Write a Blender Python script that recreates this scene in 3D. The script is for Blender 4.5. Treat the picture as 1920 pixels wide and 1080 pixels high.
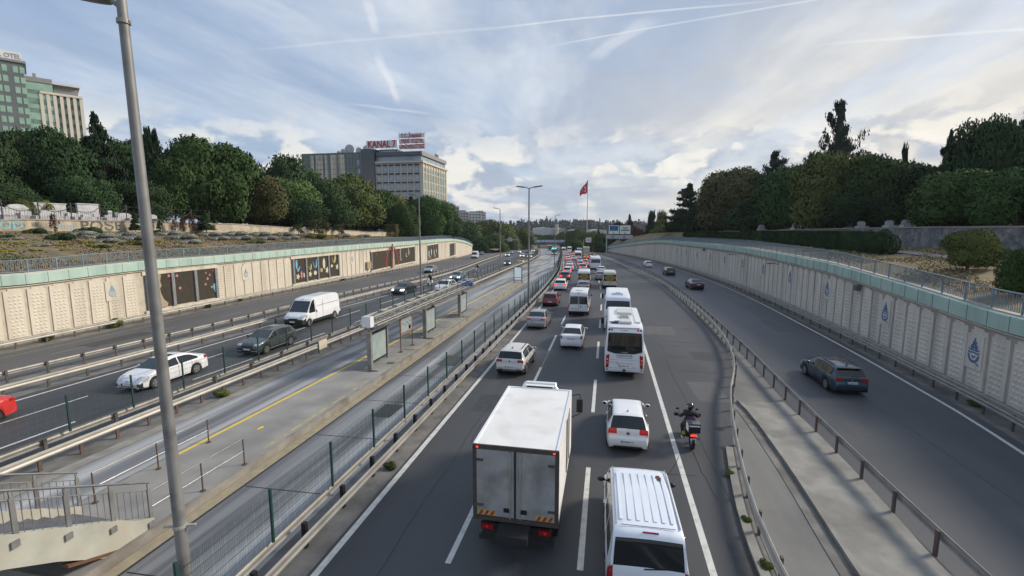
import bpy, bmesh, math, random
import numpy as np
from mathutils import Vector, Matrix, noise as mnoise
PI = math.pi; R = math.radians
for o in list(bpy.data.objects): bpy.data.objects.remove(o, do_unlink=True)
SC = bpy.context.scene; COL = SC.collection
rnd = random.Random(7)
# ------------------------------------------------------------------ camera
F, YH, H = 880.0, 425.0, 9.0           # focal length in 1920-px units, horizon row, eye height above the road
PIT = math.atan((540-YH)/F)
YAW = math.atan2((1140-960)/F, math.cos(PIT)+(540-YH)/F*math.sin(PIT))
cd = bpy.data.cameras.new('camera'); cam = bpy.data.objects.new('camera', cd); COL.objects.link(cam)
cam.location = (0, 0, H); cam.rotation_euler = (PI/2-PIT, 0, YAW)
cd.sensor_width = 36; cd.lens = 36*F/1920; cd.clip_start = .1; cd.clip_end = 20000
SC.camera = cam
SC.view_settings.view_transform = 'Standard'; SC.view_settings.look = 'None'; SC.view_settings.gamma = 1
SC.view_settings.exposure = 0.55
SC.cycles.max_bounces = 6; SC.cycles.diffuse_bounces = 3; SC.cycles.glossy_bounces = 3; SC.cycles.transparent_max_bounces = 8
SC.cycles.volume_bounces = 0
# ------------------------------------------------------------------ light
SUN_EL, SUN_AZ = R(31), R(62)          # azimuth clockwise from +Y
sd = bpy.data.lights.new('sun', 'SUN'); sun = bpy.data.objects.new('sun', sd); COL.objects.link(sun)
sd.energy = 2.7; sd.angle = R(13); sd.color = (1, .9, .76)
sun.rotation_euler = (PI/2-SUN_EL, 0, PI-SUN_AZ)
W = bpy.data.worlds.new('World'); SC.world = W; W.use_nodes = True
def world():
    nt = W.node_tree; N = nt.nodes; L = nt.links; N.clear()
    def n(t, **k):
        x = N.new(t)
        for a, b in k.items(): setattr(x, a, b)
        return x
    def mth(op, a, b=None, c=None, clamp=False):
        x = n('ShaderNodeMath', operation=op, use_clamp=clamp)
        for i, q in enumerate((a, b, c)):
            if q is None: continue
            if hasattr(q, 'is_output'): L.new(q, x.inputs[i])
            else: x.inputs[i].default_value = q
        return x.outputs[0]
    def ramp(v, lo, hi): 
        x = n('ShaderNodeMapRange', interpolation_type='SMOOTHSTEP'); L.new(v, x.inputs[0]); x.inputs[1].default_value = lo; x.inputs[2].default_value = hi
        return x.outputs[0]
    def mix(f, a, b):
        x = n('ShaderNodeMix', data_type='RGBA')
        if hasattr(f, 'is_output'): L.new(f, x.inputs[0])
        else: x.inputs[0].default_value = f
        for i, q in ((6, a), (7, b)):
            if hasattr(q, 'is_output'): L.new(q, x.inputs[i])
            else: x.inputs[i].default_value = (*q, 1)
        return x.outputs[2]
    out = n('ShaderNodeOutputWorld'); bg = n('ShaderNodeBackground')
    sky = n('ShaderNodeTexSky', sky_type='NISHITA'); sky.sun_disc = False; sky.sun_elevation = SUN_EL; sky.sun_rotation = SUN_AZ
    sky.air_density = 1.0; sky.dust_density = 1.5; sky.ozone_density = 1.2
    tc = n('ShaderNodeTexCoord'); sep = n('ShaderNodeSeparateXYZ'); L.new(tc.outputs['Generated'], sep.inputs[0])
    X, Y, Z = sep.outputs
    zc = mth('ADD', mth('MAXIMUM', Z, 0.0), .06)
    U = mth('DIVIDE', X, zc); V = mth('DIVIDE', Y, zc)      # point on a flat layer one unit up
    def comb(a, b, c=0.0):
        x = n('ShaderNodeCombineXYZ')
        for i, q in enumerate((a, b, c)):
            if hasattr(q, 'is_output'): L.new(q, x.inputs[i])
            else: x.inputs[i].default_value = q
        return x.outputs[0]
    def nz(vec, sc, det=5, rough=.55, dist=0.0, off=(0, 0, 0), scale=(1, 1, 1), rot=0):
        mp = n('ShaderNodeMapping'); L.new(vec, mp.inputs[0]); mp.inputs['Location'].default_value = off; mp.inputs['Scale'].default_value = scale; mp.inputs['Rotation'].default_value = (0, 0, rot)
        x = n('ShaderNodeTexNoise'); L.new(mp.outputs[0], x.inputs['Vector']); x.inputs['Scale'].default_value = sc; x.inputs['Detail'].default_value = det
        x.inputs['Roughness'].default_value = rough; x.inputs['Distortion'].default_value = dist
        return x.outputs[0]
    pl = comb(U, V)
    hi = mth('SUBTRACT', 1.0, ramp(Z, .0, .10))             # 1 at horizon
    # thin high veil, streaky
    c1 = nz(pl, .55, 7, .6, .6, (3.1, 1.7, 0), (1, .42, 1), R(-38))
    c2 = nz(pl, 1.9, 6, .62, .9, (9, 4, 0), (1, .30, 1), R(-28))
    cir = mth('ADD', mth('MULTIPLY', ramp(c1, .36, .66), .78), mth('MULTIPLY', ramp(c2, .45, .75), .42), clamp=True)
    # the veil thickens to the right side (+X) and low down
    az = mth('ADD', mth('MULTIPLY', X, .9), mth('MULTIPLY', Y, .15))
    thick = ramp(az, -.75, .55)
    cov = mth('ADD', mth('MULTIPLY', cir, mth('ADD', .60, mth('MULTIPLY', thick, .30))), mth('ADD', .20, mth('MULTIPLY', thick, .32)), clamp=True)
    cov = mth('MAXIMUM', cov, mth('MULTIPLY', ramp(mth('SUBTRACT', .34, Z), 0, .34), .70))
    shade = nz(pl, .9, 6, .6, .4, (1, 8, 0), (1, .35, 1), R(-40))
    veil = mix(ramp(shade, .38, .62), (.33, .40, .52), (.60, .64, .69))
    warm = mth('MULTIPLY', ramp(az, -.1, .55), ramp(mth('SUBTRACT', .50, Z), 0, .5))
    veil = mix(mth('MULTIPLY', warm, .85), veil, (.76, .69, .57))
    skyc = n('ShaderNodeVectorMath', operation='SCALE'); L.new(sky.outputs[0], skyc.inputs[0]); skyc.inputs['Scale'].default_value = .13
    base = mix(.6, skyc.outputs[0], (.25, .36, .56))
    col = mix(cov, base, veil)
    # cumulus low over the horizon
    sph = comb(mth('MULTIPLY', X, 1.0), mth('MULTIPLY', Y, 1.0), mth('MULTIPLY', Z, 1.9))
    k = nz(sph, 8.5, 7, .52, .35, (2.3, .4, 5.1))
    kb = nz(sph, 2.6, 3, .5, 0, (6.3, 2.4, .1))
    band = mth('MULTIPLY', ramp(Z, .0, .05), ramp(mth('SUBTRACT', .235, Z), 0, .12))
    kd = mth('MULTIPLY', ramp(mth('ADD', mth('MULTIPLY', k, .7), mth('MULTIPLY', kb, .42)), .50, .61), band)
    k2 = nz(sph, 8.5, 7, .52, .35, (2.24, .34, 5.28))          # same field, shifted towards the light: lit edge
    edge = ramp(mth('SUBTRACT', k, k2), -.03, .09)
    ccol = mix(edge, (.34, .40, .50), (.84, .80, .71))
    col = mix(mth('MULTIPLY', kd, .8), col, ccol)
    # low grey-blue bank
    s = nz(comb(X, Y, mth('MULTIPLY', Z, 9)), 3.4, 5, .5, .3, (7, 7, 1))
    bk = mth('MULTIPLY', ramp(s, .48, .6), mth('MULTIPLY', ramp(mth('SUBTRACT', .14, Z), 0, .06), ramp(Z, .0, .03)))
    col = mix(mth('MULTIPLY', bk, .6), col, (.36, .42, .51))
    # contrails: straight lines on the high layer
    wob = nz(pl, 3.2, 3, .5)
    def trail(col, p, q, w, st, soft=1.0):
        (x0, y0), (x1, y1) = p, q
        dx, dy = x1-x0, y1-y0; ln = math.hypot(dx, dy); dx /= ln; dy /= ln
        du = mth('SUBTRACT', U, x0); dv = mth('SUBTRACT', V, y0)
        d = mth('ADD', mth('MULTIPLY', du, -dy), mth('MULTIPLY', dv, dx))
        d = mth('ADD', d, mth('MULTIPLY', mth('SUBTRACT', wob, .5), w*1.6))
        t = mth('ADD', mth('MULTIPLY', du, dx), mth('MULTIPLY', dv, dy))
        m = mth('SUBTRACT', 1.0, ramp(mth('ABSOLUTE', d), w*.25, w))
        m = mth('MULTIPLY', m, mth('MULTIPLY', ramp(t, -.15*ln, .2*ln), mth('SUBTRACT', 1.0, ramp(t, .85*ln, 1.15*ln))))
        m = mth('MULTIPLY', m, mth('ADD', .45, mth('MULTIPLY', c2, .9)))
        return mix(mth('MULTIPLY', m, st, clamp=True), col, (.72, .74, .77))
    for (a, b, w, st) in TRAILS: col = trail(col, sky_uv(*a), sky_uv(*b), w, st)
    # under the horizon: ground glow
    col = mix(ramp(mth('MULTIPLY', Z, -1.0), 0, .05), col, (.20, .21, .22))
    fine = nz(comb(X, Y, mth('MULTIPLY', Z, 2.2)), 9.0, 8, .62, .6, (4, 1, 2), (1, .8, 1))
    fm = mth('MULTIPLY', mth('SUBTRACT', fine, .5), mth('MULTIPLY', ramp(Z, 0, .12), .24))
    fv = n('ShaderNodeVectorMath', operation='SCALE'); L.new(col, fv.inputs[0]); L.new(mth('ADD', 1.0, fm), fv.inputs['Scale']); col = fv.outputs[0]
    L.new(col, bg.inputs[0]); bg.inputs[1].default_value = WSTR
    L.new(bg.outputs[0], out.inputs[0])
WSTR = 0.85
# ------------------------------------------------------------------ photo pixel -> world (the road drops away past 50 m)
_c, _s, _cp, _sp = math.cos(YAW), math.sin(YAW), math.cos(PIT), math.sin(PIT)
def zr(Y):
    if Y < 50: return 0.0
    if Y < 110: return -.028*(Y-50)**2/120
    if Y < 400: return -.84-.028*(Y-110)
    return -8.96
def ray(x, y):
    r = (x-960)/F; u = (540-y)/F; fw = _cp+u*_sp; up = -_sp+u*_cp
    return Vector((r*_c-fw*_s, r*_s+fw*_c, up))
def G(x, y, dz=0.0):                    # where the ray meets the road surface raised by dz
    r = ray(x, y); z = dz
    for _ in range(50):
        t = (z-H)/r.z; z = dz+zr(r.y*t)
    return Vector((0, 0, H))+r*t
def D(x, y, dep):                       # point at camera depth dep
    return Vector((0, 0, H))+ray(x, y)*dep
def DY(x, y, Y):
    r = ray(x, y); return Vector((0, 0, H))+r*(Y/r.y)
def PX(X, Y, Z):
    v = Z-H; rx = X*_c+Y*_s; fy = -X*_s+Y*_c
    dep = fy*_cp-v*_sp; up = fy*_sp+v*_cp
    return 960+F*rx/dep, 540-F*up/dep
def sky_uv(x, y):
    r = ray(x, y); r.normalize(); q = max(r.z, 0)+.06; return (r.x/q, r.y/q)
TRAILS = [((1560,82),(1990,50),.022,.62), ((930,52),(1400,6),.012,.5), ((1040,85),(1560,-5),.012,.42), ((500,92),(940,52),.02,.22), ((708,100),(745,190),.03,.42), ((690,0),(703,60),.03,.45), ((1110,110),(1215,40),.07,.34),((660,195),(800,212),.04,.3)]
world()
# ------------------------------------------------------------------ materials
MATS = {}
def nmat(name, c1, c2=None, rough=.8, metal=0.0, scale=3.0, bump=0.0, bscale=40.0, stretch=(1, 1, 1), world_pos=True, emit=0.0, detail=6, lo=.35, hi=.65, spec=.5, coat=0.0, c3=None, c3scale=.2, rand=0.0, wear=0.0, c3s=(1,1,1)):
    m = bpy.data.materials.new(name); m.use_nodes = True; nt = m.node_tree; N = nt.nodes; L = nt.links
    b = N['Principled BSDF']; b.inputs['Roughness'].default_value = rough; b.inputs['Metallic'].default_value = metal
    b.inputs['Specular IOR Level'].default_value = spec; b.inputs['Coat Weight'].default_value = coat
    b.inputs['Base Color'].default_value = (*c1, 1)
    if world_pos: g = N.new('ShaderNodeNewGeometry'); vec = g.outputs['Position']
    else: g = N.new('ShaderNodeTexCoord'); vec = g.outputs['Object']
    mp = N.new('ShaderNodeMapping'); mp.inputs['Scale'].default_value = stretch; L.new(vec, mp.inputs[0])
    last = None
    if c2:
        t = N.new('ShaderNodeTexNoise'); t.inputs['Scale'].default_value = scale; t.inputs['Detail'].default_value = detail; L.new(mp.outputs[0], t.inputs['Vector'])
        r = N.new('ShaderNodeMapRange'); r.inputs[1].default_value = lo; r.inputs[2].default_value = hi; L.new(t.outputs[0], r.inputs[0])
        x = N.new('ShaderNodeMix'); x.data_type = 'RGBA'; L.new(r.outputs[0], x.inputs[0]); x.inputs[6].default_value = (*c1, 1); x.inputs[7].default_value = (*c2, 1)
        last = x.outputs[2]
        if c3:
            t2 = N.new('ShaderNodeTexNoise'); t2.inputs['Scale'].default_value = c3scale; t2.inputs['Detail'].default_value = 5; mp3 = N.new('ShaderNodeMapping'); mp3.inputs['Scale'].default_value = c3s; L.new(vec, mp3.inputs[0]); L.new(mp3.outputs[0], t2.inputs['Vector'])
            r2 = N.new('ShaderNodeMapRange'); r2.inputs[1].default_value = .48; r2.inputs[2].default_value = .68; L.new(t2.outputs[0], r2.inputs[0])
            x2 = N.new('ShaderNodeMix'); x2.data_type = 'RGBA'; L.new(r2.outputs[0], x2.inputs[0]); L.new(last, x2.inputs[6]); x2.inputs[7].default_value = (*c3, 1); last = x2.outputs[2]
    if rand:
        oi = N.new('ShaderNodeObjectInfo'); hs = N.new('ShaderNodeHueSaturation')
        r3 = N.new('ShaderNodeMapRange'); r3.inputs[3].default_value = 1-rand; r3.inputs[4].default_value = 1+rand; L.new(oi.outputs['Random'], r3.inputs[0]); L.new(r3.outputs[0], hs.inputs['Value'])
        r4 = N.new('ShaderNodeMapRange'); r4.inputs[3].default_value = .5-rand*.06; r4.inputs[4].default_value = .5+rand*.06
        ma = N.new('ShaderNodeMath'); ma.operation = 'FRACT'; mm = N.new('ShaderNodeMath'); mm.operation = 'MULTIPLY'; mm.inputs[1].default_value = 7.13; L.new(oi.outputs['Random'], mm.inputs[0]); L.new(mm.outputs[0], ma.inputs[0]); L.new(ma.outputs[0], r4.inputs[0]); L.new(r4.outputs[0], hs.inputs['Hue'])
        L.new(last, hs.inputs['Color']); last = hs.outputs[0]
    if last: L.new(last, b.inputs['Base Color'])
    if bump:
        t = N.new('ShaderNodeTexNoise'); t.inputs['Scale'].default_value = bscale; t.inputs['Detail'].default_value = 4; L.new(vec, t.inputs['Vector'])
        bp = N.new('ShaderNodeBump'); bp.inputs['Strength'].default_value = bump; bp.inputs['Distance'].default_value = .02; L.new(t.outputs[0], bp.inputs['Height']); L.new(bp.outputs[0], b.inputs['Normal'])
    if emit:
        b.inputs['Emission Color'].default_value = (*c1, 1); b.inputs['Emission Strength'].default_value = emit
    MATS[name] = m; return m
M = MATS
nmat('asphalt', (.054,.056,.060), (.070,.072,.076), .62, scale=.35, stretch=(1,.12,1), bump=.35, bscale=60, spec=.45, c3=(.043,.046,.053), c3scale=.09, wear=.16)
nmat('asphalt_old', (.15,.15,.145), (.19,.187,.175), .8, scale=1.1, stretch=(1,.1,1), bump=.3, bscale=50, c3=(.07,.07,.072), c3scale=.15)
nmat('asphalt_outer', (.088,.088,.090), (.105,.104,.104), .72, scale=.6, stretch=(1,.1,1), bump=.3, bscale=50, c3=(.078,.078,.08), c3scale=.1)
nmat('asphalt_bus', (.10,.105,.11), (.52,.53,.54), .5, scale=.95, stretch=(1,.03,1), bump=.2, bscale=40, lo=.42, hi=.74, detail=4)
nmat('asphalt_right', (.062,.066,.074), (.085,.088,.095), .55, scale=.5, stretch=(1,.1,1), bump=.35, bscale=60, c3=(.055,.058,.065), c3scale=.12)
nmat('concrete', (.22,.21,.19), (.30,.29,.26), .9, scale=1.2, bump=.3, bscale=18, c3=(.16,.155,.14), c3scale=.5)
nmat('concrete_dark', (.13,.125,.115), (.20,.19,.175), .9, scale=1.6, bump=.4, bscale=20, c3=(.10,.095,.085), c3scale=.6)
nmat('platform', (.24,.235,.22), (.30,.29,.27), .85, scale=.8, bump=.15, bscale=20, c3=(.20,.195,.185), c3scale=.45)
nmat('kerb', (.215,.20,.175), (.28,.262,.23), .9, scale=1.5, bump=.3, c3=(.15,.135,.115), c3scale=.7)
nmat('tan_gutter', (.34,.29,.19), (.26,.23,.17), .9, scale=2.5, bump=.2)
nmat('paint_white', (.60,.60,.57), (.42,.42,.40), .7, scale=4, lo=.45, hi=.75, detail=8)
nmat('paint_worn', (.30,.30,.29), (.16,.16,.16), .8, scale=5, lo=.4, hi=.7)
nmat('paint_yellow', (.70,.50,.06), (.58,.43,.10), .7, scale=4, lo=.45, hi=.75, detail=8)
nmat('paint_yellow_worn', (.48,.37,.12), (.26,.24,.18), .8, scale=3, lo=.4, hi=.6, detail=8)
nmat('galv', (.30,.29,.27), (.22,.21,.195), .5, .25, scale=1.5, bump=.05)
nmat('galv_light', (.44,.42,.37), (.34,.32,.28), .5, .2, scale=1.5)
nmat('galv_bright', (.55,.55,.54), (.42,.42,.41), .35, .5, scale=1.5)
nmat('post_dark', (.075,.065,.06), (.12,.10,.085), .7, .2, scale=4)
nmat('post_rust', (.13,.075,.06), (.09,.07,.065), .8, scale=4)
nmat('steel', (.30,.30,.29), (.22,.21,.20), .38, .6, scale=3)
nmat('fence_green', (.010,.045,.038), (.014,.055,.045), .5, scale=4)
nmat('pole_grey', (.27,.27,.265), (.20,.20,.195), .55, .3, scale=2.2, stretch=(1,1,.4), c3=(.15,.14,.14), c3scale=1.7)
nmat('lamp_grey', (.16,.155,.155), (.12,.12,.12), .5, .2)
nmat('black', (.012,.012,.014), rough=.5)
nmat('rubber', (.018,.018,.018), rough=.85)
nmat('trim_black', (.022,.022,.024), rough=.6)
nmat('glass_dark', (.010,.013,.016), rough=.06, spec=.6)
nmat('glass_tint', (.020,.032,.036), rough=.05, spec=.9)
nmat('rim', (.40,.41,.42), rough=.3, metal=.8)
nmat('chrome', (.6,.6,.6), rough=.15, metal=1)
nmat('plate_white', (.72,.73,.74), rough=.5)
nmat('plate_blue', (.03,.08,.35), rough=.5)
nmat('ink', (.015,.015,.015), rough=.6)
nmat('tail_red', (.30,.012,.01), rough=.15, coat=.5)
nmat('brake_on', (.9,.05,.03), rough=.3, emit=1.1)
nmat('brake_soft', (.42,.02,.015), rough=.2, emit=.16)
nmat('amber', (.8,.25,.04), rough=.3, emit=.2)
nmat('head_lens', (.62,.65,.68), rough=.08, metal=.4, coat=1)
nmat('head_on', (1,.96,.86), rough=.3, emit=1.2)
nmat('light_panel', (.62,.72,.72), rough=.3, emit=.22)
nmat('sky_blue_led', (.05,.8,.85), rough=.4, emit=1.2)
def paint(name, c, c2=None, metal=0.0, rough=.28, dirt=.0):
    return nmat(name, c, c2 or tuple(x*.93 for x in c), rough, metal, scale=1.2, world_pos=False, coat=.6)
paint('p_white', (.80,.81,.83)); paint('p_white_b', (.72,.74,.76)); paint('p_offwhite', (.60,.59,.56)); paint('p_bluewhite', (.74,.79,.86))
paint('p_silver', (.36,.37,.40), metal=.5); paint('p_grey', (.10,.11,.12), metal=.4); paint('p_darkgrey', (.055,.06,.065), metal=.4)
paint('p_red', (.20,.012,.016)); paint('p_brightred', (.52,.03,.025)); paint('p_navy', (.012,.018,.030), metal=.2); paint('p_teal', (.035,.072,.112), metal=.45); paint('p_black', (.012,.012,.015))
paint('p_greengrey', (.085,.10,.098), metal=.4); paint('p_orange', (.55,.10,.03)); paint('p_yellow', (.62,.42,.03)); paint('p_cream', (.52,.50,.42)); paint('p_bluegrey', (.22,.27,.31), metal=.3)
# ------------------------------------------------------------------ mesh helpers
def tag(o, label=None, cat=None, group=None, kind=None):
    if label: o['label'] = label
    if cat: o['category'] = cat
    if group: o['group'] = group
    if kind: o['kind'] = kind
    return o
class MB:
    def __init__(s): s.v = []; s.f = []; s.m = []
    def add(s, vs, fs, m=0):
        b = len(s.v); s.v += [tuple(v) for v in vs]; s.f += [tuple(b+i for i in f) for f in fs]; s.m += [m]*len(fs); return s
    def box(s, c, d, rz=0, m=0, tap=1.0):
        cx, cy, cz = c; hx, hy, hz = d[0]/2, d[1]/2, d[2]/2; ca, sa = math.cos(rz), math.sin(rz); vs = []
        for z, t in ((-hz, 1), (hz, tap)):
            for x, y in ((-hx, -hy), (hx, -hy), (hx, hy), (-hx, hy)):
                x *= t; y *= t; vs.append((cx+x*ca-y*sa, cy+x*sa+y*ca, cz+z))
        return s.add(vs, [(0,3,2,1),(4,5,6,7),(0,1,5,4),(1,2,6,5),(2,3,7,6),(3,0,4,7)], m)
    def beam(s, p, q, w, h, m=0):
        p = Vector(p); q = Vector(q); d = (q-p).normalized(); up = Vector((0,0,1)) if abs(d.z) < .99 else Vector((0,1,0))
        r = d.cross(up).normalized(); u = r.cross(d); vs = []
        for a in (p, q):
            for x, y in ((-1,-1),(1,-1),(1,1),(-1,1)): vs.append(a+r*(x*w/2)+u*(y*h/2))
        return s.add(vs, [(0,1,2,3),(7,6,5,4),(0,4,5,1),(1,5,6,2),(2,6,7,3),(3,7,4,0)], m)
    def cyl(s, p, q, r0, r1=None, n=10, m=0, caps=True):
        r1 = r0 if r1 is None else r1; p = Vector(p); q = Vector(q); d = (q-p).normalized()
        up = Vector((0,0,1)) if abs(d.z) < .9 else Vector((0,1,0)); a = d.cross(up).normalized(); b = a.cross(d); vs = []
        for c, r in ((p, r0), (q, r1)):
            for i in range(n): t = 2*PI*i/n; vs.append(c+a*(r*math.cos(t))+b*(r*math.sin(t)))
        fs = [(i, (i+1) % n, n+(i+1) % n, n+i) for i in range(n)]
        if caps: fs += [tuple(range(n-1, -1, -1)), tuple(range(n, 2*n))]
        return s.add(vs, fs, m)
    def tube(s, pts, r, n=8, m=0):
        for i in range(len(pts)-1): s.cyl(pts[i], pts[i+1], r, r, n, m)
        return s
    def quad(s, a, b, c, d, m=0): return s.add([a, b, c, d], [(0,1,2,3)], m)
    def prism(s, poly, o, ux, uy, t, m=0):   # 2-D outline (a,b) placed at o + a*ux + b*uy, extruded by vector t
        n = len(poly); o = Vector(o); ux = Vector(ux); uy = Vector(uy); t = Vector(t)
        vs = [o+ux*a+uy*b for a, b in poly]; vs += [v+t for v in vs]
        return s.add(vs, [tuple(range(n)), tuple(range(2*n-1, n-1, -1))]+[(i, n+i, n+(i+1) % n, (i+1) % n) for i in range(n)], m)
    def sweep(s, path, prof, m=0, closed=True, caps=True):   # path: (x,y,z,nx,ny) ; prof: (lateral, height)
        n = len(prof); vs = []
        for x, y, z, nx, ny in path: vs += [(x+nx*a, y+ny*a, z+b) for a, b in prof]
        fs = []
        for i in range(len(path)-1):
            for j in range(n if closed else n-1):
                k = (j+1) % n; fs.append((i*n+j, i*n+k, (i+1)*n+k, (i+1)*n+j))
        if caps and closed: fs += [tuple(range(n-1, -1, -1)), tuple(range((len(path)-1)*n, len(path)*n))]
        return s.add(vs, fs, m)
    def ell(s, c, r, nu=10, nv=6, m=0):
        vs = []; fs = []
        for j in range(nv+1):
            t = PI*j/nv
            for i in range(nu): u = 2*PI*i/nu; vs.append((c[0]+r[0]*math.sin(t)*math.cos(u), c[1]+r[1]*math.sin(t)*math.sin(u), c[2]+r[2]*math.cos(t)))
        for j in range(nv):
            for i in range(nu): fs.append((j*nu+i, (j+1)*nu+i, (j+1)*nu+(i+1) % nu, j*nu+(i+1) % nu))
        return s.add(vs, fs, m)
    def build(s, name, mats, parent=None, smooth=False, loc=None, kind=None):
        me = bpy.data.meshes.new(name); me.from_pydata(s.v, [], s.f)
        if not isinstance(mats, (list, tuple)): mats = [mats]
        for a in mats: me.materials.append(a if not isinstance(a, str) else M[a])
        if len(mats) > 1: me.polygons.foreach_set('material_index', s.m)
        if smooth:
            me.polygons.foreach_set('use_smooth', [True]*len(s.f)); me.set_sharp_from_angle(angle=R(smooth if smooth is not True else 40))
        me.update()
        o = bpy.data.objects.new(name, me); COL.objects.link(o)
        if parent: o.parent = parent
        if loc: o.location = loc
        if kind: o['kind'] = kind
        return o
def empty(name, loc=(0,0,0), rz=0):
    o = bpy.data.objects.new(name, None); COL.objects.link(o); o.location = loc; o.rotation_euler = (0, 0, rz); o.empty_display_size = .2; return o
def copy_tree(o, parent=None):
    c = o.copy(); COL.objects.link(c)
    if parent: c.parent = parent; c.matrix_parent_inverse = o.matrix_parent_inverse
    for ch in [k for k in o.children]: copy_tree(ch, c)
    return c
def text_mb(txt, size, depth=.01, align='CENTER', xs=1.0):
    cu = bpy.data.curves.new('t', 'FONT'); cu.body = txt; cu.size = size; cu.extrude = depth/2; cu.align_x = align; cu.align_y = 'CENTER'; cu.resolution_u = 2; cu.offset = size*.012
    ob = bpy.data.objects.new('t', cu); COL.objects.link(ob); bpy.context.view_layer.update()
    me = bpy.data.meshes.new_from_object(ob.evaluated_get(bpy.context.evaluated_depsgraph_get()))
    mb = MB(); mb.add([(v.co.x*xs, v.co.y, v.co.z) for v in me.vertices], [tuple(p.vertices) for p in me.polygons])
    bpy.data.objects.remove(ob); bpy.data.curves.remove(cu); bpy.data.meshes.remove(me); return mb
def place_text(txt, size, o, ux, uy, mat, parent, name='lettering', depth=.01, xs=1.0, align='CENTER', fit=None):
    mb = text_mb(txt, size, depth, align, xs); o = Vector(o); ux = Vector(ux).normalized(); uy = Vector(uy).normalized(); n = ux.cross(uy)
    if fit:
        w = max(v[0] for v in mb.v)-min(v[0] for v in mb.v); k = fit/w; mb.v = [(a*k, b, c) for a, b, c in mb.v]
    mb.v = [tuple(o+ux*a+uy*b+n*c) for a, b, c in mb.v]
    return mb.build(name, mat, parent)
# ------------------------------------------------------------------ plan lines: X as a function of Y
def line(tab):
    ys = np.array([t[0] for t in tab], float); xs = np.array([t[1] for t in tab], float)
    d = np.gradient(xs, ys)
    def f(Y):
        if Y <= ys[0]: return float(xs[0]+d[0]*(Y-ys[0]))
        if Y >= ys[-1]: return float(xs[-1]+d[-1]*(Y-ys[-1]))
        i = int(np.searchsorted(ys, Y)-1); h = ys[i+1]-ys[i]; t = (Y-ys[i])/h
        return float((2*t**3-3*t*t+1)*xs[i]+(t**3-2*t*t+t)*h*d[i]+(-2*t**3+3*t*t)*xs[i+1]+(t**3-t*t)*h*d[i+1])
    return f
def sh(Y):
    if Y < 48: return 0.0
    if Y < 110: return -(Y-48)**2/1400
    if Y < 212: return -2.746-.0886*(Y-110)
    return -11.78-.0886*(Y-212)-(Y-212)**2/1830
def par(u): return lambda Y: u+sh(Y)
def path(f, y0, y1, step=2.0, off=0.0, dz=0.0, zf=zr, grow=0.0):
    out = []; y = y0
    while True:
        yy = min(y, y1); e = .5
        dx = (f(yy+e)-f(yy-e))/(2*e); L_ = math.hypot(dx, 1); nx, ny = 1/L_, -dx/L_
        out.append((f(yy)+nx*off, yy+ny*off, zf(yy)+dz, nx, ny))
        if yy >= y1: break
        y += step*(1+grow*max(0, yy-40)/40)
    return out
def arc(f, y0, y1, sp, zf=zr, off=0.0):  # points every sp metres along the line
    out = []; y = y0; acc = 0; last = (f(y), y); nxt = 0
    while y <= y1:
        p = (f(y), y); acc += math.hypot(p[0]-last[0], p[1]-last[1]); last = p
        if acc >= nxt:
            dx = (f(y+.5)-f(y-.5)); L_ = math.hypot(dx, 1); out.append((p[0]+off/L_, p[1]-off*dx/L_, zf(y), math.atan2(-dx, 1), 1/L_, -dx/L_)); nxt += sp
        y += .05
    return out
def ribbon(name, fl, fr, y0, y1, dz, mat, step=2.0, kind='structure', parent=None):
    mb = MB(); y = y0; rows = []
    while True:
        yy = min(y, y1); rows.append(yy)
        if yy >= y1: break
        y += step*(1+max(0, yy-60)/60)
    for yy in rows: a, b = fl(yy), fr(yy); mb.v += [(a, yy, zr(yy)+dz), (b, yy, zr(yy)+dz)]
    for i in range(len(rows)-1): mb.f.append((2*i, 2*i+1, 2*i+3, 2*i+2)); mb.m.append(0)
    o = mb.build(name, mat, parent)
    if kind: o['kind'] = kind
    return o
# ------------------------------------------------------------------ plan of the corridor (metres, camera at x=0, y=0)
LWALL = line([(-20,-43.9),(25,-43.7),(45,-44.1),(70,-44.2),(105,-46.3),(162,-54.5),(198,-60.5),(252,-71)])
LRAIL = lambda Y: LWALL(Y)+.85
A2 = line([(-20,-34.3),(20,-34.0),(34,-33.3),(54,-32.8),(78,-31.6),(93,-32.1),(106,-33.4),(129,-36.7),(190,-45),(300,-60)])
A1 = line([(-20,-31.3),(18,-31.0),(28,-30.6),(49,-30.1),(70,-29.3),(81,-29.2),(93,-30.2),(129,-35.3),(190,-43.2),(300,-57)])
INS = line([(-20,-30.4),(18,-30.0),(33,-29.5),(47,-29.1),(58,-28.4),(69,-28.0),(93,-29.2),(120,-33),(184,-41.8),(300,-56)])
LL2 = line([(-20,-27.4),(16,-27.2),(36,-26.5),(52,-25.9),(70,-25.2),(100,-26.6),(184,-37.2),(300,-51)])
LL3 = line([(-20,-24.3),(15,-24.1),(34,-23.5),(52,-22.9),(70,-22.6),(100,-23.9),(184,-33),(300,-48)])
BF = line([(-20,-20.8),(14,-20.4),(35,-20.0),(55,-19.8),(72,-19.9),(105,-21.3),(158,-24.7),(210,-30.1),(300,-43)])
BB = lambda Y: BF(Y)-1.05
CL = lambda Y: -8.45+sh(Y)       # fence / guardrail between bus road and main carriageway
DR = line([(-10,4.4),(9,4.5),(14,4.6),(19,5.3),(25,6.5),(30,7.9),(36,8.9),(41,9.3),(54,9.35),(77,8.5),(100,6.4),(113,5.0),(154,.7),(206,-5.5),(330,-27)])
ER = line([(-10,9.1),(9,9.1),(15,9.1),(21,9.2),(25,9.3),(34,9.6),(45,9.75),(60,9.8),(83,9.1),(113,7.6),(133,6.0),(183,1.6),(230,-5),(330,-24)])
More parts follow.
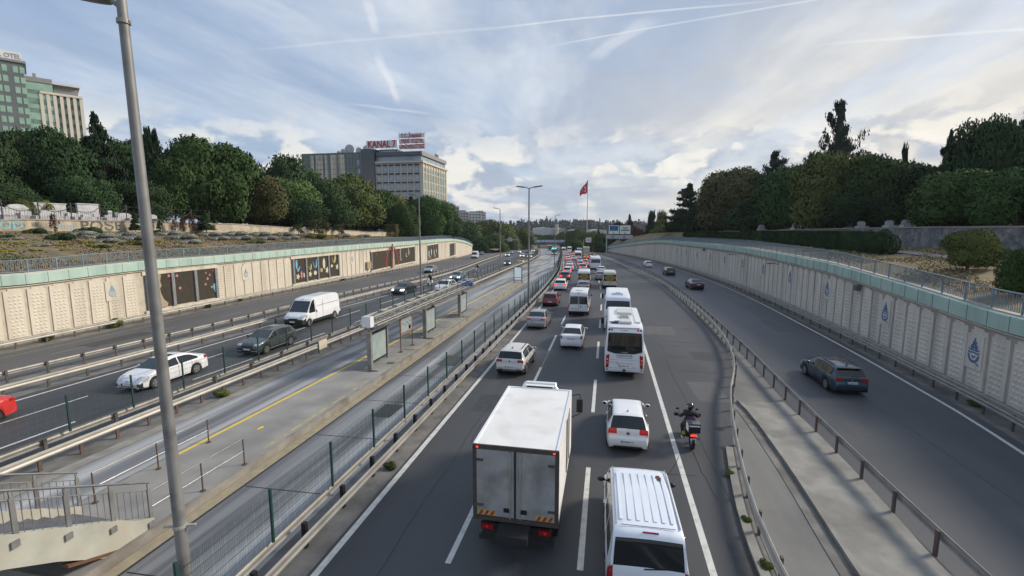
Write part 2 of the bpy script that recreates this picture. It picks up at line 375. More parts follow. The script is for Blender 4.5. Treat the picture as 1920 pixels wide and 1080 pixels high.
EDG = line([(-20,11),(0,13.4),(12,15.1),(21,16.45),(25.5,17.0),(30.5,17.3),(37,17.6),(49.5,17.85),(60.5,18.0),(72,17.9),(85,17.5),(116,16.2),(150,13.6),(200,8.2),(330,-12)])
FR = lambda Y: EDG(Y)+1.0
RWALL = lambda Y: EDG(Y)+1.85
OUTD = line([(-20,-36.8),(21,-36.5),(27,-36.3),(38,-35.9),(57,-35.0),(71,-34.6),(85,-34.9),(107,-37.2),(136,-41),(190,-48.5),(300,-63)])
Y0, Y1 = -14, 372
# ground under everything
ribbon('ground', lambda y: LWALL(y)+.1, lambda y: RWALL(y)-.1, Y0, Y1, -.012, M['concrete_dark'], 3)
far = MB(); far.quad((-9000,-2000,-13.5), (9000,-2000,-13.5), (9000,14000,-13.5), (-9000,14000,-13.5))
nmat('grass_far', (.055,.065,.03), (.09,.085,.045), .95, scale=.02, c3=(.04,.055,.025), c3scale=.01)
tag(far.build('land', 'grass_far'), kind='structure')
ribbon('outer_road', lambda y: LWALL(y)+1.7, lambda y: A2(y)-.55, Y0, 300, 0, M['asphalt_outer'])
ribbon('inner_road', lambda y: A1(y)+.35, lambda y: BB(y)-.35, Y0, Y1, 0, M['asphalt'])
ribbon('bus_road', lambda y: BF(y)+1.15, lambda y: CL(y)-.35, Y0, Y1, 0, M['asphalt_bus'])
ribbon('main_road', lambda y: CL(y)+1.0, lambda y: DR(y)-.1, Y0, Y1, 0, M['asphalt'])
ribbon('slip_road', lambda y: ER(y)-.05, lambda y: EDG(y)+.55, Y0, 330, 0, M['asphalt_right'])
ribbon('gore_pavement', lambda y: DR(y)+.02, lambda y: ER(y)-.12, Y0, 250, 0, M['asphalt_old'])
# raised kerbs and the drain in the gore
gore = MB()
gore.sweep(path(DR, Y0, 19.5, 1, -.32), [(-.12,-.02),(-.12,.10),(.14,.10),(.14,-.02)])
gore.build('kerb', 'concrete', kind='structure')
GR = line([(-10,6.6),(12.6,6.55),(19,6.85),(24.6,6.80),(25.6,6.7)])
mb = MB(); mb.sweep(path(GR, Y0, 25.2, 1, .0), [(.02,-.02),(.02,.13),(.17,.13),(.17,.03),(2.35,.03),(2.35,-.02)])
mb.build('gore_slab', 'concrete', kind='structure')
mb = MB(); mb.sweep(path(GR, Y0, 24.2, 1, .0), [(-.40,-.02),(-.40,.02),(-.02,.012),(-.02,-.02)])
mb.build('drain', 'concrete_dark', kind='structure')
# gravel edge strips
ribbon('verge_strip', lambda y: CL(y)+.35, lambda y: CL(y)+1.0, Y0, Y1, .004, M['concrete_dark'])
ribbon('median_strip', lambda y: BF(y)+.55, lambda y: BF(y)+1.15, Y0, Y1, .012, M['concrete'])
# ------------------------------------------------------------------ markings (each a thin sheet 4 mm above the asphalt)
def solid(name, f, y0, y1, w, mat='paint_white', dz=.006):
    return ribbon(name, lambda y: f(y)-w/2, lambda y: f(y)+w/2, y0, y1, dz, M[mat], 2)
def dashes(name, f, spans, w=.16, mat='paint_white', dz=.006):
    mb = MB()
    for a, b in spans:
        p = path(f, a, b, 2.5, 0, dz)
        for q0, q1 in zip(p, p[1:]):
            mb.quad((q0[0]-w/2*q0[3], q0[1]-w/2*q0[4], q0[2]), (q0[0]+w/2*q0[3], q0[1]+w/2*q0[4], q0[2]), (q1[0]+w/2*q1[3], q1[1]+w/2*q1[4], q1[2]), (q1[0]-w/2*q1[3], q1[1]-w/2*q1[4], q1[2]))
    return mb.build(name, mat, kind='structure')
def spans(y0, y1, per, ln): 
    out = []; y = y0
    while y < y1: out.append((y, y+ln)); y += per
    return out
solid('lane_marking', par(-7.25), Y0, 300, .20)
solid('lane_marking', par(2.93), Y0, 46, .19)
dashes('lane_marking', par(-4.0), [(11.0,15.2),(26.3,29.2),(33.3,38.3),(42.8,47.2)]+spans(51.5,170,9.3,4.4))
dashes('lane_marking', par(-.49), [(-2,2),(6,11.2-3),(11.45,16.9),(22.3,27.3),(32.0,36.8),(41.9,46),(51,55)]+spans(60,170,9.3,4.4), .17)
solid('lane_marking', lambda y: par(-4.0)(y)+.02, 28.9, 33.5, .05, 'paint_worn')
solid('lane_marking', INS, Y0, 200, .16)
dashes('lane_marking', LL2, spans(14.8,70,8.9,4.4)+spans(71,180,8.9,4.4), .15)
dashes('lane_marking', LL3, [(6,10),(13.0,16.4),(22.6,27.2),(31.4,35.3)]+spans(40,180,8.9,4.4), .15)
dashes('lane_marking', OUTD, [(20.9,21.9),(24.7,27.5),(30.4,33.0),(36,38.8),(41,44.2),(48,50.4),(54.3,57),(61,63.5),(68,70.5)]+spans(75,180,6.6,2.6), .13)
solid('lane_marking', lambda y: LWALL(y)+2.9, Y0, 110, .10, 'paint_worn')
dashes('lane_marking', lambda y: OUTD(y)-2.2, spans(18,60,7.3,2.4), .09, 'paint_worn')
solid('lane_marking', EDG, Y0, 300, .17)
# chevrons where the bus lanes part from the platform
chl = line([(75,-15.4),(87,-15.35),(107,-16.9),(150,-20.4),(212,-26.1)]); chr_ = line([(75,-13.2),(81,-13.3),(111,-16.1),(150,-19.9),(198,-24.6),(212,-25.9)])
solid('road_marking', chl, 77, 210, .14, 'paint_yellow_worn'); solid('road_marking', chr_, 78, 210, .14, 'paint_yellow_worn')
mb = MB(); y = 78.5
while y < 128:
    a, b = chl(y)+.1, chr_(y)-.1; z = zr(y)+.006
    if b-a > .3: mb.quad((a, y+1.2, z), (b, y, z), (b, y+.75, zr(y)+.006), (a, y+1.95, zr(y)+.006))
    y += 2.3
mb.build('road_marking', 'paint_worn', kind='structure')
# ------------------------------------------------------------------ bus platform
PL = line([(-14,-16.5),(14,-16.3),(30,-16.0),(50,-15.65),(61,-15.5),(76,-15.2)]); PR = lambda y: -12.75-.009*(y-15)
rows = path(PL, 8.2, 75.5, 2); mb = MB(); top = MB()
ys = [r[1] for r in rows]
def pl_prof(y): return [(PL(y), 0), (PL(y), .29), (PR(y), .29), (PR(y), 0)]
vs = []
for y in ys: vs += [(x, y, zr(y)+h) for x, h in pl_prof(y)]
fs = []
for i in range(len(ys)-1): fs += [(4*i+j, 4*i+j+1, 4*i+4+j+1, 4*i+4+j) for j in range(3)]
fs += [(0,1,2,3), tuple(len(vs)-4+k for k in (3,2,1,0))]
mb.add(vs, fs); mb.build('platform', 'kerb', kind='structure')
ribbon('platform_surface', lambda y: PL(y)+.14, lambda y: PR(y)-.16, 8.3, 75.3, .296, M['platform'])
ribbon('gutter', lambda y: PR(y)+.02, lambda y: PR(y)+.42, 4, 78, .006, M['tan_gutter'])
ribbon('slab_edge', lambda y: PR(y)+.42, lambda y: PR(y)+.50, 4, 78, .005, M['trim_black'])
ribbon('platform_foot', lambda y: -16.6, lambda y: PR(y)+.02, -6, 8.2, .01, M['kerb'])
ribbon('platform_line', lambda y: PL(y)+.20, lambda y: PL(y)+.36, 14.2, 74, .300, M['paint_yellow'])
ribbon('platform_line', lambda y: PR(y)-.42, lambda y: PR(y)-.31, 15.2, 23.8, .300, M['paint_yellow_worn'])
ribbon('platform_line', lambda y: PR(y)-.42, lambda y: PR(y)-.31, 27.5, 74, .300, M['paint_yellow_worn'])
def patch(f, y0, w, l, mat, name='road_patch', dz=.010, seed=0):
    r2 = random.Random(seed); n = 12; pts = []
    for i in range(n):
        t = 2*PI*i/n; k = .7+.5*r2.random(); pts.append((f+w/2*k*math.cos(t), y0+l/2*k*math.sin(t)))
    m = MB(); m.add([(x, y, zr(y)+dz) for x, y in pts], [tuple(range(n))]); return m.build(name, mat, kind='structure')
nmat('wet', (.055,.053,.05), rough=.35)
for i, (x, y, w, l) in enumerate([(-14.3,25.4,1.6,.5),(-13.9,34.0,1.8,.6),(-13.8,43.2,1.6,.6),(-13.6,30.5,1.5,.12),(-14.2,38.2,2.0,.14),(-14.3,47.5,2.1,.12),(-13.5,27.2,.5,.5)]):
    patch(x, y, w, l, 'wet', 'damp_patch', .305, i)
patch(-14.6, 16.9, .18, .35, 'paint_yellow', 'paint_fleck', .31, 5)
patch(5.15, 21.5, .42, .42, 'black', 'drain_cover', .010, 9)
for i, (x, y, w, l) in enumerate([(5.9,38.0,2.4,.25),(6.3,47.5,2.2,.3),(7.0,43,1.5,.35),(5.0,33.5,1.5,.1)]): patch(x, y, w, l, 'asphalt', 'road_patch', .009, 20+i)
# cracks in the asphalt: thin dark sealed lines
def crack(pts, w=.03):
    m = MB()
    for (x0, y0), (x1, y1) in zip(pts, pts[1:]):
        dx, dy = x1-x0, y1-y0; L_ = math.hypot(dx, dy); nx, ny = -dy/L_*w/2, dx/L_*w/2
        m.quad((x0-nx, y0-ny, .0065), (x0+nx, y0+ny, .0065), (x1+nx, y1+ny, .0065), (x1-nx, y1-ny, .0065))
    m.build('crack', 'black', kind='structure')
r2 = random.Random(3)
for (x, y, dx, dy, n) in [(1.9,14.6,.12,.45,9),(3.8,15.5,-.06,.5,7),(1.2,16.8,.35,.05,6),(7.4,17,.25,-.02,5),(7.6,22,.2,.03,7),(-5.4,18,.02,.6,6),(4.5,30,.35,.02,7),(4.4,36.5,.4,.03,9)]:
    pts = [(x, y)]
    for i in range(n): pts.append((pts[-1][0]+dx+r2.uniform(-.1,.1), pts[-1][1]+dy+r2.uniform(-.1,.1)))
    crack(pts, .022)
# slab joints on the bus road
mb = MB(); y = 9
while y < 70:
    mb.quad((PR(y)+.55, y, .0065), (CL(y)-.4, y+.1, .0065), (CL(y)-.4, y+.135, .0065), (PR(y)+.55, y+.035, .0065)); y += 4.2
mb.build('slab_joint', 'black', kind='structure')
# ------------------------------------------------------------------ guardrails
WB = [(.0,.44),(.05,.47),(.055,.52),(.012,.575),(.012,.605),(.055,.66),(.05,.71),(.0,.745),(-.015,.74),(.03,.70),(.035,.665),(-.008,.61),(-.008,.57),(.035,.515),(.03,.48),(-.015,.45)]
def guardrail(label, f, y0, y1, side, sp=2.0, rail='galv', post='post_dark', dz=0.0, y1p=None, double=0.0, prof=None, cat='guardrail', group=None, beamz=0.0):
    t = empty('guardrail', (f(y0), y0, zr(y0))); tag(t, label, cat, group)
    def B(mb, name, mat, sm=False):
        o = mb.build(name, mat, None, sm); o.parent = t; o.matrix_parent_inverse = Matrix.Translation((-f(y0), -y0, -zr(y0))); return o
    pf = prof or WB; pr = [(side*(a+.09), b+beamz) for a, b in pf]
    m = MB(); m.sweep(path(f, y0, y1, 2, 0, dz, grow=1), pr); B(m, 'rail_beam', rail, True)
    if double:
        m = MB(); m.sweep(path(f, y0, y1, 2, double, dz, grow=1), [(-side*(a+.09), b) for a, b in pf]); B(m, 'rail_beam', rail, True)
    pts = arc(f, y0, y1p or y1, sp, off=(double/2 if double else 0.0))
    me = MB().box((0,0,.36), (.06 if not double else .07,.12,.76))
    p0 = None; rest = MB()
    for i, p in enumerate(pts):
        if i < 95:
            if p0 is None:
                p0 = me.build('post', post); o = p0
            else: o = p0.copy(); COL.objects.link(o)
            o.parent = t; o.location = (p[0]-f(y0), p[1]-y0, p[2]+dz-zr(y0)); o.rotation_euler = (0, 0, p[3])
            if double: o.scale = (max(1, (abs(double)-.18)/.07*.35), 1, 1)
        else: rest.box((p[0], p[1], p[2]+dz+.36), (.06,.12,.76), p[3])
    if rest.v: o = B(rest, 'post', post); o['kind'] = 'stuff'
    return t
guardrail('long guardrail at the foot of the cream mural wall on the left', LRAIL, 0, 165, 1, 2.0, 'galv_light')
guardrail('dark backed guardrail on the wall side of the left double barrier', A2, 0, 190, -1, 2.0, 'galv')
guardrail('pale guardrail on the car side of the left double barrier, nearer the white sedan', A1, 0, 190, 1, 2.0, 'galv_light')
guardrail('flat backed guardrail under the first mesh fence, facing the oncoming cars', BB, 0, 230, -1, 2.7, 'galv')
guardrail('weathered guardrail along the far edge of the bus road', BF, 0, 230, 1, 1.4, 'galv_light', 'post_rust')
guardrail('dark posted double guardrail under the long green mesh fence beside the main lanes', CL, 5, 300, -1, 1.95, 'galv', 'black', double=.55)
guardrail('pale curved guardrail swinging away from the main lanes round the concrete gore', DR, 4, 200, -1, 2.0, 'galv_light', 'post_dark')
BOXP = [(0,.58),(.05,.58),(.05,.70),(0,.70)]
guardrail('grey two rail guardrail between concrete gore and right slip road', ER, 4, 230, 1, 2.0, 'galv', 'post_rust')
guardrail('guardrail at the foot of the grey right retaining wall', FR, 8, 260, -1, 2.0, 'galv', 'post_dark')
# ------------------------------------------------------------------ green mesh fences on the barriers
def mesh_fence(label, f, y0, y1, sp, zb, h, dense_to):
    t = empty('mesh_fence', (f(y0), y0, zb)); tag(t, label, 'fence', 'green mesh fences between the roads')
    inv = Matrix.Translation((-f(y0), -y0, -zb))
    pts = arc(f, y0, y1, sp)
    m = MB().box((0,0,h/2+.02), (.06,.06,h+.05)); p0 = None
    for i, p in enumerate(pts[:100]):
        if p0 is None: p0 = m.build('fence_post', 'fence_green'); o = p0
        else: o = p0.copy(); COL.objects.link(o)
        o.parent = t; o.location = (p[0]-f(y0), p[1]-y0, p[2]); o.rotation_euler = (0,0,p[3])
    w = MB(); th = .0045
    for y, sp2 in ((y0, .055),):
        q = y
        for p in arc(f, y0, dense_to, .06):
            x, yy, z = p[0], p[1], p[2]+zb
            w.add([(x-th*.5, yy, z+.03), (x+th*.5, yy, z+.03), (x+th*.5, yy, z+h), (x-th*.5, yy, z+h)], [(0,1,2,3)])
            w.add([(x, yy-th*.5, z+.03), (x, yy+th*.5, z+.03), (x, yy+th*.5, z+h), (x, yy-th*.5, z+h)], [(0,1,2,3)])
    for p in arc(f, dense_to, y1, .18):
        x, yy, z = p[0], p[1], p[2]+zb; k = .014
        w.add([(x, yy-k*.5, z+.03), (x, yy+k*.5, z+.03), (x, yy+k*.5, z+h), (x, yy-k*.5, z+h)], [(0,1,2,3)])
    k = .06
    while k < h+.01:
        w.sweep(path(f, y0, y1, 2, 0, zb+k, grow=1), [(-.004,-.004),(.004,-.004),(.004,.004),(-.004,.004)]); k += .235
    o = w.build('wire_panel', 'fence_green'); o.parent = t; o.matrix_parent_inverse = inv
    return t
mesh_fence('long green welded mesh fence on the double guardrail beside the main lanes', lambda y: CL(y)-.0, 7.2, 260, 2.75, .74, 1.45, 60)
mesh_fence('green fence posts and thin mesh between bus road and oncoming cars on the left', lambda y: BB(y)+.15, 3.9, 235, 2.6, .72, 1.5, 34)

# repairs: rectangular tar patches and a long seam
nmat('tar', (.034,.035,.038), (.045,.046,.05), .6, scale=3, bump=.3, bscale=50); nmat('patch_pale', (.085,.086,.088), (.10,.10,.10), .8, scale=3, bump=.3, bscale=50)
for i, (x, y, w, l, mt, rot) in enumerate([(-5.9,22.5,1.1,2.4,'tar',0),(-1.2,31.0,.8,1.6,'patch_pale',0),(5.6,26.5,1.6,3.2,'patch_pale',.05),(6.9,34.0,1.8,2.2,'tar',.0),(4.6,42,2.6,3.5,'patch_pale',0),(-2.6,39.5,1.0,3.0,'tar',0),(3.9,12.8,.7,1.3,'tar',0),(14.5,33,1.3,4.5,'tar',.1),(11.2,22.5,.9,2.2,'patch_pale',.05),(15.2,46,1.2,5,'patch_pale',0),(-26,34,1.2,3.5,'tar',0),(-28.2,50,1.2,6,'patch_pale',0),(-38.5,30,1.6,5,'tar',0),(-35,43,1.3,7,'patch_pale',0),(-10.4,20.5,1.0,1.6,'tar',0),(-10.2,29.5,1.2,2.4,'patch_pale',0)]):
    m = MB(); ca, sa = math.cos(rot), math.sin(rot); r9 = random.Random(i)
    pts = [(-w/2,-l/2),(w/2+r9.uniform(-.05,.05),-l/2),(w/2,l/2+r9.uniform(-.1,.1)),(-w/2,l/2)]; m.add([(x+a*ca-b*sa, y+a*sa+b*ca, .0035) for a, b in pts], [(0,1,2,3)]); m.build('road_patch', mt, kind='structure')
for pts in ([(-5.7+.05*math.sin(k*1.7), 9+k*1.6) for k in range(22)], [(4.15+.08*math.sin(k*1.1), 12+k*1.8) for k in range(20)], [(13.4+.25*k*.12, 16+k*1.8) for k in range(20)], [(-23.9-.01*k, 13+k*1.8) for k in range(18)]): crack(pts, .018)
# ------------------------------------------------------------------ retaining walls
nmat('wall_cream', (.64,.585,.48), (.57,.52,.43), .9, scale=1.6, stretch=(1,1,.35), bump=.25, bscale=14, c3=(.47,.41,.33), c3scale=.9, c3s=(1,1,.10))
nmat('wall_cream_seam', (.54,.48,.39), (.44,.39,.32), .9, scale=2)
nmat('wall_grey', (.66,.615,.54), (.59,.545,.475), .9, scale=1.6, stretch=(1,1,.35), bump=.25, bscale=14, c3=(.43,.40,.355), c3scale=.9, c3s=(1,1,.10))
nmat('wall_grey_seam', (.44,.39,.345), (.35,.31,.275), .9, scale=2)
nmat('mint', (.42,.56,.48), (.36,.49,.42), .8, scale=1.0, stretch=(1,1,.5), c3=(.30,.41,.37), c3scale=.8, c3s=(1,1,.2))
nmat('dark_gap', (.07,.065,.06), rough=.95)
nmat('railing_blue', (.19,.27,.33), (.15,.21,.26), .55, scale=3)
nmat('emblem_blue', (.075,.15,.30), (.11,.19,.33), .8, scale=5)
nmat('emblem_pale', (.22,.34,.46), (.28,.38,.48), .8, scale=5)
nmat('emblem_plate', (.44,.44,.42), (.38,.38,.36), .85, scale=3)
def solve_h(fx, ys, tab, z0):
    """height of a line seen in the photograph, standing over the wall's plan line"""
    xs = [t[0] for t in tab]; yy = [t[1] for t in tab]
    out = [None]*len(ys); z = z0
    for i, Y in enumerate(ys):
        X = fx(Y)
        if Y < 4 or not -60 <= PX(X, Y, z)[0] <= 1980: continue
        for _ in range(25):
            px, py = PX(X, Y, z); ty = float(np.interp(px, xs, yy)); z = min(16, max(-9, z+(py-ty)/F*math.hypot(X, Y)*.9))
        out[i] = z
    k = next(i for i, v in enumerate(out) if v is not None)
    for i in range(len(out)):
        if out[i] is None: out[i] = out[k] if i < k else out[i-1]
    return out
L_MB = [(0,540),(120,525),(200,514),(300,503),(405,494),(520,482),(625,472),(700,465),(773,459),(820,454),(850,452),(870,455),(880,459),(891,464.4)]
R_MB = [(1125,468),(1160,463),(1200,458),(1232,455.8),(1250,456),(1320,464),(1400,475),(1450,485.5),(1500,497),(1560,511),(1600,524),(1700,557),(1800,592),(1920,636)]
EMB = [[(-.06,2.0),(-.03,1.55),(.03,1.55),(.06,2.0)], [(-.16,1.75),(-.13,1.1),(-.07,1.1),(-.10,1.75)], [(.10,1.75),(.07,1.1),(.13,1.1),(.16,1.75)], [(-.25,1.45),(-.24,.95),(-.18,.95),(-.19,1.45)], [(.19,1.45),(.18,.95),(.24,.95),(.25,1.45)],
       [(-.14,1.5),(-.08,1.66),(0,1.5),(.08,1.66),(.14,1.5),(.14,1.40),(-.14,1.40)], [(-.26,1.28),(-.12,1.36),(.12,1.36),(.26,1.28),(.26,1.18),(-.26,1.18)], [(-.42,1.16),(-.28,1.08),(.28,1.08),(.42,1.16),(.42,1.06),(.30,.98),(-.30,.98),(-.42,1.06)],
       [(-.44,.92),(-.30,.84),(0,.92),(.30,.84),(.44,.92),(.45,.78),(.32,.72),(0,.80),(-.32,.72),(-.45,.78)],
       [(-.45,.70),(-.34,.62),(-.20,.30),(0,.20),(.20,.30),(.34,.62),(.45,.70),(.44,.48),(.34,.22),(.18,.05),(0,0),(-.18,.05),(-.34,.22),(-.44,.48)],
       [(-.16,.62),(-.10,.44),(0,.36),(.10,.44),(.16,.62),(.06,.56),(-.06,.56)], [(.22,.0),(.46,-.14),(.48,-.06),(.30,.08)]]
def wall(label, f, y0, y1, sgn, tab, mats, emb_y, holes, railing_label, wname):
    cream, seam = mats
    t = empty(wname, (f(y0), y0, 0)); tag(t, label, 'retaining wall'); inv = Matrix.Translation((-f(y0), -y0, 0))
    def B(mb, name, mat, sm=False):
        o = mb.build(name, mat, None, sm); o.parent = t; o.matrix_parent_inverse = inv; return o
    ys = list(np.arange(y0, min(y1, 120), 1.5))+list(np.arange(120, y1+.1, 4.0))
    hb = solve_h(f, ys, tab, 4.6); hb[:] = [max(h, zr(y)+.4) for h, y in zip(hb, ys)]
    for _ in range(2): hb = [hb[0]]+[(hb[i-1]+2*hb[i]+hb[i+1])/4 for i in range(1, len(hb)-1)]+[hb[-1]]
    hz = lambda y: float(np.interp(y, ys, hb))
    def nrm(y): dx = f(y+.5)-f(y-.5); L_ = math.hypot(dx, 1); return (sgn/L_, -sgn*dx/L_)     # towards the road
    m = MB(); vs = []
    for y, h in zip(ys, hb):
        x = f(y); nx, ny = nrm(y); vs += [(x, y, zr(y)-.3), (x, y, h+.9), (x-nx*.45, y-ny*.45, h+.9), (x-nx*.45, y-ny*.45, zr(y)-.3)]
    fs = []
    for i in range(len(ys)-1): fs += [(4*i, 4*i+4, 4*i+5, 4*i+1), (4*i+1, 4*i+5, 4*i+6, 4*i+2), (4*i+2, 4*i+6, 4*i+7, 4*i+3)]
    fs.append(tuple(len(vs)-4+k for k in range(4))); m.add(vs, fs); B(m, 'wall_body', seam)
    # ribbed panels with rows of small pyramids
    slab = MB(); pts = arc(f, y0, y1-1.5, 1.5, zf=lambda y: 0)
    for i in range(len(pts)-1):
        ya, yb = pts[i][1], pts[i+1][1]; ym = (ya+yb)/2
        if any(a < ym < b for a, b in holes): continue
        nx, ny = nrm(ym); tx, ty = -ny*sgn, nx*sgn
        if ty < 0: tx, ty = -tx, -ty
        x, y = f(ym), ym; zb = zr(y)+.62; zt = hz(y)-.16; w = .62; step = (i % 7)
        o = Vector((x+nx*.002, y+ny*.002, 0)); U = Vector((tx, ty, 0)); Nn = Vector((nx, ny, 0))
        sl = (hz(yb)-hz(ya))/max(.1, math.hypot(f(yb)-f(ya), yb-ya))
        poly = [(-w, zb), (w, zb), (w, zt-.28+sl*w), (w-.16, zt-.28+sl*w), (w-.16, zt-.08+sl*w), (-w+.3, zt-.08-sl*w), (-w+.3, zt-.2), (-w, zt-.2)]
        slab.prism(poly, o, U, Vector((0,0,1)), Nn*.07)
        d = math.hypot(x, y)
        if d < 75 and zt-zb > 1.5:
            n = int((zt-.5-zb)/.27)
            for r_ in range(n):
                for c in (-.3, 0, .3):
                    cc = o+U*(c+.06*(r_ % 2))+Vector((0,0,zb+.2+r_*.27))+Nn*.07; a = U*.11; b = Vector((0,0,.085)); k = len(slab.v)
                    slab.v += [tuple(q) for q in (cc-a-b, cc+a-b, cc+a+b, cc-a+b, cc+Nn*.05)]
                    slab.f += [(k,k+1,k+4),(k+1,k+2,k+4),(k+2,k+3,k+4),(k+3,k,k+4)]; slab.m += [0]*4
    B(slab, 'panel_cladding', cream)
    # plinth, lip and mint cornice
    pth = lambda dz, off=0: [(f(y)+nrm(y)[0]*off, y+nrm(y)[1]*off, hz(y)+dz, *nrm(y)) for y in ys]
    m = MB()
    for (a, b) in [(y0, y1)]:
        m.sweep([(f(y), y, zr(y), *nrm(y)) for y in ys], [(.0,-.1),(.13,-.1),(.13,.52),(.10,.56),(.0,.56)])
    B(m, 'plinth', seam)
    m = MB(); m.sweep(pth(0), [(.0,-.10),(.16,-.10),(.16,-.02),(.0,-.02)]); B(m, 'ledge', cream)
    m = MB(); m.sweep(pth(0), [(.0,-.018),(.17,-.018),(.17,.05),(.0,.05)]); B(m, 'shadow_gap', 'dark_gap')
    m = MB(); m.sweep(pth(0), [(.02,.05),(.30,.05),(.30,.80),(.24,.84),(-.50,.84),(-.50,.905),(-.62,.905),(-.62,.0)][:5]+[(.02,.84)]); B(m, 'cornice', 'mint')
    m = MB()
    for p in arc(f, y0, min(y1, 130), 1.5, zf=lambda y: 0):
        nx, ny = nrm(p[1]); m.beam((p[0]+nx*.303, p[1]+ny*.303, hz(p[1])+.06), (p[0]+nx*.303, p[1]+ny*.303, hz(p[1])+.83), .03, .008)
    B(m, 'cornice_joint', 'dark_gap')
    # emblems: minarets and domes over a round shield
    ek = .8 if sgn > 0 else 1.0
    for ye in emb_y:
        nx, ny = nrm(ye); tx, ty = (-ny*sgn, nx*sgn)
        U = Vector((-ny, nx, 0)) if True else 0
        base = Vector((f(ye)+nx*.075, ye+ny*.075, hz(ye)-2.12))
        m = MB(); m.prism([(-.60,-.30),(.60,-.30),(.60,1.5),(-.60,1.5)], base, U, Vector((0,0,1)), Vector((nx,ny,0))*.05)
        pl = B(m, 'emblem', cream)
        m = MB()
        for pg in EMB: m.prism([(a*.92*ek, b*ek*.66+.25*(1-ek)) for a, b in pg], base+Vector((nx,ny,0))*.05, U, Vector((0,0,1)), Vector((nx,ny,0))*.02)
        q = m.build('emblem_mark', 'emblem_pale' if sgn > 0 else 'emblem_blue'); q.parent = pl
    # railing on the wall head (a thing of its own)
    rt = empty('railing', (f(y0), y0, hz(y0)+.9)); tag(rt, railing_label, 'railing', 'blue grey railings on the retaining walls')
    rinv = Matrix.Translation((-f(y0), -y0, -hz(y0)-.9))
    def RB(mb, name):
        o = mb.build(name, 'railing_blue'); o.parent = rt; o.matrix_parent_inverse = rinv; return o
    zz = lambda y: hz(y)+.88
    m = MB(); m.sweep([(f(y)-nrm(y)[0]*.12, y-nrm(y)[1]*.12, zz(y), *nrm(y)) for y in ys], [(-.035,.98),(.035,.98),(.035,1.03),(-.035,1.03)]); RB(m, 'handrail')
    m = MB(); m.sweep([(f(y)-nrm(y)[0]*.12, y-nrm(y)[1]*.12, zz(y), *nrm(y)) for y in ys], [(-.02,.10),(.02,.10),(.02,.14),(-.02,.14)]); RB(m, 'bottom_rail')
    p0 = None; rest = MB(); pm = MB().box((0,0,.50), (.07,.07,1.04))
    for i, p in enumerate(arc(f, y0, y1, 2.0, zf=zz)):
        nx, ny = nrm(p[1]); c = (p[0]-nx*.12, p[1]-ny*.12, p[2])
        if i < 98:
            if p0 is None: p0 = pm.build('post', 'railing_blue'); o = p0
            else: o = p0.copy(); COL.objects.link(o)
            o.parent = rt; o.location = (c[0]-f(y0), c[1]-y0, c[2]-hz(y0)-.9); o.rotation_euler = (0,0,p[3])
        else: rest.box((c[0], c[1], c[2]+.5), (.07,.07,1.04), p[3])
    if rest.v: o = RB(rest, 'post'); o['kind'] = 'stuff'
    m = MB()
    for p in arc(f, y0, min(y1, 150), .14, zf=zz):
        nx, ny = nrm(p[1]); m.box((p[0]-nx*.12, p[1]-ny*.12, p[2]+.56), (.022,.022,.84), p[3])
    if y1 > 150:
        for p in arc(f, 150, y1, .4, zf=zz):
            nx, ny = nrm(p[1]); m.box((p[0]-nx*.12, p[1]-ny*.12, p[2]+.56), (.03,.06,.84), p[3])
    RB(m, 'balusters')
    return t, hz, nrm, inv
def y_at(f, px, z, lo=5, hi=300):        # where the plan line is seen at column px
    best = min((abs(PX(f(y), y, z)[0]-px), y) for y in np.arange(lo, hi, .2)); return best[1]
L_h = lambda y: 4.8
murals_px = [(271,408),(545,636),(692,776),(802,822),(842,852)]
HOLES = [(y_at(LWALL, a, 3, 15, 250), y_at(LWALL, b, 3, 15, 250)) for a, b in murals_px]
LW, LHZ, LN, LINV = wall('long cream ribbed retaining wall with dark flower murals on the left', LWALL, -4, 252, 1, L_MB, ('wall_cream','wall_cream_seam'),
    [y_at(LWALL, x, 4, 10, 200) for x in (208, 459, 659, 766)], HOLES, 'blue grey railing above the cream mural wall on the left', 'retaining_wall')
RW, RHZ, RN, RINV = wall('long grey ribbed retaining wall with blue emblems on the right', RWALL, 2, 330, -1, R_MB, ('wall_grey','wall_grey_seam'),
    [y_at(RWALL, x, 3.5, 10, 250) for x in (1838,1666,1555,1483,1433,1394,1360,1333,1308,1288,1270)], [], 'blue grey railing curving along the head of the grey right wall', 'retaining_wall')
# lamps and boxes fixed under the right cornice
for px_, kind in ((1615,'box'),(1460,'arm'),(1382,'arm'),(1322,'box')):
    y = y_at(RWALL, px_, 4); nx, ny = RN(y); b = Vector((RWALL(y)+nx*.08, y+ny*.08, RHZ(y)-.45))
    m = MB()
    if kind == 'box': m.box(b+Vector((nx*.15,ny*.15,0)), (.35,.5,.45)); m.box(b+Vector((nx*.36,ny*.36,0)), (.06,.4,.3))
    else: m.beam(b, b+Vector((nx*.9,ny*.9,.1)), .08, .08); m.box(b+Vector((nx*1.0,ny*1.0,.08)), (.5,.25,.12))
    o = m.build('wall_fixture', 'lamp_grey'); o.parent = RW; o.matrix_parent_inverse = RINV
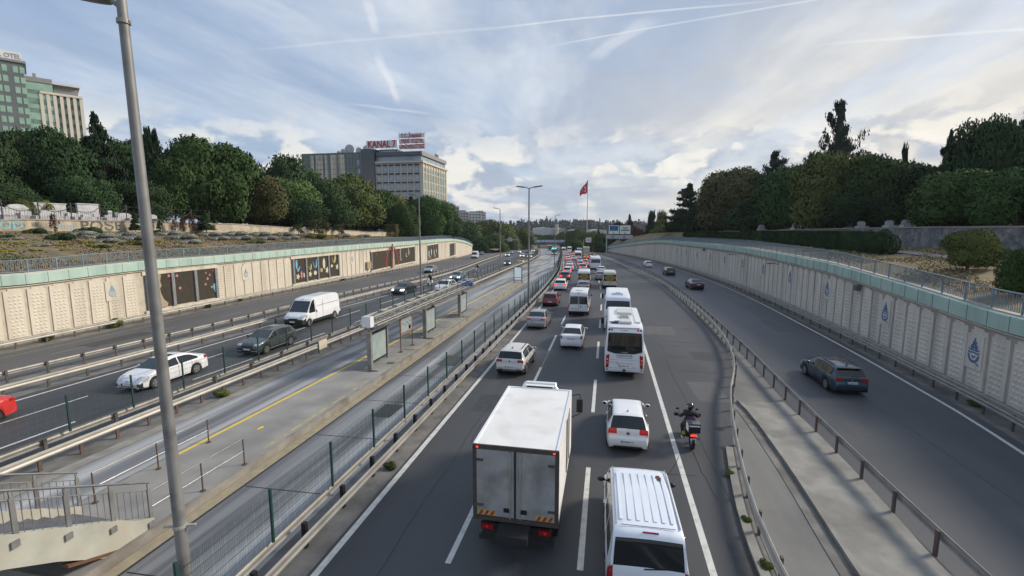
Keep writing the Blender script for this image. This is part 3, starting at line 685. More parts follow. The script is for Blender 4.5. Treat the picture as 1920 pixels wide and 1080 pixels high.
# ------------------------------------------------------------------ murals let into the left wall
nmat('mural_dark', (.035,.028,.020), (.060,.050,.036), .95, scale=6, bump=.8, bscale=12)
nmat('mural_frame', (.26,.27,.28), (.20,.21,.22), .6, .3, scale=3)
for n_, c in (('m_pink',(.50,.22,.22)),('m_blue',(.16,.42,.62)),('m_cream',(.62,.56,.42)),('m_tan',(.40,.31,.20)),('m_red',(.35,.03,.04)),('m_white',(.66,.66,.62)),('m_yellow',(.62,.52,.22)),('m_green',(.03,.06,.02))): nmat(n_, c, tuple(v*.85 for v in c), .8, scale=8)
def mural(pxa, pxb, bays, marks, label_bits, closed_right=True):
    ya, yb = y_at(LWALL, pxa, 3, 15, 250), y_at(LWALL, pxb, 3, 15, 250); nx, ny = LN((ya+yb)/2)
    A = Vector((LWALL(ya), ya, 0)); Bq = Vector((LWALL(yb), yb, 0)); U = (Bq-A); Lg = U.length; U.normalize(); Nn = Vector((nx, ny, 0)); Zv = Vector((0,0,1))
    sag = max([0]+[ (Vector((LWALL(q), q, 0))-A).dot(Nn) for q in np.linspace(ya, yb, 12)])+.0; A = A+Nn*sag; zb = zr(ya)+.95; zt = min(LHZ(ya), LHZ(yb))-.55; g = empty('mural', A); g.parent = LW; g.matrix_parent_inverse = LINV
    gi = Matrix.Translation((-A.x, -A.y, 0))
    def P(mb, name, mat, par_=None):
        o = mb.build(name, mat); o.parent = g; o.matrix_parent_inverse = gi; return o
    m = MB(); m.prism([(0,zb),(Lg,zb),(Lg,zt),(0,zt)], A+Nn*.005, U, Zv, Nn*.06); P(m, 'mural_ground', 'mural_dark')
    m = MB(); bw = Lg/bays
    for i in range(bays+1):
        if i == bays and not closed_right: continue
        m.prism([(i*bw-.17,zb-.1),(i*bw+.17,zb-.1),(i*bw+.17,zt+.05),(i*bw-.17,zt+.05)], A+Nn*.004, U, Zv, Nn*.22)
    P(m, 'frame_post', 'mural_frame')
    m = MB(); m.prism([(-.4,zb-.35),(Lg+.3,zb-.35),(Lg+.3,zb-.101),(-.4,zb-.101)], A+Nn*.003, U, Zv, Nn*.2); m.prism([(-.4,zt+.051),(Lg+.3,zt+.051),(Lg+.3,zt+.42),(-.4,zt+.42)], A+Nn*.003, U, Zv, Nn*.1); P(m, 'surround', 'wall_cream')
    by = {}
    for kind, u, v, s, mat in marks:
        mm = by.setdefault(mat, MB()); cx, cz = u*Lg, zb+v*(zt-zb); o = A+Nn*.07+U*cx+Zv*cz
        if kind == 'flower':
            pg = []
            for i in range(10): t = 2*PI*i/10; rr = s*(1 if i % 2 == 0 else .48); pg.append((rr*math.cos(t), rr*math.sin(t)))
            mm.prism(pg, o, U, Zv, Nn*.03)
        elif kind == 'butterfly':
            mm.prism([(0,0),(-.15*s,.5*s),(-.1*s,1.0*s),(.12*s,1.15*s),(.22*s,.6*s),(.12*s,.1*s)], o, U, Zv, Nn*.04)
            mm.prism([(.15*s,0),(.75*s,.42*s),(.55*s,.1*s),(.3*s,-.25*s),(.05*s,-.15*s)], o, U, Zv, Nn*.04)
        elif kind == 'wings':
            mm.prism([(0,0),(-.32*s,.75*s),(-.42*s,.85*s),(-.2*s,.2*s)], o, U, Zv, Nn*.04); mm.prism([(.05*s,0),(.25*s,.9*s),(.45*s,1.25*s),(.5*s,.6*s),(.3*s,.1*s)], o, U, Zv, Nn*.04)
        elif kind == 'petal': mm.prism([(0,-s),(s*.35,-s*.5),(s*.4,.4*s),(s*.2,s),(-s*.15,s),(-s*.4,.3*s),(-s*.3,-.6*s)], o, U, Zv, Nn*.04)
        elif kind == 'bush':
            mm.prism([(-.4*s,-.3*s),(.1*s,-.45*s),(.5*s,-.1*s),(.35*s,.3*s),(-.1*s,.42*s),(-.5*s,.2*s)], o, U, Zv, Nn*.03)
        elif kind == 'figure': mm.prism([(-.1*s,0),(.75*s,0),(.85*s,.25*s),(.5*s,.6*s),(.3*s,1.1*s),(.22*s,1.5*s),(.4*s,1.75*s),(.3*s,2.1*s),(.42*s,2.6*s),(.2*s,2.7*s),(.02*s,2.3*s),(-.1*s,1.2*s)], o, U, Zv, Nn*.06)
        elif kind == 'arc':
            pg = []; 
            for i in range(13): t = PI*(1-i/12); pg.append((s*math.cos(t), s*1.25*math.sin(t)))
            for i in range(12, -1, -1): t = PI*(1-i/12); pg.append(((s-.38)*math.cos(t), (s*1.25-.42)*math.sin(t)))
            for i in range(12): mm.prism([pg[i], pg[i+1], pg[24-i], pg[25-i]], o, U, Zv, Nn*.05)
        elif kind == 'tower': mm.prism([(-.62,0),(.62,0),(.55,1.6),(.40,2.2),(.36,3.0),(.16,3.5),(.12,4.6),(0,5.0),(-.12,4.6),(-.16,3.5),(-.36,3.0),(-.40,2.2),(-.55,1.6)], o, U, Zv, Nn*.55)
        elif kind == 'crescent':
            pg = [(s*math.cos(t), s*math.sin(t)) for t in np.linspace(PI*.45, PI*1.75, 10)]+[(s*.25+s*.8*math.cos(t), s*.8*math.sin(t)+s*.1) for t in np.linspace(PI*1.7, PI*.5, 10)]
            mm.prism(pg, o, U, Zv, Nn*.03)
        elif kind == 'knot':
            for (a0, b0), (a1, b1) in zip([(-.3,-1.4),(.35,-.5),(-.25,.4),(.3,.9),(.1,1.4)], [(.35,-.5),(-.25,.4),(.3,.9),(.1,1.4),(-.2,.9)]): mm.beam(o+U*a0+Zv*b0, o+U*a1+Zv*b1, .09, .09)
            for (a0, b0), (a1, b1) in zip([(.5,-1.4),(-.35,-.6),(.15,.3)], [(-.35,-.6),(.15,.3),(-.3,.8)]): mm.beam(o+U*a0+Zv*b0, o+U*a1+Zv*b1, .09, .09)
    for mat, mm in by.items(): P(mm, 'mural_relief', mat)
mural(275, 404, 3, [('figure',.12,.0,1.25,'m_tan'),('flower',.04,.72,.32,'m_red'),('flower',.29,.93,.22,'m_pink'),('flower',.31,.78,.18,'m_red'),('flower',.40,.9,.22,'m_pink'),('flower',.43,.50,.22,'m_pink'),
    ('flower',.86,.68,.22,'m_pink'),('flower',.82,.50,.2,'m_pink'),('flower',.90,.80,.17,'m_pink'),('flower',.84,.88,.14,'m_pink'),('flower',.96,.93,.2,'m_red'),('bush',.92,.38,.3,'m_tan'),('butterfly',.955,.24,.75,'m_blue')], '')
mural(549, 634, 4, [('butterfly',.06,.55,1.3,'m_blue'),('flower',.08,.25,.5,'m_cream'),('petal',.15,.30,.55,'m_pink'),('petal',.20,.27,.38,'m_cream'),('wings',.33,.45,.8,'m_yellow'),('flower',.33,.28,.5,'m_cream'),('wings',.44,.50,1.35,'m_blue'),('bush',.44,.30,.8,'m_cream'),
    ('petal',.64,.65,.85,'m_cream'),('bush',.58,.38,.8,'m_tan'),('flower',.71,.34,.6,'m_cream'),('wings',.88,.62,1.2,'m_yellow'),('bush',.83,.50,.6,'m_cream'),('flower',.96,.42,.55,'m_cream')], '')
mural(694, 775, 1, [('arc',.42,-.05,3.6,'m_red'),('tower',.40,-.1,1,'m_tan'),('knot',.62,.62,1,'m_white'),('crescent',.78,.52,.5,'m_cream'),('flower',.1,.85,.15,'m_tan'),('flower',.3,.9,.15,'m_tan')], '', True)
mural(801, 820, 4, [('petal',.12,.45,.9,'m_white'),('petal',.35,.5,.9,'m_white'),('petal',.62,.45,.8,'m_white'),('petal',.86,.5,.7,'m_cream'),('bush',.2,.2,1.2,'m_tan'),('bush',.7,.2,1.2,'m_tan')], '')
mural(843, 853, 3, [], '')
# utility cabinet on the wall beside the red arch mural
y = y_at(LWALL, 688, 1.5, 15, 250); m = MB(); m.box((LWALL(y)+.3, y, 1.75), (.5,1.5,1.3)); m.box((LWALL(y)+.56, y, 1.75), (.03,.06,1.1))
c_ = tag(m.build('cabinet', 'm_tan'), 'dull beige utility cabinet on the cream wall before the red arch mural', 'cabinet')
# ------------------------------------------------------------------ street lamps
def lamp(base, h, arms, label, r0=.13, r1=.07, lean=(0,0), head=1.15, drop=0.0, clamp=False, group='street lamps along the motorway'):
    t = empty('street_lamp', base); tag(t, label, 'street lamp', group)
    m = MB(); top = Vector((lean[0], lean[1], h)); m.cyl((0,0,0), top*.5, r0, (r0+r1)/2, 16); m.cyl(top*.5, top, (r0+r1)/2, r1, 16); m.box((0,0,.02), (.42,.42,.04)); m.build('pole', 'pole_grey', t, True)
    for ang in arms:
        d = Vector((math.cos(ang), math.sin(ang), 0)); p = top+Vector((0,0,-.05-drop)); q = top+d*(.35 if not drop else .22)+Vector((0,0,.10-drop))
        m = MB(); m.cyl(p, q, .05, .04, 8); a = m.build('arm', 'pole_grey', t)
        m = MB(); n = 10; pts = []
        s = Vector((-d.y, d.x, 0)); vs = []; 
        for i in range(7):
            k = i/6; w = .20*math.sin(PI*min(1, .12+k*.86))**.6; c = q+d*(k*head)+Vector((0,0,.16*k))
            for j in range(8): u = 2*PI*j/8; vs.append(c+s*(w*math.cos(u))+Vector((0,0,.075*math.sin(u)*(1 if i not in (0,6) else .3))))
        fs = [(i*8+j, i*8+(j+1) % 8, i*8+8+(j+1) % 8, i*8+8+j) for i in range(6) for j in range(8)]+[tuple(range(8)), tuple(range(55,47,-1))]
        m.add(vs, fs); m.build('lamp_head', 'lamp_grey', t, 60)
    if clamp:
        z = 2.75; k = z/h; m = MB(); c = Vector((lean[0]*k, lean[1]*k, z)); m.cyl(c-Vector((0,0,.03)), c+Vector((0,0,.03)), r0*.98+.012, None, 16); m.box(c+Vector((.0,0,0)), (.62,.05,.035), YAW+.15); m.build('clamp', 'galv_light', t)
        z = h-.45; k = z/h; m = MB(); c = Vector((lean[0]*k, lean[1]*k, z)); m.cyl(c-Vector((0,0,.04)), c+Vector((0,0,.04)), r1+.03, None, 16); m.box(c, (.25,.05,.04), YAW); m.build('clamp', 'galv', t)
    return t
pb = Vector((-8.60, 7.55, 0)); ptop = DY(226, -12, 7.72)
lamp(pb, 13.25, (PI+.05,), 'tall grey lamp pole in the foreground, its head cut off by the top edge', .125, .082, (ptop.x-pb.x, ptop.y-pb.y), .85, .16, True)
# the head of the near lamp hangs just inside the frame
b2 = G(991, 578); lamp(b2, 13.1, (0.15, PI-.15), 'twin headed street lamp standing on the mesh fence beside the main lanes', .12, .07, head=1.15)
bA = G(790, 556); lamp(bA, 12.9, (PI-.2,), 'street lamp between bus road and black saloon, in front of the white office block', .12, .07, head=1.3)
bB = G(938, 513); lamp(bB, 12.9, (PI-.1,), 'single armed street lamp between the oncoming motor scooter and dark saloon', .12, .07)
b3 = G(1041, 500); lamp((b3.x-.6, b3.y+4, b3.z), 12.9, (.1,), 'street lamp with one arm to the right, by the queue of red lights', .12, .07)
b4 = G(1051, 478); lamp((b4.x, b4.y+20, zr(b4.y+20)), 12.5, (.1,), 'smaller far street lamp just right of the lamp by the queue', .12, .07)
# ------------------------------------------------------------------ bus stop
pz = .30
def adpanel(x, y, w, h, label, rz=PI/2, thin=.28, parent=None):
    t = empty('advert_panel', (x, y, pz), rz); tag(t, label, 'advert panel', 'glass advert panels on the platform')
    MB().box((-w/2-.10,0,h/2+.05), (.20,thin,h+.1)).build('side_post', 'galv', t)
    MB().box((.06,0,h-.03), (w-.02,.16,.10)).box((.06,0,.35), (w-.02,.16,.08)).box((w/2+.02,0,(h+.35)/2), (.07,.16,h-.35+.04)).build('frame', 'trim_black', t)
    m = MB().box((.0,0,(h+.35)/2), (w-.12,.11,h-.5)); m.build('poster', 'poster', t)
    return t
nmat('poster', (.34,.40,.39), (.27,.33,.33), .15, scale=1.3, spec=.8)
nmat('roof_panel', (.20,.20,.195), (.14,.14,.135), .5, .2, scale=1.2)
a1 = G(693, 690, pz); adpanel(-14.15, 26.9, 2.0, 2.15, 'nearest glass advert panel under the near end of the bus shelter')
adpanel(-13.98, 35.4, 2.0, 2.15, 'advert panel under the middle of the bus shelter roof, beyond the route map')
adpanel(-13.86, 43.9, 2.0, 2.15, 'advert panel under the far end of the bus shelter roof')
t = empty('route_map_stand', (-13.97, 30.8, pz), PI/2); tag(t, 'two legged route map board with orange frame on the platform', 'notice board')
for sx in (-1, 1): m = MB(); m.cyl((sx*1.0,0,0), (sx*1.0,0,2.4), .035, None, 8); m.cyl((sx*1.0,0,0), (sx*1.0,0,.03), .16, None, 10); m.build('leg', 'post_rust', t)
nmat('orange_frame', (.38,.12,.06), (.30,.12,.08), .6)
MB().box((0,0,2.36), (1.95,.06,.09)).box((0,0,1.25), (1.95,.06,.09)).box((-.93,0,1.8), (.09,.06,1.02)).box((.93,0,1.8), (.09,.06,1.02)).build('frame', 'orange_frame', t)
MB().box((0,0,1.805), (1.76,.03,1.0)).build('map_sheet', 'poster', t)
mm = MB()
for i in range(7): mm.box((-.6+i*.2,-.02,1.95-.1*(i % 3)), (.16,.012,.05)); mm.box((.55,-.021,1.5), (.3,.012,.28))
for sgn in (1,): mm.box((-.35,.02,1.65), (.7,.012,.4)); 
mm.build('map_print', 'plate_blue', t)
adp = empty('advert_panel', (-13.95, 73.6, pz+zr(73.6)), .05); tag(adp, 'dark framed advert panel facing the camera at the far tip of the platform', 'advert panel', 'glass advert panels on the platform')
MB().box((-.62,0,1.25), (.10,.22,2.5)).box((.62,0,1.25), (.10,.22,2.5)).box((0,0,2.45), (1.14,.22,.12)).box((0,0,.75), (1.14,.22,.06)).box((0,0,.33), (1.14,.22,.1)).build('frame', 'trim_black', adp)
MB().box((0,0,1.58), (1.14,.14,1.60)).box((0,0,.55), (1.14,.14,.34)).build('poster', 'light_panel', adp)
# shelter roof: two upswept wings under a lattice girder, ending in a steel box
t = empty('bus_shelter', (-14.45, 26.2, pz)); tag(t, 'long low bus shelter roof of two wings and a lattice girder over the platform', 'bus shelter')
SY0, SY1, SH = 0.0, 22.6, 2.38
def wing(sx):
    m = MB(); n = 9; prof = []
    for i in range(n): k = i/(n-1); prof.append((sx*(.10+1.0*k), SH+.04+.22*k**1.7))
    prof += [(a, b+.05) for a, b in prof[::-1]]
    m.sweep([(0, SY0, 0, 1, 0), (0, SY1, 0, 1, 0)], prof); return m
for sx in (-1, 1): wing(sx).build('roof_wing', 'roof_panel', t, 30)
m = MB(); m.box((0, (SY0+SY1)/2, SH-.02), (.30, SY1-SY0, .12)); m.build('spine', 'galv', t)
y = .6
while y < SY1:
    m = MB(); m.beam((-1.0,y,SH+.33), (-.2,y,SH+.11), .05, .06); m.beam((-.2,y,SH+.11), (.2,y,SH+.11), .05, .06); m.beam((.2,y,SH+.11), (1.0,y,SH+.33), .05, .06); m.build('rib', 'galv_light', t); y += 1.65
m = MB(); zt_, zb_ = SH+.76, SH+.16
for x, z in ((-.30, zt_), (.30, zt_), (0, zb_)): m.cyl((x, .3, z), (x, SY1-.2, z), .045, None, 8)
m.cyl((.62,.1,SH+.26), (.62,SY1,SH+.26), .035, None, 6); m.cyl((-.62,.1,SH+.26), (-.62,SY1,SH+.26), .035, None, 6)
y = .4; k = 0
while y < SY1-1.2:
    for x in (-.30, .30): m.beam((x,y,zt_), (0,y+.75,zb_), .035, .035); m.beam((0,y+.75,zb_), (x,y+1.5,zt_), .035, .035)
    m.beam((-.30,y,zt_), (.30,y,zt_), .035, .035); m.beam((-.30,y,zt_), (.30,y+1.5,zt_), .03, .03)
    y += 1.5; k += 1
m.build('lattice_girder', 'galv_light', t)
y = 2.2
while y < SY1-3: MB().box((-.05,y,zt_+.08), (.34,.60,.06)).build('light_box', 'galv_light', t); y += 2.1
MB().box((.05,-.05,SH+.50), (.58,.45,.66)).build('end_box', 'p_white', t)
m = MB()
for y in (2.3, 10.8, 19.3): m.box((.1,y,SH/2), (.16,.16,SH))
m.build('column', 'galv', t)
# blue station sign over the barrier
q = DY(869, 531, 46.0); t = empty('station_sign', (q.x, 46.0, 2.75), YAW*.6); tag(t, 'curved blue station name sign with white lettering above the shelter roof far end', 'sign')
hz0 = q.z-2.75
MB().cyl((-.6,0,0), (-.6,0,hz0), .05, None, 8).cyl((.6,0,0), (.6,0,hz0), .05, None, 8).build('post', 'galv', t)
nmat('sign_blue', (.015,.12,.42), (.02,.15,.46), .5)
K = .82
m = MB(); m.prism([(-1.08*K,-.30),(1.0*K,-.30),(1.18*K,-.16),(1.18*K,.09),(.72*K,.26),(-.62*K,.29),(-1.14*K,.10)], (0,-.07,hz0), (1,0,0), (0,0,1), (0,.06,0)); m.build('sign_board', 'sign_blue', t)
MB().box((-.05,-.05,hz0+.42), (.5,.05,.38)).build('logo_board', 'sign_blue', t)
m = MB(); m.prism([(-.17,-.12),(-.02,.13),(.05,.13),(-.09,-.12)], (-.07,-.085,hz0+.42), (1,0,0), (0,0,1), (0,.01,0)); m.prism([(.02,-.12),(.15,.13),(.20,.13),(.10,-.12)], (-.04,-.085,hz0+.42), (1,0,0), (0,0,1), (0,.01,0)); m.build('logo', 'plate_white', t)
place_text('AYVANSARAY EYÜPSULTAN', .17, (0,-.085,hz0+.05), (1,0,0), (0,0,1), 'plate_white', t, fit=1.6); place_text('METROBÜS İSTASYONU', .15, (-.05,-.085,hz0-.16), (1,0,0), (0,0,1), 'plate_white', t, fit=1.35)
# cream notice plate on the near guardrail
q = G(594, 660); m = MB(); m.box((0,0,.62), (.05,.95,.62)); o = m.build('notice_plate', 'm_cream'); o.location = (BF(29.6)+.20, 29.6, 0); tag(o, 'blank cream plate fixed to the weathered guardrail', 'sign')
# ------------------------------------------------------------------ stainless handrails at the end of the platform
def handrail(label, pts, name='handrail_fence'):
    o0 = Vector(pts[0]); t = empty(name, o0); tag(t, label, 'handrail')
    L_ = [Vector(p)-o0 for p in pts]; m = MB()
    for a, b in zip(L_, L_[1:]): m.cyl(a+Vector((0,0,1.0)), b+Vector((0,0,1.0)), .025, None, 8)
    m.build('handrail', 'steel', t, True); m = MB()
    for a, b in zip(L_, L_[1:]): m.cyl(a+Vector((0,0,.52)), b+Vector((0,0,.52)), .015, None, 6)
    m.build('mid_rail', 'steel', t, True)
    for a in L_: MB().cyl(a, a+Vector((0,0,1.0)), .024, None, 8).cyl(a, a+Vector((0,0,.02)), .09, None, 10).build('post', 'post_rust', t)
handrail('stainless handrail on the bus road side of the platform end', [(-15.75,11.0,.3),(-15.73,13.15,.3),(-15.68,15.3,.3)])
handrail('stainless handrail on the fence side of the platform end', [(-12.98,10.45,.3),(-12.95,12.25,.3),(-12.92,14.05,.3)])
# ------------------------------------------------------------------ stairs coming down to the platform
t = empty('staircase', (-14.3, 10.4, .3)); tag(t, 'cream concrete staircase with steel balustrades in the bottom left corner', 'staircase')
sl = (1.98-.34)/(10.28-7.05); yb = -7.0
nmat('stair_cream', (.44,.44,.38), (.35,.35,.30), .85, scale=1.5, c3=(.40,.37,.30), c3scale=1.1)
nmat('tread', (.11,.11,.12), (.15,.15,.155), .8, scale=3)
nmat('rust_edge', (.16,.07,.035), (.10,.06,.04), .9, scale=9)
for x in (-12.95+14.3, -15.62+14.3):
    m = MB(); pl = [(0.05,-.02),(0.05,.24),(-.4,.42)]; n = 1
    for i in range(1, 9): y = yb*i/8; pl.append((y, .30-sl*y))
    bot = [(y, -.55-sl*y+.05*math.sin(y*1.3)) for y in np.linspace(yb, -2.4, 6)]+[(-1.4,-.0),( -.7,-.12)]
    m.prism(pl+bot, (x-.11,0,0), (0,1,0), (0,0,1), (.22,0,0)); m.build('stringer', 'stair_cream', t)
m = MB(); m.prism([(-2.2,.42),(-1.2,.05),(-.65,-.14),(-.68,-.18),(-1.3,-.01),(-2.2,.34)], (1.24,0,0), (0,1,0), (0,0,1), (.225,0,0)); m.build('rust', 'rust_edge', t)
m = MB(); n = 18
for i in range(n): y = -.2-i*.36; z = .0+sl*.36*(i+1)-.03; m.box((.0,y-.18,z-.05), (2.42,.37,.12))
m.build('treads', 'tread', t)
def balustrade(x, y0, y1, nm):
    b = empty('balustrade', (x,0,0)); b.parent = t
    zf = lambda y: .10-sl*y
    m = MB(); m.cyl((0,y0+.05,zf(y0)+1.22), (0,y1,zf(y1)+1.22), .032, None, 10); m.build('handrail', 'steel', b, True)
    m = MB(); m.cyl((0,y0,zf(y0)+1.0), (0,y1,zf(y1)+1.0), .014, None, 6); m.cyl((0,y0,zf(y0)+.18), (0,y1,zf(y1)+.18), .012, None, 6); m.build('rail', 'steel', b, True)
    y = y0; k = 0
    while y > y1:
        z = zf(y); 
        if k % 6 == 0:
            mm = MB(); mm.box((.02,y,z+.5), (.05,.10,1.1)); mm.beam((.02,y,z+1.02), (0,y,z+1.2), .04, .05); mm.box((.05,y-.07,z+.0), (.12,.16,.16)); mm.build('post', 'pole_grey', b)
        k += 1; y -= .17
    m = MB(); y = y0-.17
    while y > y1: m.cyl((0,y,zf(y)+.18), (0,y,zf(y)+1.0), .009, None, 5, caps=False); y -= .17
    m.build('balusters', 'steel', b)
balustrade(-12.90+14.3, 0.0, yb, 'a'); balustrade(-15.66+14.3, 0.1, yb, 'b')
patch(-14.6, 8.0, 5.5, 5, 'kerb', 'dirt', .03, 4)
# ------------------------------------------------------------------ cars: a lofted shell cut into paint, glass, lamps and trim
def resample(top, step):
    out = []
    for (y0, z0, t0), (y1, z1, _) in zip(top, top[1:]):
        L_ = math.hypot(y1-y0, z1-z0); n = max(1, int(round(L_/step)))
        for i in range(n): k = i/n; out.append([y0+(y1-y0)*k, z0+(z1-z0)*k, t0])
    out.append([top[-1][0], top[-1][1], top[-1][2]])
    ps = [(a[0], a[1]) for a in out]
    for _ in range(1): ps = [ps[0]]+[((ps[i-1][0]+2*ps[i][0]+ps[i+1][0])/4, (ps[i-1][1]+2*ps[i][1]+ps[i+1][1])/4) for i in range(1, len(ps)-1)]+[ps[-1]]
    return [(p[0], p[1], o[2]) for p, o in zip(ps, out)]
def vehicle(kind, S, mats, label, cat, loc, rz, step=.085):
    """S: L W H top belt sill wheels(yr,yf,R) parts=[(name, mat, pred, split)]; origin at the ground under the rear end, +y forward"""
    t = empty(kind, loc, rz); tag(t, label, cat)
    W_, H_ = S['W'], S['H']; L_ = S['L']; top = resample(S['top'], step); hwid = W_/2
    tr, tf, Lr, Lf = S.get('taper', (.10, .16, .6, .9)); yr, yf, RW_ = S['wheels']; arch = RW_+.055; sill = S.get('sill', .20); tum = S.get('tumble', .24)
    belt = S['belt']; bf = belt if callable(belt) else (lambda y: belt)
    shoulder = S.get('shoulder', .965)
    rows = []
    for (y, zt, tg) in top:
        hw = hwid*(1-tr*max(0, 1-(y/Lr))**2.2)*(1-tf*max(0, 1-((L_-y)/Lf))**2.2)
        zb = sill+S.get('lift', .04)*(max(0, 1-y/.5)+max(0, 1-(L_-y)/.6))
        for yw in (yr, yf):
            dy = abs(y-yw)
            if dy < arch: zb = max(zb, RW_*.98+math.sqrt(max(0, arch*arch-dy*dy))*.98-.0)
        zb = min(zb, zt-.03); sh_ = min(bf(y), zt-.02); hg = max(0, zt-sh_); HG = max(.1, H_-bf(y)); f_ = min(1, hg/HG)
        wt = hw*(shoulder-.01-tum*f_); ed = min(.055, .5*hg); ez = zt-ed; z2 = min(sh_+.035, (sh_+ez)/2 if ez > sh_ else sh_); e0 = ez-min(.05, .25*hg)
        w2 = hw*(shoulder-.012); we0 = wt+(w2-wt)*(.05/max(.05, hg))*.8 if hg > .1 else (w2+wt)/2
        zl = lambda k: zb+(sh_-zb)*k
        r = [(hw*.80, zb+.01), (hw*.955, zb), (hw*.99, zl(.30)), (hw*1.0, zl(.62)), (hw*.992, zl(.85)), (hw*shoulder, sh_), (w2, z2), (we0, max(e0, z2)), (wt, ez), (wt*.93, zt-ed*.35), (wt*.60, zt-.006), (wt*.3, zt), (0, zt+.003)]
        rows.append((y, r, tg))
    nr = 13; ring = 2*nr-1; V = []
    for y, r, tg in rows:
        V += [(-a, y, b) for a, b in r[:-1]]+[(0, y, r[-1][1])]+[(a, y, b) for a, b in r[:-1][::-1]]
    groups = {}
    parts = S['parts']
    for i in range(len(rows)-1):
        for j in range(ring-1):
            q = (i*ring+j, (i+1)*ring+j, (i+1)*ring+j+1, i*ring+j+1); b = j if j < nr-1 else ring-2-j
            c = [sum(V[k][d] for k in q)/4 for d in range(3)]; key = ('body', 'P', 0)
            for name, mat, pred, split in parts:
                if pred(c[0], c[1], c[2], b, rows[i][2]): key = (name, mat, (1 if c[0] > 0 else -1) if split else 0); break
            groups.setdefault(key, []).append(q)
    for key, fs in groups.items():
        used = sorted({k for q in fs for k in q}); mp = {k: n for n, k in enumerate(used)}
        m = MB(); off = .004 if key[0] in ('headlight', 'tail_light') else 0
        m.add([(V[k][0]*(1+off), V[k][1]+(off*2 if V[k][1] > L_/2 else -off*2), V[k][2]) for k in used], [tuple(mp[k] for k in q) for q in fs])
        m.build(key[0], mats.get(key[1], key[1]), t, 50)
    # underbody
    u = MB(); u.box((0, L_/2, sill+.08), (W_*.90, L_-.4, .22)); u.box((0, (yr+yf)/2, sill+.30), (W_*.86, yf-yr-2*arch-.02, .40)); u.build('underbody', 'trim_black', t)
    def P(name, mat, mb, sm=False): return mb.build(name, mats.get(mat, mat), t, sm)
    for yw in (yr, yf):
        for sx in (-1, 1):
            x = sx*(hwid-.12); w = MB(); w.cyl((x-.11,yw,RW_), (x+.11,yw,RW_), RW_, None, 22); wo = w.build('wheel', 'rubber', t, 40)
            r = MB(); xo = x+sx*.112; r.cyl((xo-.005*sx,yw,RW_), (xo+sx*.004,yw,RW_), RW_*.66, None, 16); ro = r.build('rim', S.get('rim', 'rim'), wo)
            g = MB(); 
            for k in range(5): a = 2*PI*k/5; g.box((xo+sx*.006, yw+RW_*.40*math.cos(a+.6), RW_+RW_*.40*math.sin(a+.6)), (.006, RW_*.18, RW_*.26))
            g.build('spoke_gap', 'black', wo)
    if 'mirror' in S:
        my, mz, mc = S['mirror']
        for sx in (-1, 1):
            m = MB(); m.ell((sx*(hwid+.10), my, mz), (.115,.07,.075), 10, 6); m.beam((sx*(hwid-.04),my,mz-.03), (sx*(hwid+.05),my,mz-.02), .05, .05); mo = m.build('mirror', mats.get(mc, mc), t, True); g2_ = MB(); g2_.ell((sx*(hwid+.105), my-.055, mz), (.085,.02,.055), 10, 6); g2_.build('mirror_glass', 'black', mo, True)
    for (name, mat, mb) in S.get('extra', []): P(name, mat, mb)
    return t
def plate(y, z, back=True, w=.52, txt=None, tilt=0): 
    s = -1 if back else 1; return ('plate', 'plate_white', MB().box((0, y+s*.012, z), (w,.012,.115)))
def put_plate(t, y, z, txt, back=True, x=0, w=.52, h=.115):
    s = -1 if back else 1; p = MB().box((x, y+s*.012, z), (w,.014,h)).build('plate', 'plate_white', t)
    MB().box((x-(w/2-.025)*(1 if back else -1), y+s*.021, z), (.045,.006,h*.95)).build('plate_band', 'plate_blue', p)
    if txt: place_text(txt, h*.85, (x+.02, y+s*.020, z-.003), (1 if back else -1,0,0), (0,0,1), 'ink', p, 'plate_number', .003, fit=w*.82)
def ws(a, b, y0, y1, pill=()):    # side glass between y0 and y1 with pillars
    return lambda x, y, z, band, tg: band == 6 and y0 < y < y1 and not any(abs(y-p) < .045 for p in pill)
def glassband(tgname): return lambda x, y, z, band, tg: tg == tgname and band >= 9
def lampsel(y0, y1, z0, z1, x0, x1=9): return lambda x, y, z, band, tg: y0 < y < y1 and z0 < z < z1 and x0 < abs(x) < x1
def mkparts(side, tail, head, dark=None, plast=None, brake='tail_red', headm='head_lens', grille=None, rear_dark=None):
    ps = [('headlight', headm, head, True), ('tail_light', brake, tail, True)]
    if grille: ps.append(('grille', 'trim_black', grille, False))
    if plast: ps.append(('lower_trim', 'trim_black', plast, False))
    if dark: ps.append(('roof_glass', 'glass_dark', dark, False))
    ps += [('windscreen', 'glass_tint', glassband('ws'), False), ('rear_window', 'glass_dark', glassband('rw'), False), ('side_window', 'glass_dark', side, True)]
    return ps
def handles(t, ys, W_, z, mat='chrome'):
    for y in ys:
        for sx in (-1, 1): MB().box((sx*(W_/2+.005), y, z), (.03,.17,.028)).build('door_handle', mat, t)
def seams(t, ys, W_, z0, z1, belt):
    for y in ys:
        m = MB()
        for sx in (-1, 1): m.box((sx*(W_/2-.001), y, (z0+z1)/2), (.012,.010,z1-z0))
        m.build('door_seam', 'black', t)
HATCH = dict(L=3.98, W=1.69, H=1.46, belt=lambda y: .93+.03*max(0, 1-y/2), wheels=(.72, 3.19, .31), sill=.20, tumble=.25, mirror=(2.72, 1.02, 'P'), taper=(.13,.17,.5,.8),
    top=[(.07,.22,'b'),(.0,.34,'b'),(.0,.60,'b'),(.07,.66,'b'),(.10,.93,'h'),(.13,.97,'rw'),(.47,1.38,'r'),(.62,1.43,'r'),(1.5,1.465,'r'),(2.25,1.42,'ws'),(3.02,.98,'h'),(3.25,.93,'h'),(3.78,.76,'n'),(3.94,.60,'n'),(3.98,.40,'n'),(3.93,.22,'n')])
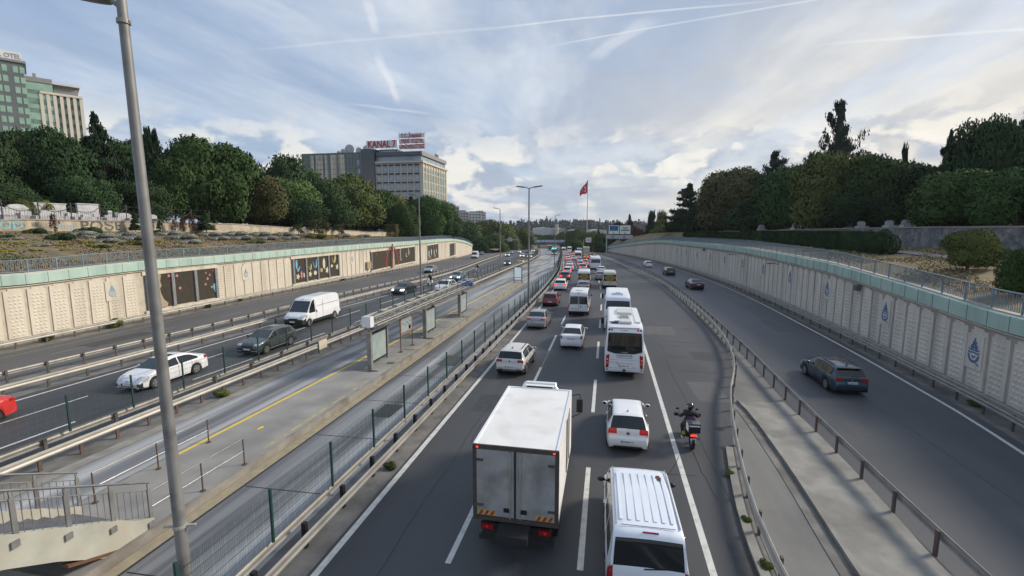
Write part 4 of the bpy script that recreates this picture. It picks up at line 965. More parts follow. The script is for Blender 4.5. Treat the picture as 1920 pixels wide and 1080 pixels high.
SEDAN = dict(L=4.55, W=1.79, H=1.46, belt=lambda y: .90+.05*max(0, 1-y/2.5), wheels=(.95, 3.60, .33), sill=.20, tumble=.26, mirror=(2.95, 1.0, 'P'), taper=(.14,.18,.6,.9),
    top=[(.07,.24,'b'),(.0,.36,'b'),(.0,.62,'b'),(.04,.70,'b'),(.05,1.02,'h'),(.16,1.05,'h'),(.52,1.06,'rw'),(1.18,1.38,'r'),(1.5,1.44,'r'),(2.2,1.46,'r'),(2.62,1.40,'ws'),(3.38,.98,'h'),(3.6,.94,'h'),(4.25,.78,'n'),(4.48,.60,'n'),(4.55,.42,'n'),(4.48,.24,'n')])
SUV = dict(L=4.30, W=1.82, H=1.58, belt=lambda y: .98+.05*max(0, 1-y/2), wheels=(.82, 3.42, .345), sill=.25, tumble=.22, mirror=(2.85, 1.12, 'P'), taper=(.12,.16,.5,.8),
    top=[(.07,.27,'b'),(.0,.38,'b'),(.0,.66,'b'),(.06,.74,'b'),(.08,1.04,'h'),(.12,1.08,'rw'),(.42,1.46,'r'),(.60,1.52,'r'),(1.6,1.58,'r'),(2.4,1.53,'ws'),(3.18,1.08,'h'),(3.4,1.03,'h'),(4.05,.88,'n'),(4.25,.70,'n'),(4.30,.46,'n'),(4.24,.27,'n')])
WAGON = dict(L=4.57, W=1.79, H=1.50, belt=lambda y: .92+.05*max(0, 1-y/2.5), wheels=(.95, 3.59, .33), sill=.21, tumble=.24, mirror=(2.95, 1.02, 'P'), taper=(.14,.17,.6,.9),
    top=[(.08,.24,'b'),(.0,.38,'b'),(.0,.64,'b'),(.07,.70,'b'),(.09,.98,'h'),(.14,1.02,'rw'),(.46,1.40,'r'),(.70,1.46,'r'),(1.7,1.50,'r'),(2.55,1.44,'ws'),(3.36,1.0,'h'),(3.6,.95,'h'),(4.25,.80,'n'),(4.5,.60,'n'),(4.57,.42,'n'),(4.5,.24,'n')])
def spec(base, **k): d = dict(base); d.update(k); return d
def hatch_parts(S, brake='tail_red', headm='head_lens', tz=(.74,.98), tx=.56, plast=None, pill=None, side=None):
    L_ = S['L']; a, b = side or (.55, L_-1.15)
    return mkparts(ws(0,0,a,b,pill if pill is not None else ((a+b)/2-.05,)), lambda x,y,z,band,tg: y < .34 and tz[0] < z < tz[1] and abs(x) > tx and band < 12 and tg in ('h','b'), lambda x,y,z,band,tg: y > L_-.55 and .58 < z < .80 and abs(x) > .45 and tg in ('n','h'), brake=brake, headm=headm, plast=plast,
        grille=lambda x,y,z,band,tg: y > L_-.22 and .28 < z < .55 and abs(x) < .55 and tg == 'n')
def place(x, y, dx=None): # heading along the local road direction of the main carriageway
    return math.atan(-(sh(y+1)-sh(y-1))/2)*-1
def hd(f, y): return -math.atan((f(y+1)-f(y-1))/2)
low = lambda z1: (lambda x, y, z, band, tg: z < z1)
# ---- white hatchback right behind the coach, ahead of the silver-white van
S = spec(HATCH); S['parts'] = hatch_parts(S, 'brake_soft', tz=(.74,.96), tx=.51)
S['extra'] = [('badge', 'chrome', MB().cyl((0,.045,.80), (0,.075,.80), .065, None, 14)), ('antenna', 'black', MB().beam((0,.80,1.44), (0,.62,1.60), .012, .012).box((0,.80,1.455), (.05,.09,.02))),
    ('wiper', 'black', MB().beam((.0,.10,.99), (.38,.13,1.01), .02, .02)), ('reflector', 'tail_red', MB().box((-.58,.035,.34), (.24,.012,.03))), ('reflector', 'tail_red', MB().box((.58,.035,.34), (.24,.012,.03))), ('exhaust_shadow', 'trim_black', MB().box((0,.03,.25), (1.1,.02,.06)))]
t = vehicle('hatchback', S, {'P': 'p_white'}, 'white hatchback with lit red tail lights between the coach and the silver white van', 'car', (1.0, 18.35, 0), 0, .06)
put_plate(t, .0, .47, '34 MRB 311'); handles(t, (1.05, 2.0), 1.69, .82, 'P' if False else 'p_white'); seams(t, (1.0, 1.75, 2.75), 1.69, .3, .9, .93)
place_text('TSI', .06, (.56,.085,.76), (1,0,0), (0,0,1), 'chrome', t, 'model_mark', .006)
# ---- silver-white van in the foreground
VAN = dict(L=4.95, W=1.92, H=1.97, belt=lambda y: 1.05, wheels=(.95, 3.95, .345), sill=.28, tumble=.135, shoulder=.975, mirror=(3.78, 1.22, 'black'), taper=(.07,.13,.35,.8),
    top=[(.06,.30,'b'),(.0,.42,'b'),(.0,.70,'b'),(.03,1.08,'h'),(.06,1.20,'rw'),(.22,1.80,'h'),(.30,1.90,'r'),(.48,1.955,'r'),(2.0,1.97,'r'),(3.15,1.94,'r'),(3.4,1.86,'ws'),(4.15,1.12,'h'),(4.35,1.05,'h'),(4.8,.85,'n'),(4.93,.6,'n'),(4.95,.42,'n'),(4.88,.28,'n')])
S = spec(VAN); S['parts'] = mkparts(ws(0,0,.45,3.7,(1.55,2.65)), lambda x,y,z,band,tg: y < .16 and .72 < z < 1.15 and abs(x) > .78, lambda x,y,z,band,tg: y > 4.45 and .7 < z < .95 and abs(x) > .5 and tg in ('n','h'), grille=lambda x,y,z,band,tg: y > 4.7 and .35 < z < .7 and abs(x) < .6 and tg == 'n')
ex = []
for i in range(7): ex.append(('roof_rib', 'P', MB().box((-.60+i*.20, 1.78, 1.974), (.09, 2.25, .0035))))

for sx in (-1, 1):
    ex.append(('roof_channel', 'p_silver', MB().box((sx*.735, 1.85, 1.957), (.03, 2.75, .012))))
    ex.append(('door_handle', 'chrome', MB().box((sx*.965, 2.9, 1.0), (.04,.2,.04))))
    ex.append(('door_handle', 'chrome', MB().box((sx*.965, 2.35, 1.0), (.04,.2,.04)))) if sx > 0 else None
ex.append(('tailgate_gap', 'trim_black', MB().box((0,.455,1.963), (1.25,.012,.008))))
ex.append(('high_brake_light', 'tail_red', MB().box((.05,.315,1.905), (.36,.03,.03))))
nmat('rust_spot', (.12,.055,.03), (.08,.04,.03), .9, scale=20, world_pos=False)
ex.append(('rust_patch', 'rust_spot', MB().prism([(-.05,.12),(.03,.14),(.08,-.0),(.06,-.14),(-.02,-.06),(-.09,-.02)], (.50,2.72,1.975), (1,0,0), (0,1,0), (0,0,.004))))
ex.append(('wiper', 'black', MB().beam((-.1,.04,1.17), (.45,.06,1.22), .025, .02)))
S['extra'] = ex
t = vehicle('van', S, {'P': 'p_bluewhite'}, 'silver white passenger van with ribbed roof and black mirrors, closest to the camera', 'van', (1.12, 10.25, 0), R(1.2), .07)
put_plate(t, .0, .62, '34 FN 4172'); seams(t, (1.45, 2.6, 3.7), 1.92, .35, 1.05, 1.05)
# ---- white crossover, silver saloon and others in the left lanes
S = spec(SUV, L=4.23); plast = lambda x,y,z,band,tg: z < .42 or (band <= 2 and z < .62)
S['parts'] = hatch_parts(S, 'tail_red', tz=(.86,1.03), tx=.48, plast=plast)
S['extra'] = [('badge', 'chrome', MB().cyl((0,.06,.93), (0,.085,.93), .06, None, 12)), ('diffuser', 'chrome', MB().box((0,.0,.38), (.9,.02,.04))), ('exhaust', 'chrome', MB().box((-.55,.0,.50), (.28,.03,.05))), ('exhaust', 'chrome', MB().box((.55,.0,.50), (.28,.03,.05))),
    ('roof_rail', 'trim_black', MB().box((-.60,1.6,1.58), (.035,1.7,.03))), ('roof_rail', 'trim_black', MB().box((.60,1.6,1.58), (.035,1.7,.03))), ('antenna', 'black', MB().box((0,.85,1.59), (.05,.14,.06)))]
t = vehicle('crossover', S, {'P': 'p_offwhite'}, 'off white crossover with black roof rails alone in the left lane', 'car', (-5.62, 26.9, 0), R(-2), .07)
put_plate(t, .0, .60, '34 MCZ 257'); handles(t, (1.0, 2.05), 1.82, .92, 'p_offwhite'); seams(t, (1.0, 1.85, 2.85), 1.82, .45, .98, 1)
S = spec(SEDAN, L=4.45, W=1.72); S['parts'] = hatch_parts(S, 'tail_red', tz=(.80,1.0), tx=.56, side=(.75, 3.2), pill=(1.95,))
t = vehicle('saloon_car', S, {'P': 'p_white'}, 'white saloon with dark rear window in the middle lane behind the window van', 'car', (-2.45, 34.0, 0), R(0), .075); put_plate(t, .0, .80, '34 VN 7096'); handles(t, (1.3, 2.2), 1.72, .85, 'p_white')
t.children[0]
S = spec(SEDAN, L=4.46, W=1.8, H=1.42); S['parts'] = hatch_parts(S, 'brake_soft', tz=(.84,1.0), tx=.45, side=(.8, 3.2), pill=(1.95,))
t = vehicle('saloon_car', S, {'P': 'p_silver'}, 'silver blue saloon in the left lane between red hatchback and off white crossover', 'car', (-6.05, 40.2, 0), R(-1), .08); put_plate(t, .0, .72, '34 AKD 22'); MB().box((0,0,.36), (1.3,.02,.07)).build('diffuser', 'chrome', t)
S = spec(HATCH, L=4.1, W=1.78, H=1.50); S['parts'] = hatch_parts(S, 'tail_red', tz=(.84,1.0), tx=.45, plast=low(.40))
t = vehicle('hatchback', S, {'P': 'p_red'}, 'dark red hatchback in the left lane beside the window van', 'car', (-6.25, 52.3, 0), R(0), .08); put_plate(t, .0, .55, None)
# ---- the teal estate on the slip road and the three cars beyond it
S = spec(WAGON); S['parts'] = mkparts(ws(0,0,.5,3.35,(1.05,2.1)), lambda x,y,z,band,tg: y < .35 and .80 < z < .96 and abs(x) > .50 and tg in ('h','b'), lambda x,y,z,band,tg: y > 4.0 and .60 < z < .82 and abs(x) > .45 and tg in ('n','h'), brake='tail_red', plast=low(.34), dark=lambda x,y,z,band,tg: tg == 'r' and 1.0 < y < 2.3 and band >= 10)
S['extra'] = [('roof_rail', 'trim_black', MB().box((-.58,1.75,1.50), (.04,2.0,.035))), ('roof_rail', 'trim_black', MB().box((.58,1.75,1.50), (.04,2.0,.035))), ('badge', 'chrome', MB().cyl((0,.055,.86), (0,.085,.86), .05, None, 12)), ('spoiler', 'black', MB().box((0,.40,1.42), (1.1,.16,.03))), ('chrome_strip', 'chrome', MB().box((0,.01,.46), (1.5,.015,.015))), ('antenna', 'black', MB().box((0,.75,1.51), (.04,.12,.06))), ('wiper', 'black', MB().beam((0,.12,1.03), (.35,.15,1.05), .02, .02))]
t = vehicle('estate_car', S, {'P': 'p_teal'}, 'dark teal estate car with roof rails driving up the slip road by the right wall', 'car', (13.0, 27.3, 0), R(1.5), .065)
put_plate(t, .0, .72, '34 MNR 352'); handles(t, (1.35, 2.4), 1.79, .86, 'p_teal'); seams(t, (1.15, 2.15, 3.15), 1.79, .35, .92, 1)
S = spec(SEDAN, W=1.85, L=4.75); S['parts'] = hatch_parts(S, 'brake_soft', tz=(.84,.99), tx=.40, side=(.8, 3.3), pill=(1.95,))
t = vehicle('saloon_car', S, {'P': 'p_navy'}, 'dark blue saloon on the slip road, nearest the teal estate', 'car', (13.05, 71.4, zr(72)), R(4), .09); put_plate(t, .0, .78, None)
S = spec(SUV, W=1.85); S['parts'] = hatch_parts(S, 'tail_red', tz=(.86,1.02), tx=.5)
t = vehicle('crossover', S, {'P': 'p_black'}, 'black crossover on the slip road between white car and dark blue saloon', 'car', (12.3, 95.5, zr(96)), R(5), .1); put_plate(t, .0, .8, None)
t = vehicle('crossover', S, {'P': 'p_white'}, 'white crossover, furthest of the cars on the right slip road', 'car', (10.4, 122.5, zr(123)), R(7), .1)
# ---- oncoming cars on the left: fronts
def flip(t, L_):                          # origin at the front end for oncoming cars
    pass
S = spec(SEDAN, L=4.58, W=1.76, H=1.47, mirror=(2.98,1.0,'P')); S['parts'] = mkparts(ws(0,0,.72,3.35,(2.05,)), lambda x,y,z,band,tg: y < .32 and .82 < z < 1.0 and abs(x) > .5 and tg in ('h','b'), lambda x,y,z,band,tg: y > 3.98 and .60 < z < .80 and abs(x) > .40 and tg in ('n','h'),
    grille=lambda x,y,z,band,tg: tg == 'n' and y > 4.3 and ((.28 < z < .50 and abs(x) < .50) or (.28 < z < .48 and abs(x) > .62)), dark=lambda x,y,z,band,tg: tg == 'r' and 1.9 < y < 2.5 and band >= 10)
S['extra'] = [('badge', 'chrome', MB().cyl((0,4.50,.62), (0,4.54,.60), .05, None, 12)), ('plate', 'plate_white', MB().box((0,4.57,.42), (.52,.012,.11)))]
t = vehicle('saloon_car', S, {'P': 'p_white'}, 'white saloon with alloy wheels coming towards the camera behind the lamp pole', 'car', (-25.5, 24.6, 0), PI+R(-.5), .06)
handles(t, (1.5, 2.5), 1.76, .86, 'p_white'); seams(t, (1.25, 2.15, 3.2), 1.76, .3, .9, 1)
S = spec(SUV, L=4.42, W=1.84, H=1.63, mirror=(2.95,1.12,'black')); S['parts'] = mkparts(ws(0,0,.6,3.3,(1.15,2.1)), lambda x,y,z,band,tg: y < .3 and .88 < z < 1.04 and abs(x) > .5 and tg in ('h','b'), lambda x,y,z,band,tg: y > 3.85 and .76 < z < .86 and abs(x) > .42 and tg in ('n','h'),
    plast=lambda x,y,z,band,tg: z < .38 or (band <= 2 and z < .5), grille=lambda x,y,z,band,tg: tg == 'n' and y > 4.0 and .42 < z < .76 and abs(x) < .6)
S['extra'] = [('bumper_blade', 'p_silver', MB().box((-.62,4.33,.40), (.45,.05,.05))), ('bumper_blade', 'p_silver', MB().box((.62,4.33,.40), (.45,.05,.05))), ('sill_strip', 'p_silver', MB().box((-.92,2.15,.34), (.02,1.9,.05))), ('sill_strip', 'p_silver', MB().box((.92,2.15,.34), (.02,1.9,.05))), ('plate', 'plate_white', MB().box((0,4.315,.50), (.52,.012,.11)))]
t = vehicle('crossover', S, {'P': 'p_greengrey'}, 'grey green crossover coming towards the camera between white saloon and white cargo van', 'car', (-24.5, 31.9, 0), PI, .07)
handles(t, (1.35, 2.35), 1.84, .95, 'p_greengrey'); seams(t, (1.2, 2.1, 3.1), 1.84, .4, 1.0, 1)
# large panel van
CV = dict(L=6.0, W=2.06, H=2.55, belt=lambda y: 1.18 if y > 4.2 else 1.18, wheels=(1.05, 5.05, .36), sill=.32, tumble=.12, shoulder=.985, mirror=(4.95, 1.45, 'black'), taper=(.05,.12,.3,.9),
    top=[(.05,.40,'b'),(.0,.5,'b'),(.0,.85,'b'),(.02,1.2,'h'),(.06,1.35,'h'),(.12,2.2,'h'),(.22,2.45,'r'),(.5,2.54,'r'),(3.5,2.55,'r'),(4.3,2.44,'r'),(4.55,2.25,'ws'),(5.25,1.32,'h'),(5.45,1.22,'h'),(5.85,1.02,'n'),(5.97,.8,'n'),(6.0,.5,'n'),(5.93,.32,'n')])
S = spec(CV, rim='galv'); S['parts'] = mkparts(ws(0,0,4.15,5.0), lambda x,y,z,band,tg: y < .2 and .9 < z < 1.5 and abs(x) > .85, lambda x,y,z,band,tg: y > 5.35 and .90 < z < 1.15 and abs(x) > .52 and tg in ('n','h'),
    plast=lambda x,y,z,band,tg: z < .62 and (y > 5.3 or y < .3) or (z < .55 and 1.5 < y < 4.6) or (y > 5.45 and z < .75))
S['extra'] = [('badge', 'chrome', MB().cyl((0,4.42,2.40), (0,4.45,2.37), .07, None, 10)), ('lettering_bar', 'trim_black', MB().box((0,5.985,.82), (.9,.02,.10))), ('plate', 'plate_white', MB().box((.1,6.0,.56), (.52,.012,.11))),
    ('side_groove', 'p_silver', MB().box((-1.015,2.1,1.75), (.012,3.6,.02))), ('side_groove', 'p_silver', MB().box((1.015,2.1,1.75), (.012,3.6,.02))), ('door_handle', 'black', MB().box((-1.035,3.95,1.25), (.03,.08,.25))), ('door_handle', 'black', MB().box((1.035,3.95,1.25), (.03,.08,.25)))]
t = vehicle('cargo_van', S, {'P': 'p_white'}, 'big white windowless cargo van with black bumper coming towards the camera', 'van', (-27.3, 42.4, 0), PI, .09); seams(t, (3.0, 4.1), 2.06, .6, 2.2, 1)
def far_car(base, mat, label, loc, rz, brake='brake_on', headm='head_lens', side=None, kind=None, cat='car', group=None, step=.14, tz=(.78,1.0), plast=None):
    S = spec(base); S['parts'] = hatch_parts(S, brake, headm, tz=tz, tx=.46, side=side, plast=plast)
    t = vehicle(kind or {id(HATCH):'hatchback', id(SEDAN):'saloon_car', id(SUV):'crossover', id(WAGON):'estate_car'}[id(base)], S, {'P': mat}, label, cat, loc, rz, step)
    if group: t['group'] = group
    return t
def onc(base, mat, label, px, rz=None, headm='head_on', **k):
    g = G(*px); return far_car(base, mat, label, (g.x, g.y+base['L']*.9, g.z), PI+hd(LL2, g.y), 'tail_red', headm, **k)
onc(SEDAN, 'p_navy', 'dark navy saloon coming towards the camera left of the street lamp', (749, 553), side=(.75,3.3), step=.09)
onc(SUV, 'p_white', 'white crossover coming towards the camera behind the mesh fence, below the dark saloon', (829, 549), headm='head_lens', step=.09)
onc(SEDAN, 'p_bluegrey', 'pale blue grey saloon with lit headlights just above the blue station sign', (852, 527), side=(.75,3.3), step=.1)
onc(SEDAN, 'p_black', 'black saloon with bright headlights beyond the motor scooter rider', (948, 498), side=(.75,3.3), step=.1)
onc(SEDAN, 'p_silver', 'silver grey saloon coming past the left double barrier, between white truck van and lamp', (949, 481), step=.14, side=(.75,3.3))
onc(SEDAN, 'p_bluegrey', 'small grey car right behind the silver grey saloon, far on the left carriageway', (956, 476), step=.14, side=(.75,3.3), headm='head_lens')
onc(SEDAN, 'p_white', 'white oncoming car with red marks, far left of the taxi', (972, 475), step=.14, side=(.75,3.3), headm='head_lens')
onc(SEDAN, 'p_white_b', 'white oncoming saloon nearest the far yellow taxi', (976, 483), step=.14, side=(.75,3.3))
onc(SEDAN, 'p_white', 'white oncoming car half hidden by the twin headed lamp post', (990, 484), step=.14, side=(.75,3.3))
onc(SEDAN, 'p_yellow', 'yellow taxi behind the mesh fence left of the twin headed lamp', (973, 494), step=.12, side=(.75,3.3), headm='head_lens', cat='taxi')
onc(SEDAN, 'p_yellow', 'far yellow taxi beyond the twin headed lamp', (998, 472), step=.14, side=(.75,3.3), cat='taxi')
onc(SUV, 'p_bluewhite', 'far white van like car coming under the bridge', (981, 466), step=.16)
onc(SEDAN, 'p_white', 'tiny white car in the far bend left of the fence', (988, 467), step=.16, side=(.75,3.3))
g = G(800, 512); far_car(SEDAN, 'p_silver', 'silver saloon alone on the outer road by the red arch mural', (g.x, g.y+4.0, g.z), PI+hd(OUTD, g.y), 'tail_red', 'head_lens', side=(.75,3.3), step=.1)
g = G(900, 478); far_car(SEDAN, 'p_greengrey', 'grey car right of the white van at the end of the left wall', (g.x, g.y+4.0, g.z), PI+hd(OUTD, 150), 'tail_red', 'head_lens', side=(.75,3.3))
g = G(905, 472); far_car(SEDAN, 'p_white', 'white car furthest back on the outer road past the left wall', (g.x, g.y+4.0, g.z), PI+hd(OUTD, 170), 'tail_red', 'head_lens', side=(.75,3.3))
S = spec(CV, L=5.5, rim='galv'); S['parts'] = mkparts(ws(0,0,4.15,5.0), lambda x,y,z,band,tg: False, lambda x,y,z,band,tg: y > 5.35 and .90 < z < 1.15 and abs(x) > .52 and tg in ('n','h'), plast=lambda x,y,z,band,tg: z < .8 and y > 5.4)
g = G(885, 485); vehicle('cargo_van', S, {'P': 'p_white_b'}, 'white van with black bumper at the far end of the mural wall', 'van', (g.x, g.y+5.5, g.z), PI+hd(OUTD, 150), .16)
S = spec(SEDAN, L=4.3); S['parts'] = hatch_parts(S, 'tail_red', tz=(.8,.98), tx=.5, side=(.75,3.1))
g = G(5, 770); vehicle('saloon_car', S, {'P': 'p_brightred'}, 'bright red car cut off by the left edge of the picture', 'car', (-28.3, 16.42, 0), PI, .08)
# ---- the traffic jam: rears with brake lights
def jam(base, mat, label, px, **k):
    g = G(*px); return far_car(base, mat, label, (g.x, g.y, g.z), hd(CL, g.y), group='cars queuing in the traffic jam', **k)
jam(SUV, 'p_white', 'white crossover with red lights, first of the left lane queue behind the red hatchback', (1050, 545), step=.09)
jam(SUV, 'p_grey', 'dark car with glowing lights just ahead of the white crossover in the left lane', (1059, 527), step=.1)
jam(HATCH, 'p_white', 'white hatchback third in the left lane queue', (1063, 515), step=.12)
jam(SEDAN, 'p_white_b', 'white saloon fourth in the left lane queue, beside the grey crossover', (1068, 508), step=.12, side=(.75,3.3))
jam(SEDAN, 'p_white', 'silver white car fifth in the left lane queue', (1068, 501), step=.12, side=(.75,3.3))
jam(HATCH, 'p_brightred', 'red hatchback sixth in the left lane queue, left of the white coach', (1067, 496), step=.12)
jam(SEDAN, 'p_white', 'white car seventh in the left lane queue, left of the white coach', (1065, 490), step=.12, side=(.75,3.3))
jam(SUV, 'p_offwhite', 'pale car eighth in the left lane queue', (1064, 485.5), step=.14)
jam(HATCH, 'p_brightred', 'small red car ninth in the left lane queue', (1062.5, 482), step=.14)
jam(SEDAN, 'p_white', 'white car tenth in the left lane queue, under the fence end', (1059, 479), step=.14, side=(.75,3.3))
jam(SEDAN, 'p_silver', 'silver car beside the tenth white car, next to the coach', (1067, 478.5), step=.14, side=(.75,3.3))
jam(SEDAN, 'p_bluegrey', 'grey saloon with dark rear window right behind the window van roof', (1093, 549), step=.09, brake='tail_red', side=(.75,3.3))
jam(SUV, 'p_silver', 'silver grey crossover with lit lights ahead of the striped middle minibus', (1093, 508), step=.1)
jam(HATCH, 'p_white', 'white hatchback ahead of the silver grey crossover in the middle lane', (1088.5, 500), step=.12)
jam(SEDAN, 'p_silver', 'silver saloon between white hatchback and the white coach in the middle lane', (1087, 493), step=.12, side=(.75,3.3))
jam(SEDAN, 'p_white', 'white saloon right of the middle lane, just behind the orange car', (1128, 514), step=.1, brake='tail_red', side=(.75,3.3))
jam(SEDAN, 'p_bluegrey', 'blue grey saloon half hidden behind the right striped minibus', (1126.5, 526), step=.1, brake='tail_red', side=(.75,3.3))
jam(HATCH, 'p_orange', 'orange red hatchback glowing behind the white bus with wide rear window', (1119.5, 506), step=.1)
jam(HATCH, 'p_brightred', 'small red car between cream truck and white bus', (1104, 491), step=.14)
jam(SEDAN, 'p_yellow', 'yellow taxi under the cream box truck', (1099, 486), step=.14, cat='taxi', side=(.75,3.3))
jam(HATCH, 'p_white', 'white hatchback left of the coach in the far queue', (1074, 482), step=.14)
jam(HATCH, 'p_brightred', 'red car in the far queue between coach and silver car', (1072, 477), step=.16)
jam(SEDAN, 'p_white', 'far white car at the tail of the blue white buses', (1068, 474), step=.16, side=(.75,3.3))
jam(SEDAN, 'p_silver', 'far silver car under the bridge shadow in the queue', (1062, 475), step=.16, side=(.75,3.3))
for px_, b_, m_, lb in [((1098,497),HATCH,'p_white','white hatchback right of the silver saloon beside the coach'),((1107,500),SEDAN,'p_silver','silver saloon just left of the orange hatchback'),((1094,480),SUV,'p_grey','grey car between coach and cream truck'),((1090,473),HATCH,'p_white','tiny white car ahead of the far dark windowed coach'),((1080,471),HATCH,'p_brightred','tiny red car in the far bend, right one'),
    ((1071,470),SEDAN,'p_white','tiny white car in the far bend beside the second blue white bus'),((1061,468.5),SEDAN,'p_silver','tiny silver car in the far bend'),((1052,470),HATCH,'p_brightred','tiny red car in the far bend by the fence'),((1102,477),SUV,'p_white','white car ahead of the cream truck'),((1110,479),SEDAN,'p_grey','grey saloon right of the cream truck'),((1076,488),SEDAN,'p_white','white saloon between left lane queue and coach'),((1047,466.5),SUV,'p_white','tiny white car nearest the bridge')]:
    jam(b_, m_, lb, px_, step=.18, side=(.75,3.2))
for px_, m_, lb in [((966,469),'p_silver','tiny silver oncoming car in the left bend'),((976,467),'p_navy','tiny dark oncoming car in the left bend'),((986,474),'p_grey','small dark oncoming car ahead of the taxi'),((995,478),'p_white','small white oncoming car close to the fence'),((1003,467),'p_white_b','tiny pale oncoming car under the bridge end')]:
    onc(SEDAN, m_, lb, px_, step=.18, side=(.75,3.3), headm='head_lens')
# ---- minibuses
MBUS = dict(L=5.9, W=2.05, H=2.5, belt=lambda y: 1.15, wheels=(1.05, 4.9, .35), sill=.30, tumble=.11, shoulder=.985, mirror=(4.9, 1.5, 'black'), taper=(.06,.12,.3,.9),
    top=[(.05,.34,'b'),(.0,.42,'b'),(.0,.70,'b'),(.03,.95,'h'),(.05,1.22,'rw'),(.12,2.02,'h'),(.18,2.28,'r'),(.36,2.44,'r'),(1.0,2.5,'r'),(3.6,2.5,'r'),(4.3,2.40,'r'),(4.5,2.2,'ws'),(5.2,1.3,'h'),(5.7,1.05,'n'),(5.88,.8,'n'),(5.9,.5,'n'),(5.84,.32,'n')])
mbp = lambda glass=True: mkparts(ws(0,0,.4,4.9,(1.5,2.7,3.9)), lambda x,y,z,band,tg: y < .22 and .85 < z < 1.28 and abs(x) > .88, lambda x,y,z,band,tg: y > 5.3 and .9 < z < 1.1 and abs(x) > .5 and tg in ('n','h'), plast=lambda x,y,z,band,tg: z < .52, brake='brake_soft')
def minibus(loc, rz, label, plate_x=-.5, film=False, mat='p_white_b', dark=True, W_=2.05):
    S = spec(MBUS, W=W_); S['parts'] = mbp()
    ex = [('door_split', 'trim_black', MB().box((0,.0,1.35), (.02,.05,1.5))), ('handle', 'black', MB().box((.22,-.0,.98), (.09,.06,.16))), ('rear_trim', 'black', MB().box((-.45,.0,.78), (.75,.02,.03)))]
    if not film: ex = [('window_frame', 'P', MB().box((0,.045,1.62), (.09,.05,.84))), ('roof_hatch', 'P', MB().box((0,1.2,2.53), (.7,.5,.05))), ('high_brake_light', 'black', MB().box((0,.22,2.36), (.3,.05,.04)))]+ex
    S['extra'] = ex; t = vehicle('minibus', S, {'P': mat}, label, 'minibus', loc, rz, .09)
    if film:
        MB().box((0,-.005,1.62), (1.72,.03,.92)).build('film_ground', 'black', t)
        st = MB(); n = 8
        for sx in (-1, 1):
            for sz in (-1, 1):
                for k in range(3):
                    a = .16+.27*k; pts = [(sx*a, 0), (sx*(a+.13), 0), (0, sz*(a+.13)*.78), (0, sz*a*.78)]
                    pts = [(max(-.84, min(.84, p)), max(-.44, min(.44, q))) for p, q in pts]
                    c = [(x, z) for x, z in pts]
                    if sx*sz < 0: c = c[::-1]
                    # clip strip by the window height
                    def at(s0): 
                        x0, z0 = sx*s0, 0.0; zmax = .44; zz = min(s0*.78, zmax); return (sx*(s0-zz/.78), sz*zz)
                    i0, o0 = (sx*a, 0), (sx*(a+.13), 0); i1, o1 = at(a), at(a+.13)
                    st.prism([i0, o0, o1, i1], (0,-.022,1.62), (1,0,0), (0,0,1), (0,-.004,0))
        st.build('film_stripes', 'film_yellow', t)
        MB().cyl((0,-.03,1.62), (0,-.036,1.62), .13, None, 14).build('film_badge', 'black', t); place_text('S', .2, (0,-.04,1.62), (1,0,0), (0,0,1), 'film_yellow', t, 'film_mark', .004)
    MB().box((plate_x,-.012,.66), (.5,.014,.11)).build('plate', 'plate_white', t)
    return t
nmat('film_yellow', (.58,.40,.07), (.50,.34,.06), .5, scale=6)
g = G(1085, 591); minibus((-2.72, 47.2, 0), 0, 'white window van with two dark rear windows in the middle lane', plate_x=-.45)
g = G(1094, 540); minibus((g.x, g.y+1, g.z), hd(CL, 72), 'left of the two minibuses with yellow and black striped rear windows', film=True)
g = G(1143, 543); minibus((g.x, g.y+1, g.z), hd(CL, 70), 'right of the two minibuses with yellow and black striped rear windows', film=True, mat='p_cream')
# ---- coaches and buses (rear views)
def coach(loc, rz, S, label, mats, cat='coach', extra=None, step=.11, kind='coach'):
    d = dict(L=7.6, W=2.36, H=2.95, belt=lambda y: 1.35, wheels=(1.6, 6.0, .42), sill=.34, tumble=.11, shoulder=.99, taper=(.05,.06,.35,.4),
        top=[(.06,.36,'b'),(.0,.42,'b'),(.0,.78,'b'),(.02,1.45,'h'),(.03,1.52,'rw'),(.13,2.42,'h'),(.20,2.62,'r'),(.45,2.83,'r'),(1.1,2.93,'r'),(6.4,2.95,'r'),(7.0,2.88,'r'),(7.25,2.6,'ws'),(7.55,1.25,'n'),(7.6,.8,'n'),(7.6,.36,'n')])
    d.update(S); d['parts'] = [('windscreen','glass_tint',glassband('ws'),False), ('rear_window','glass_dark',lambda x,y,z,b,tg: tg == 'rw' and b >= 9,False), ('side_window','glass_dark',lambda x,y,z,b,tg: b == 6 and y > .5,True)]
    d['extra'] = extra or []; return vehicle(kind, d, mats, label, cat, loc, rz, step)
ex = []
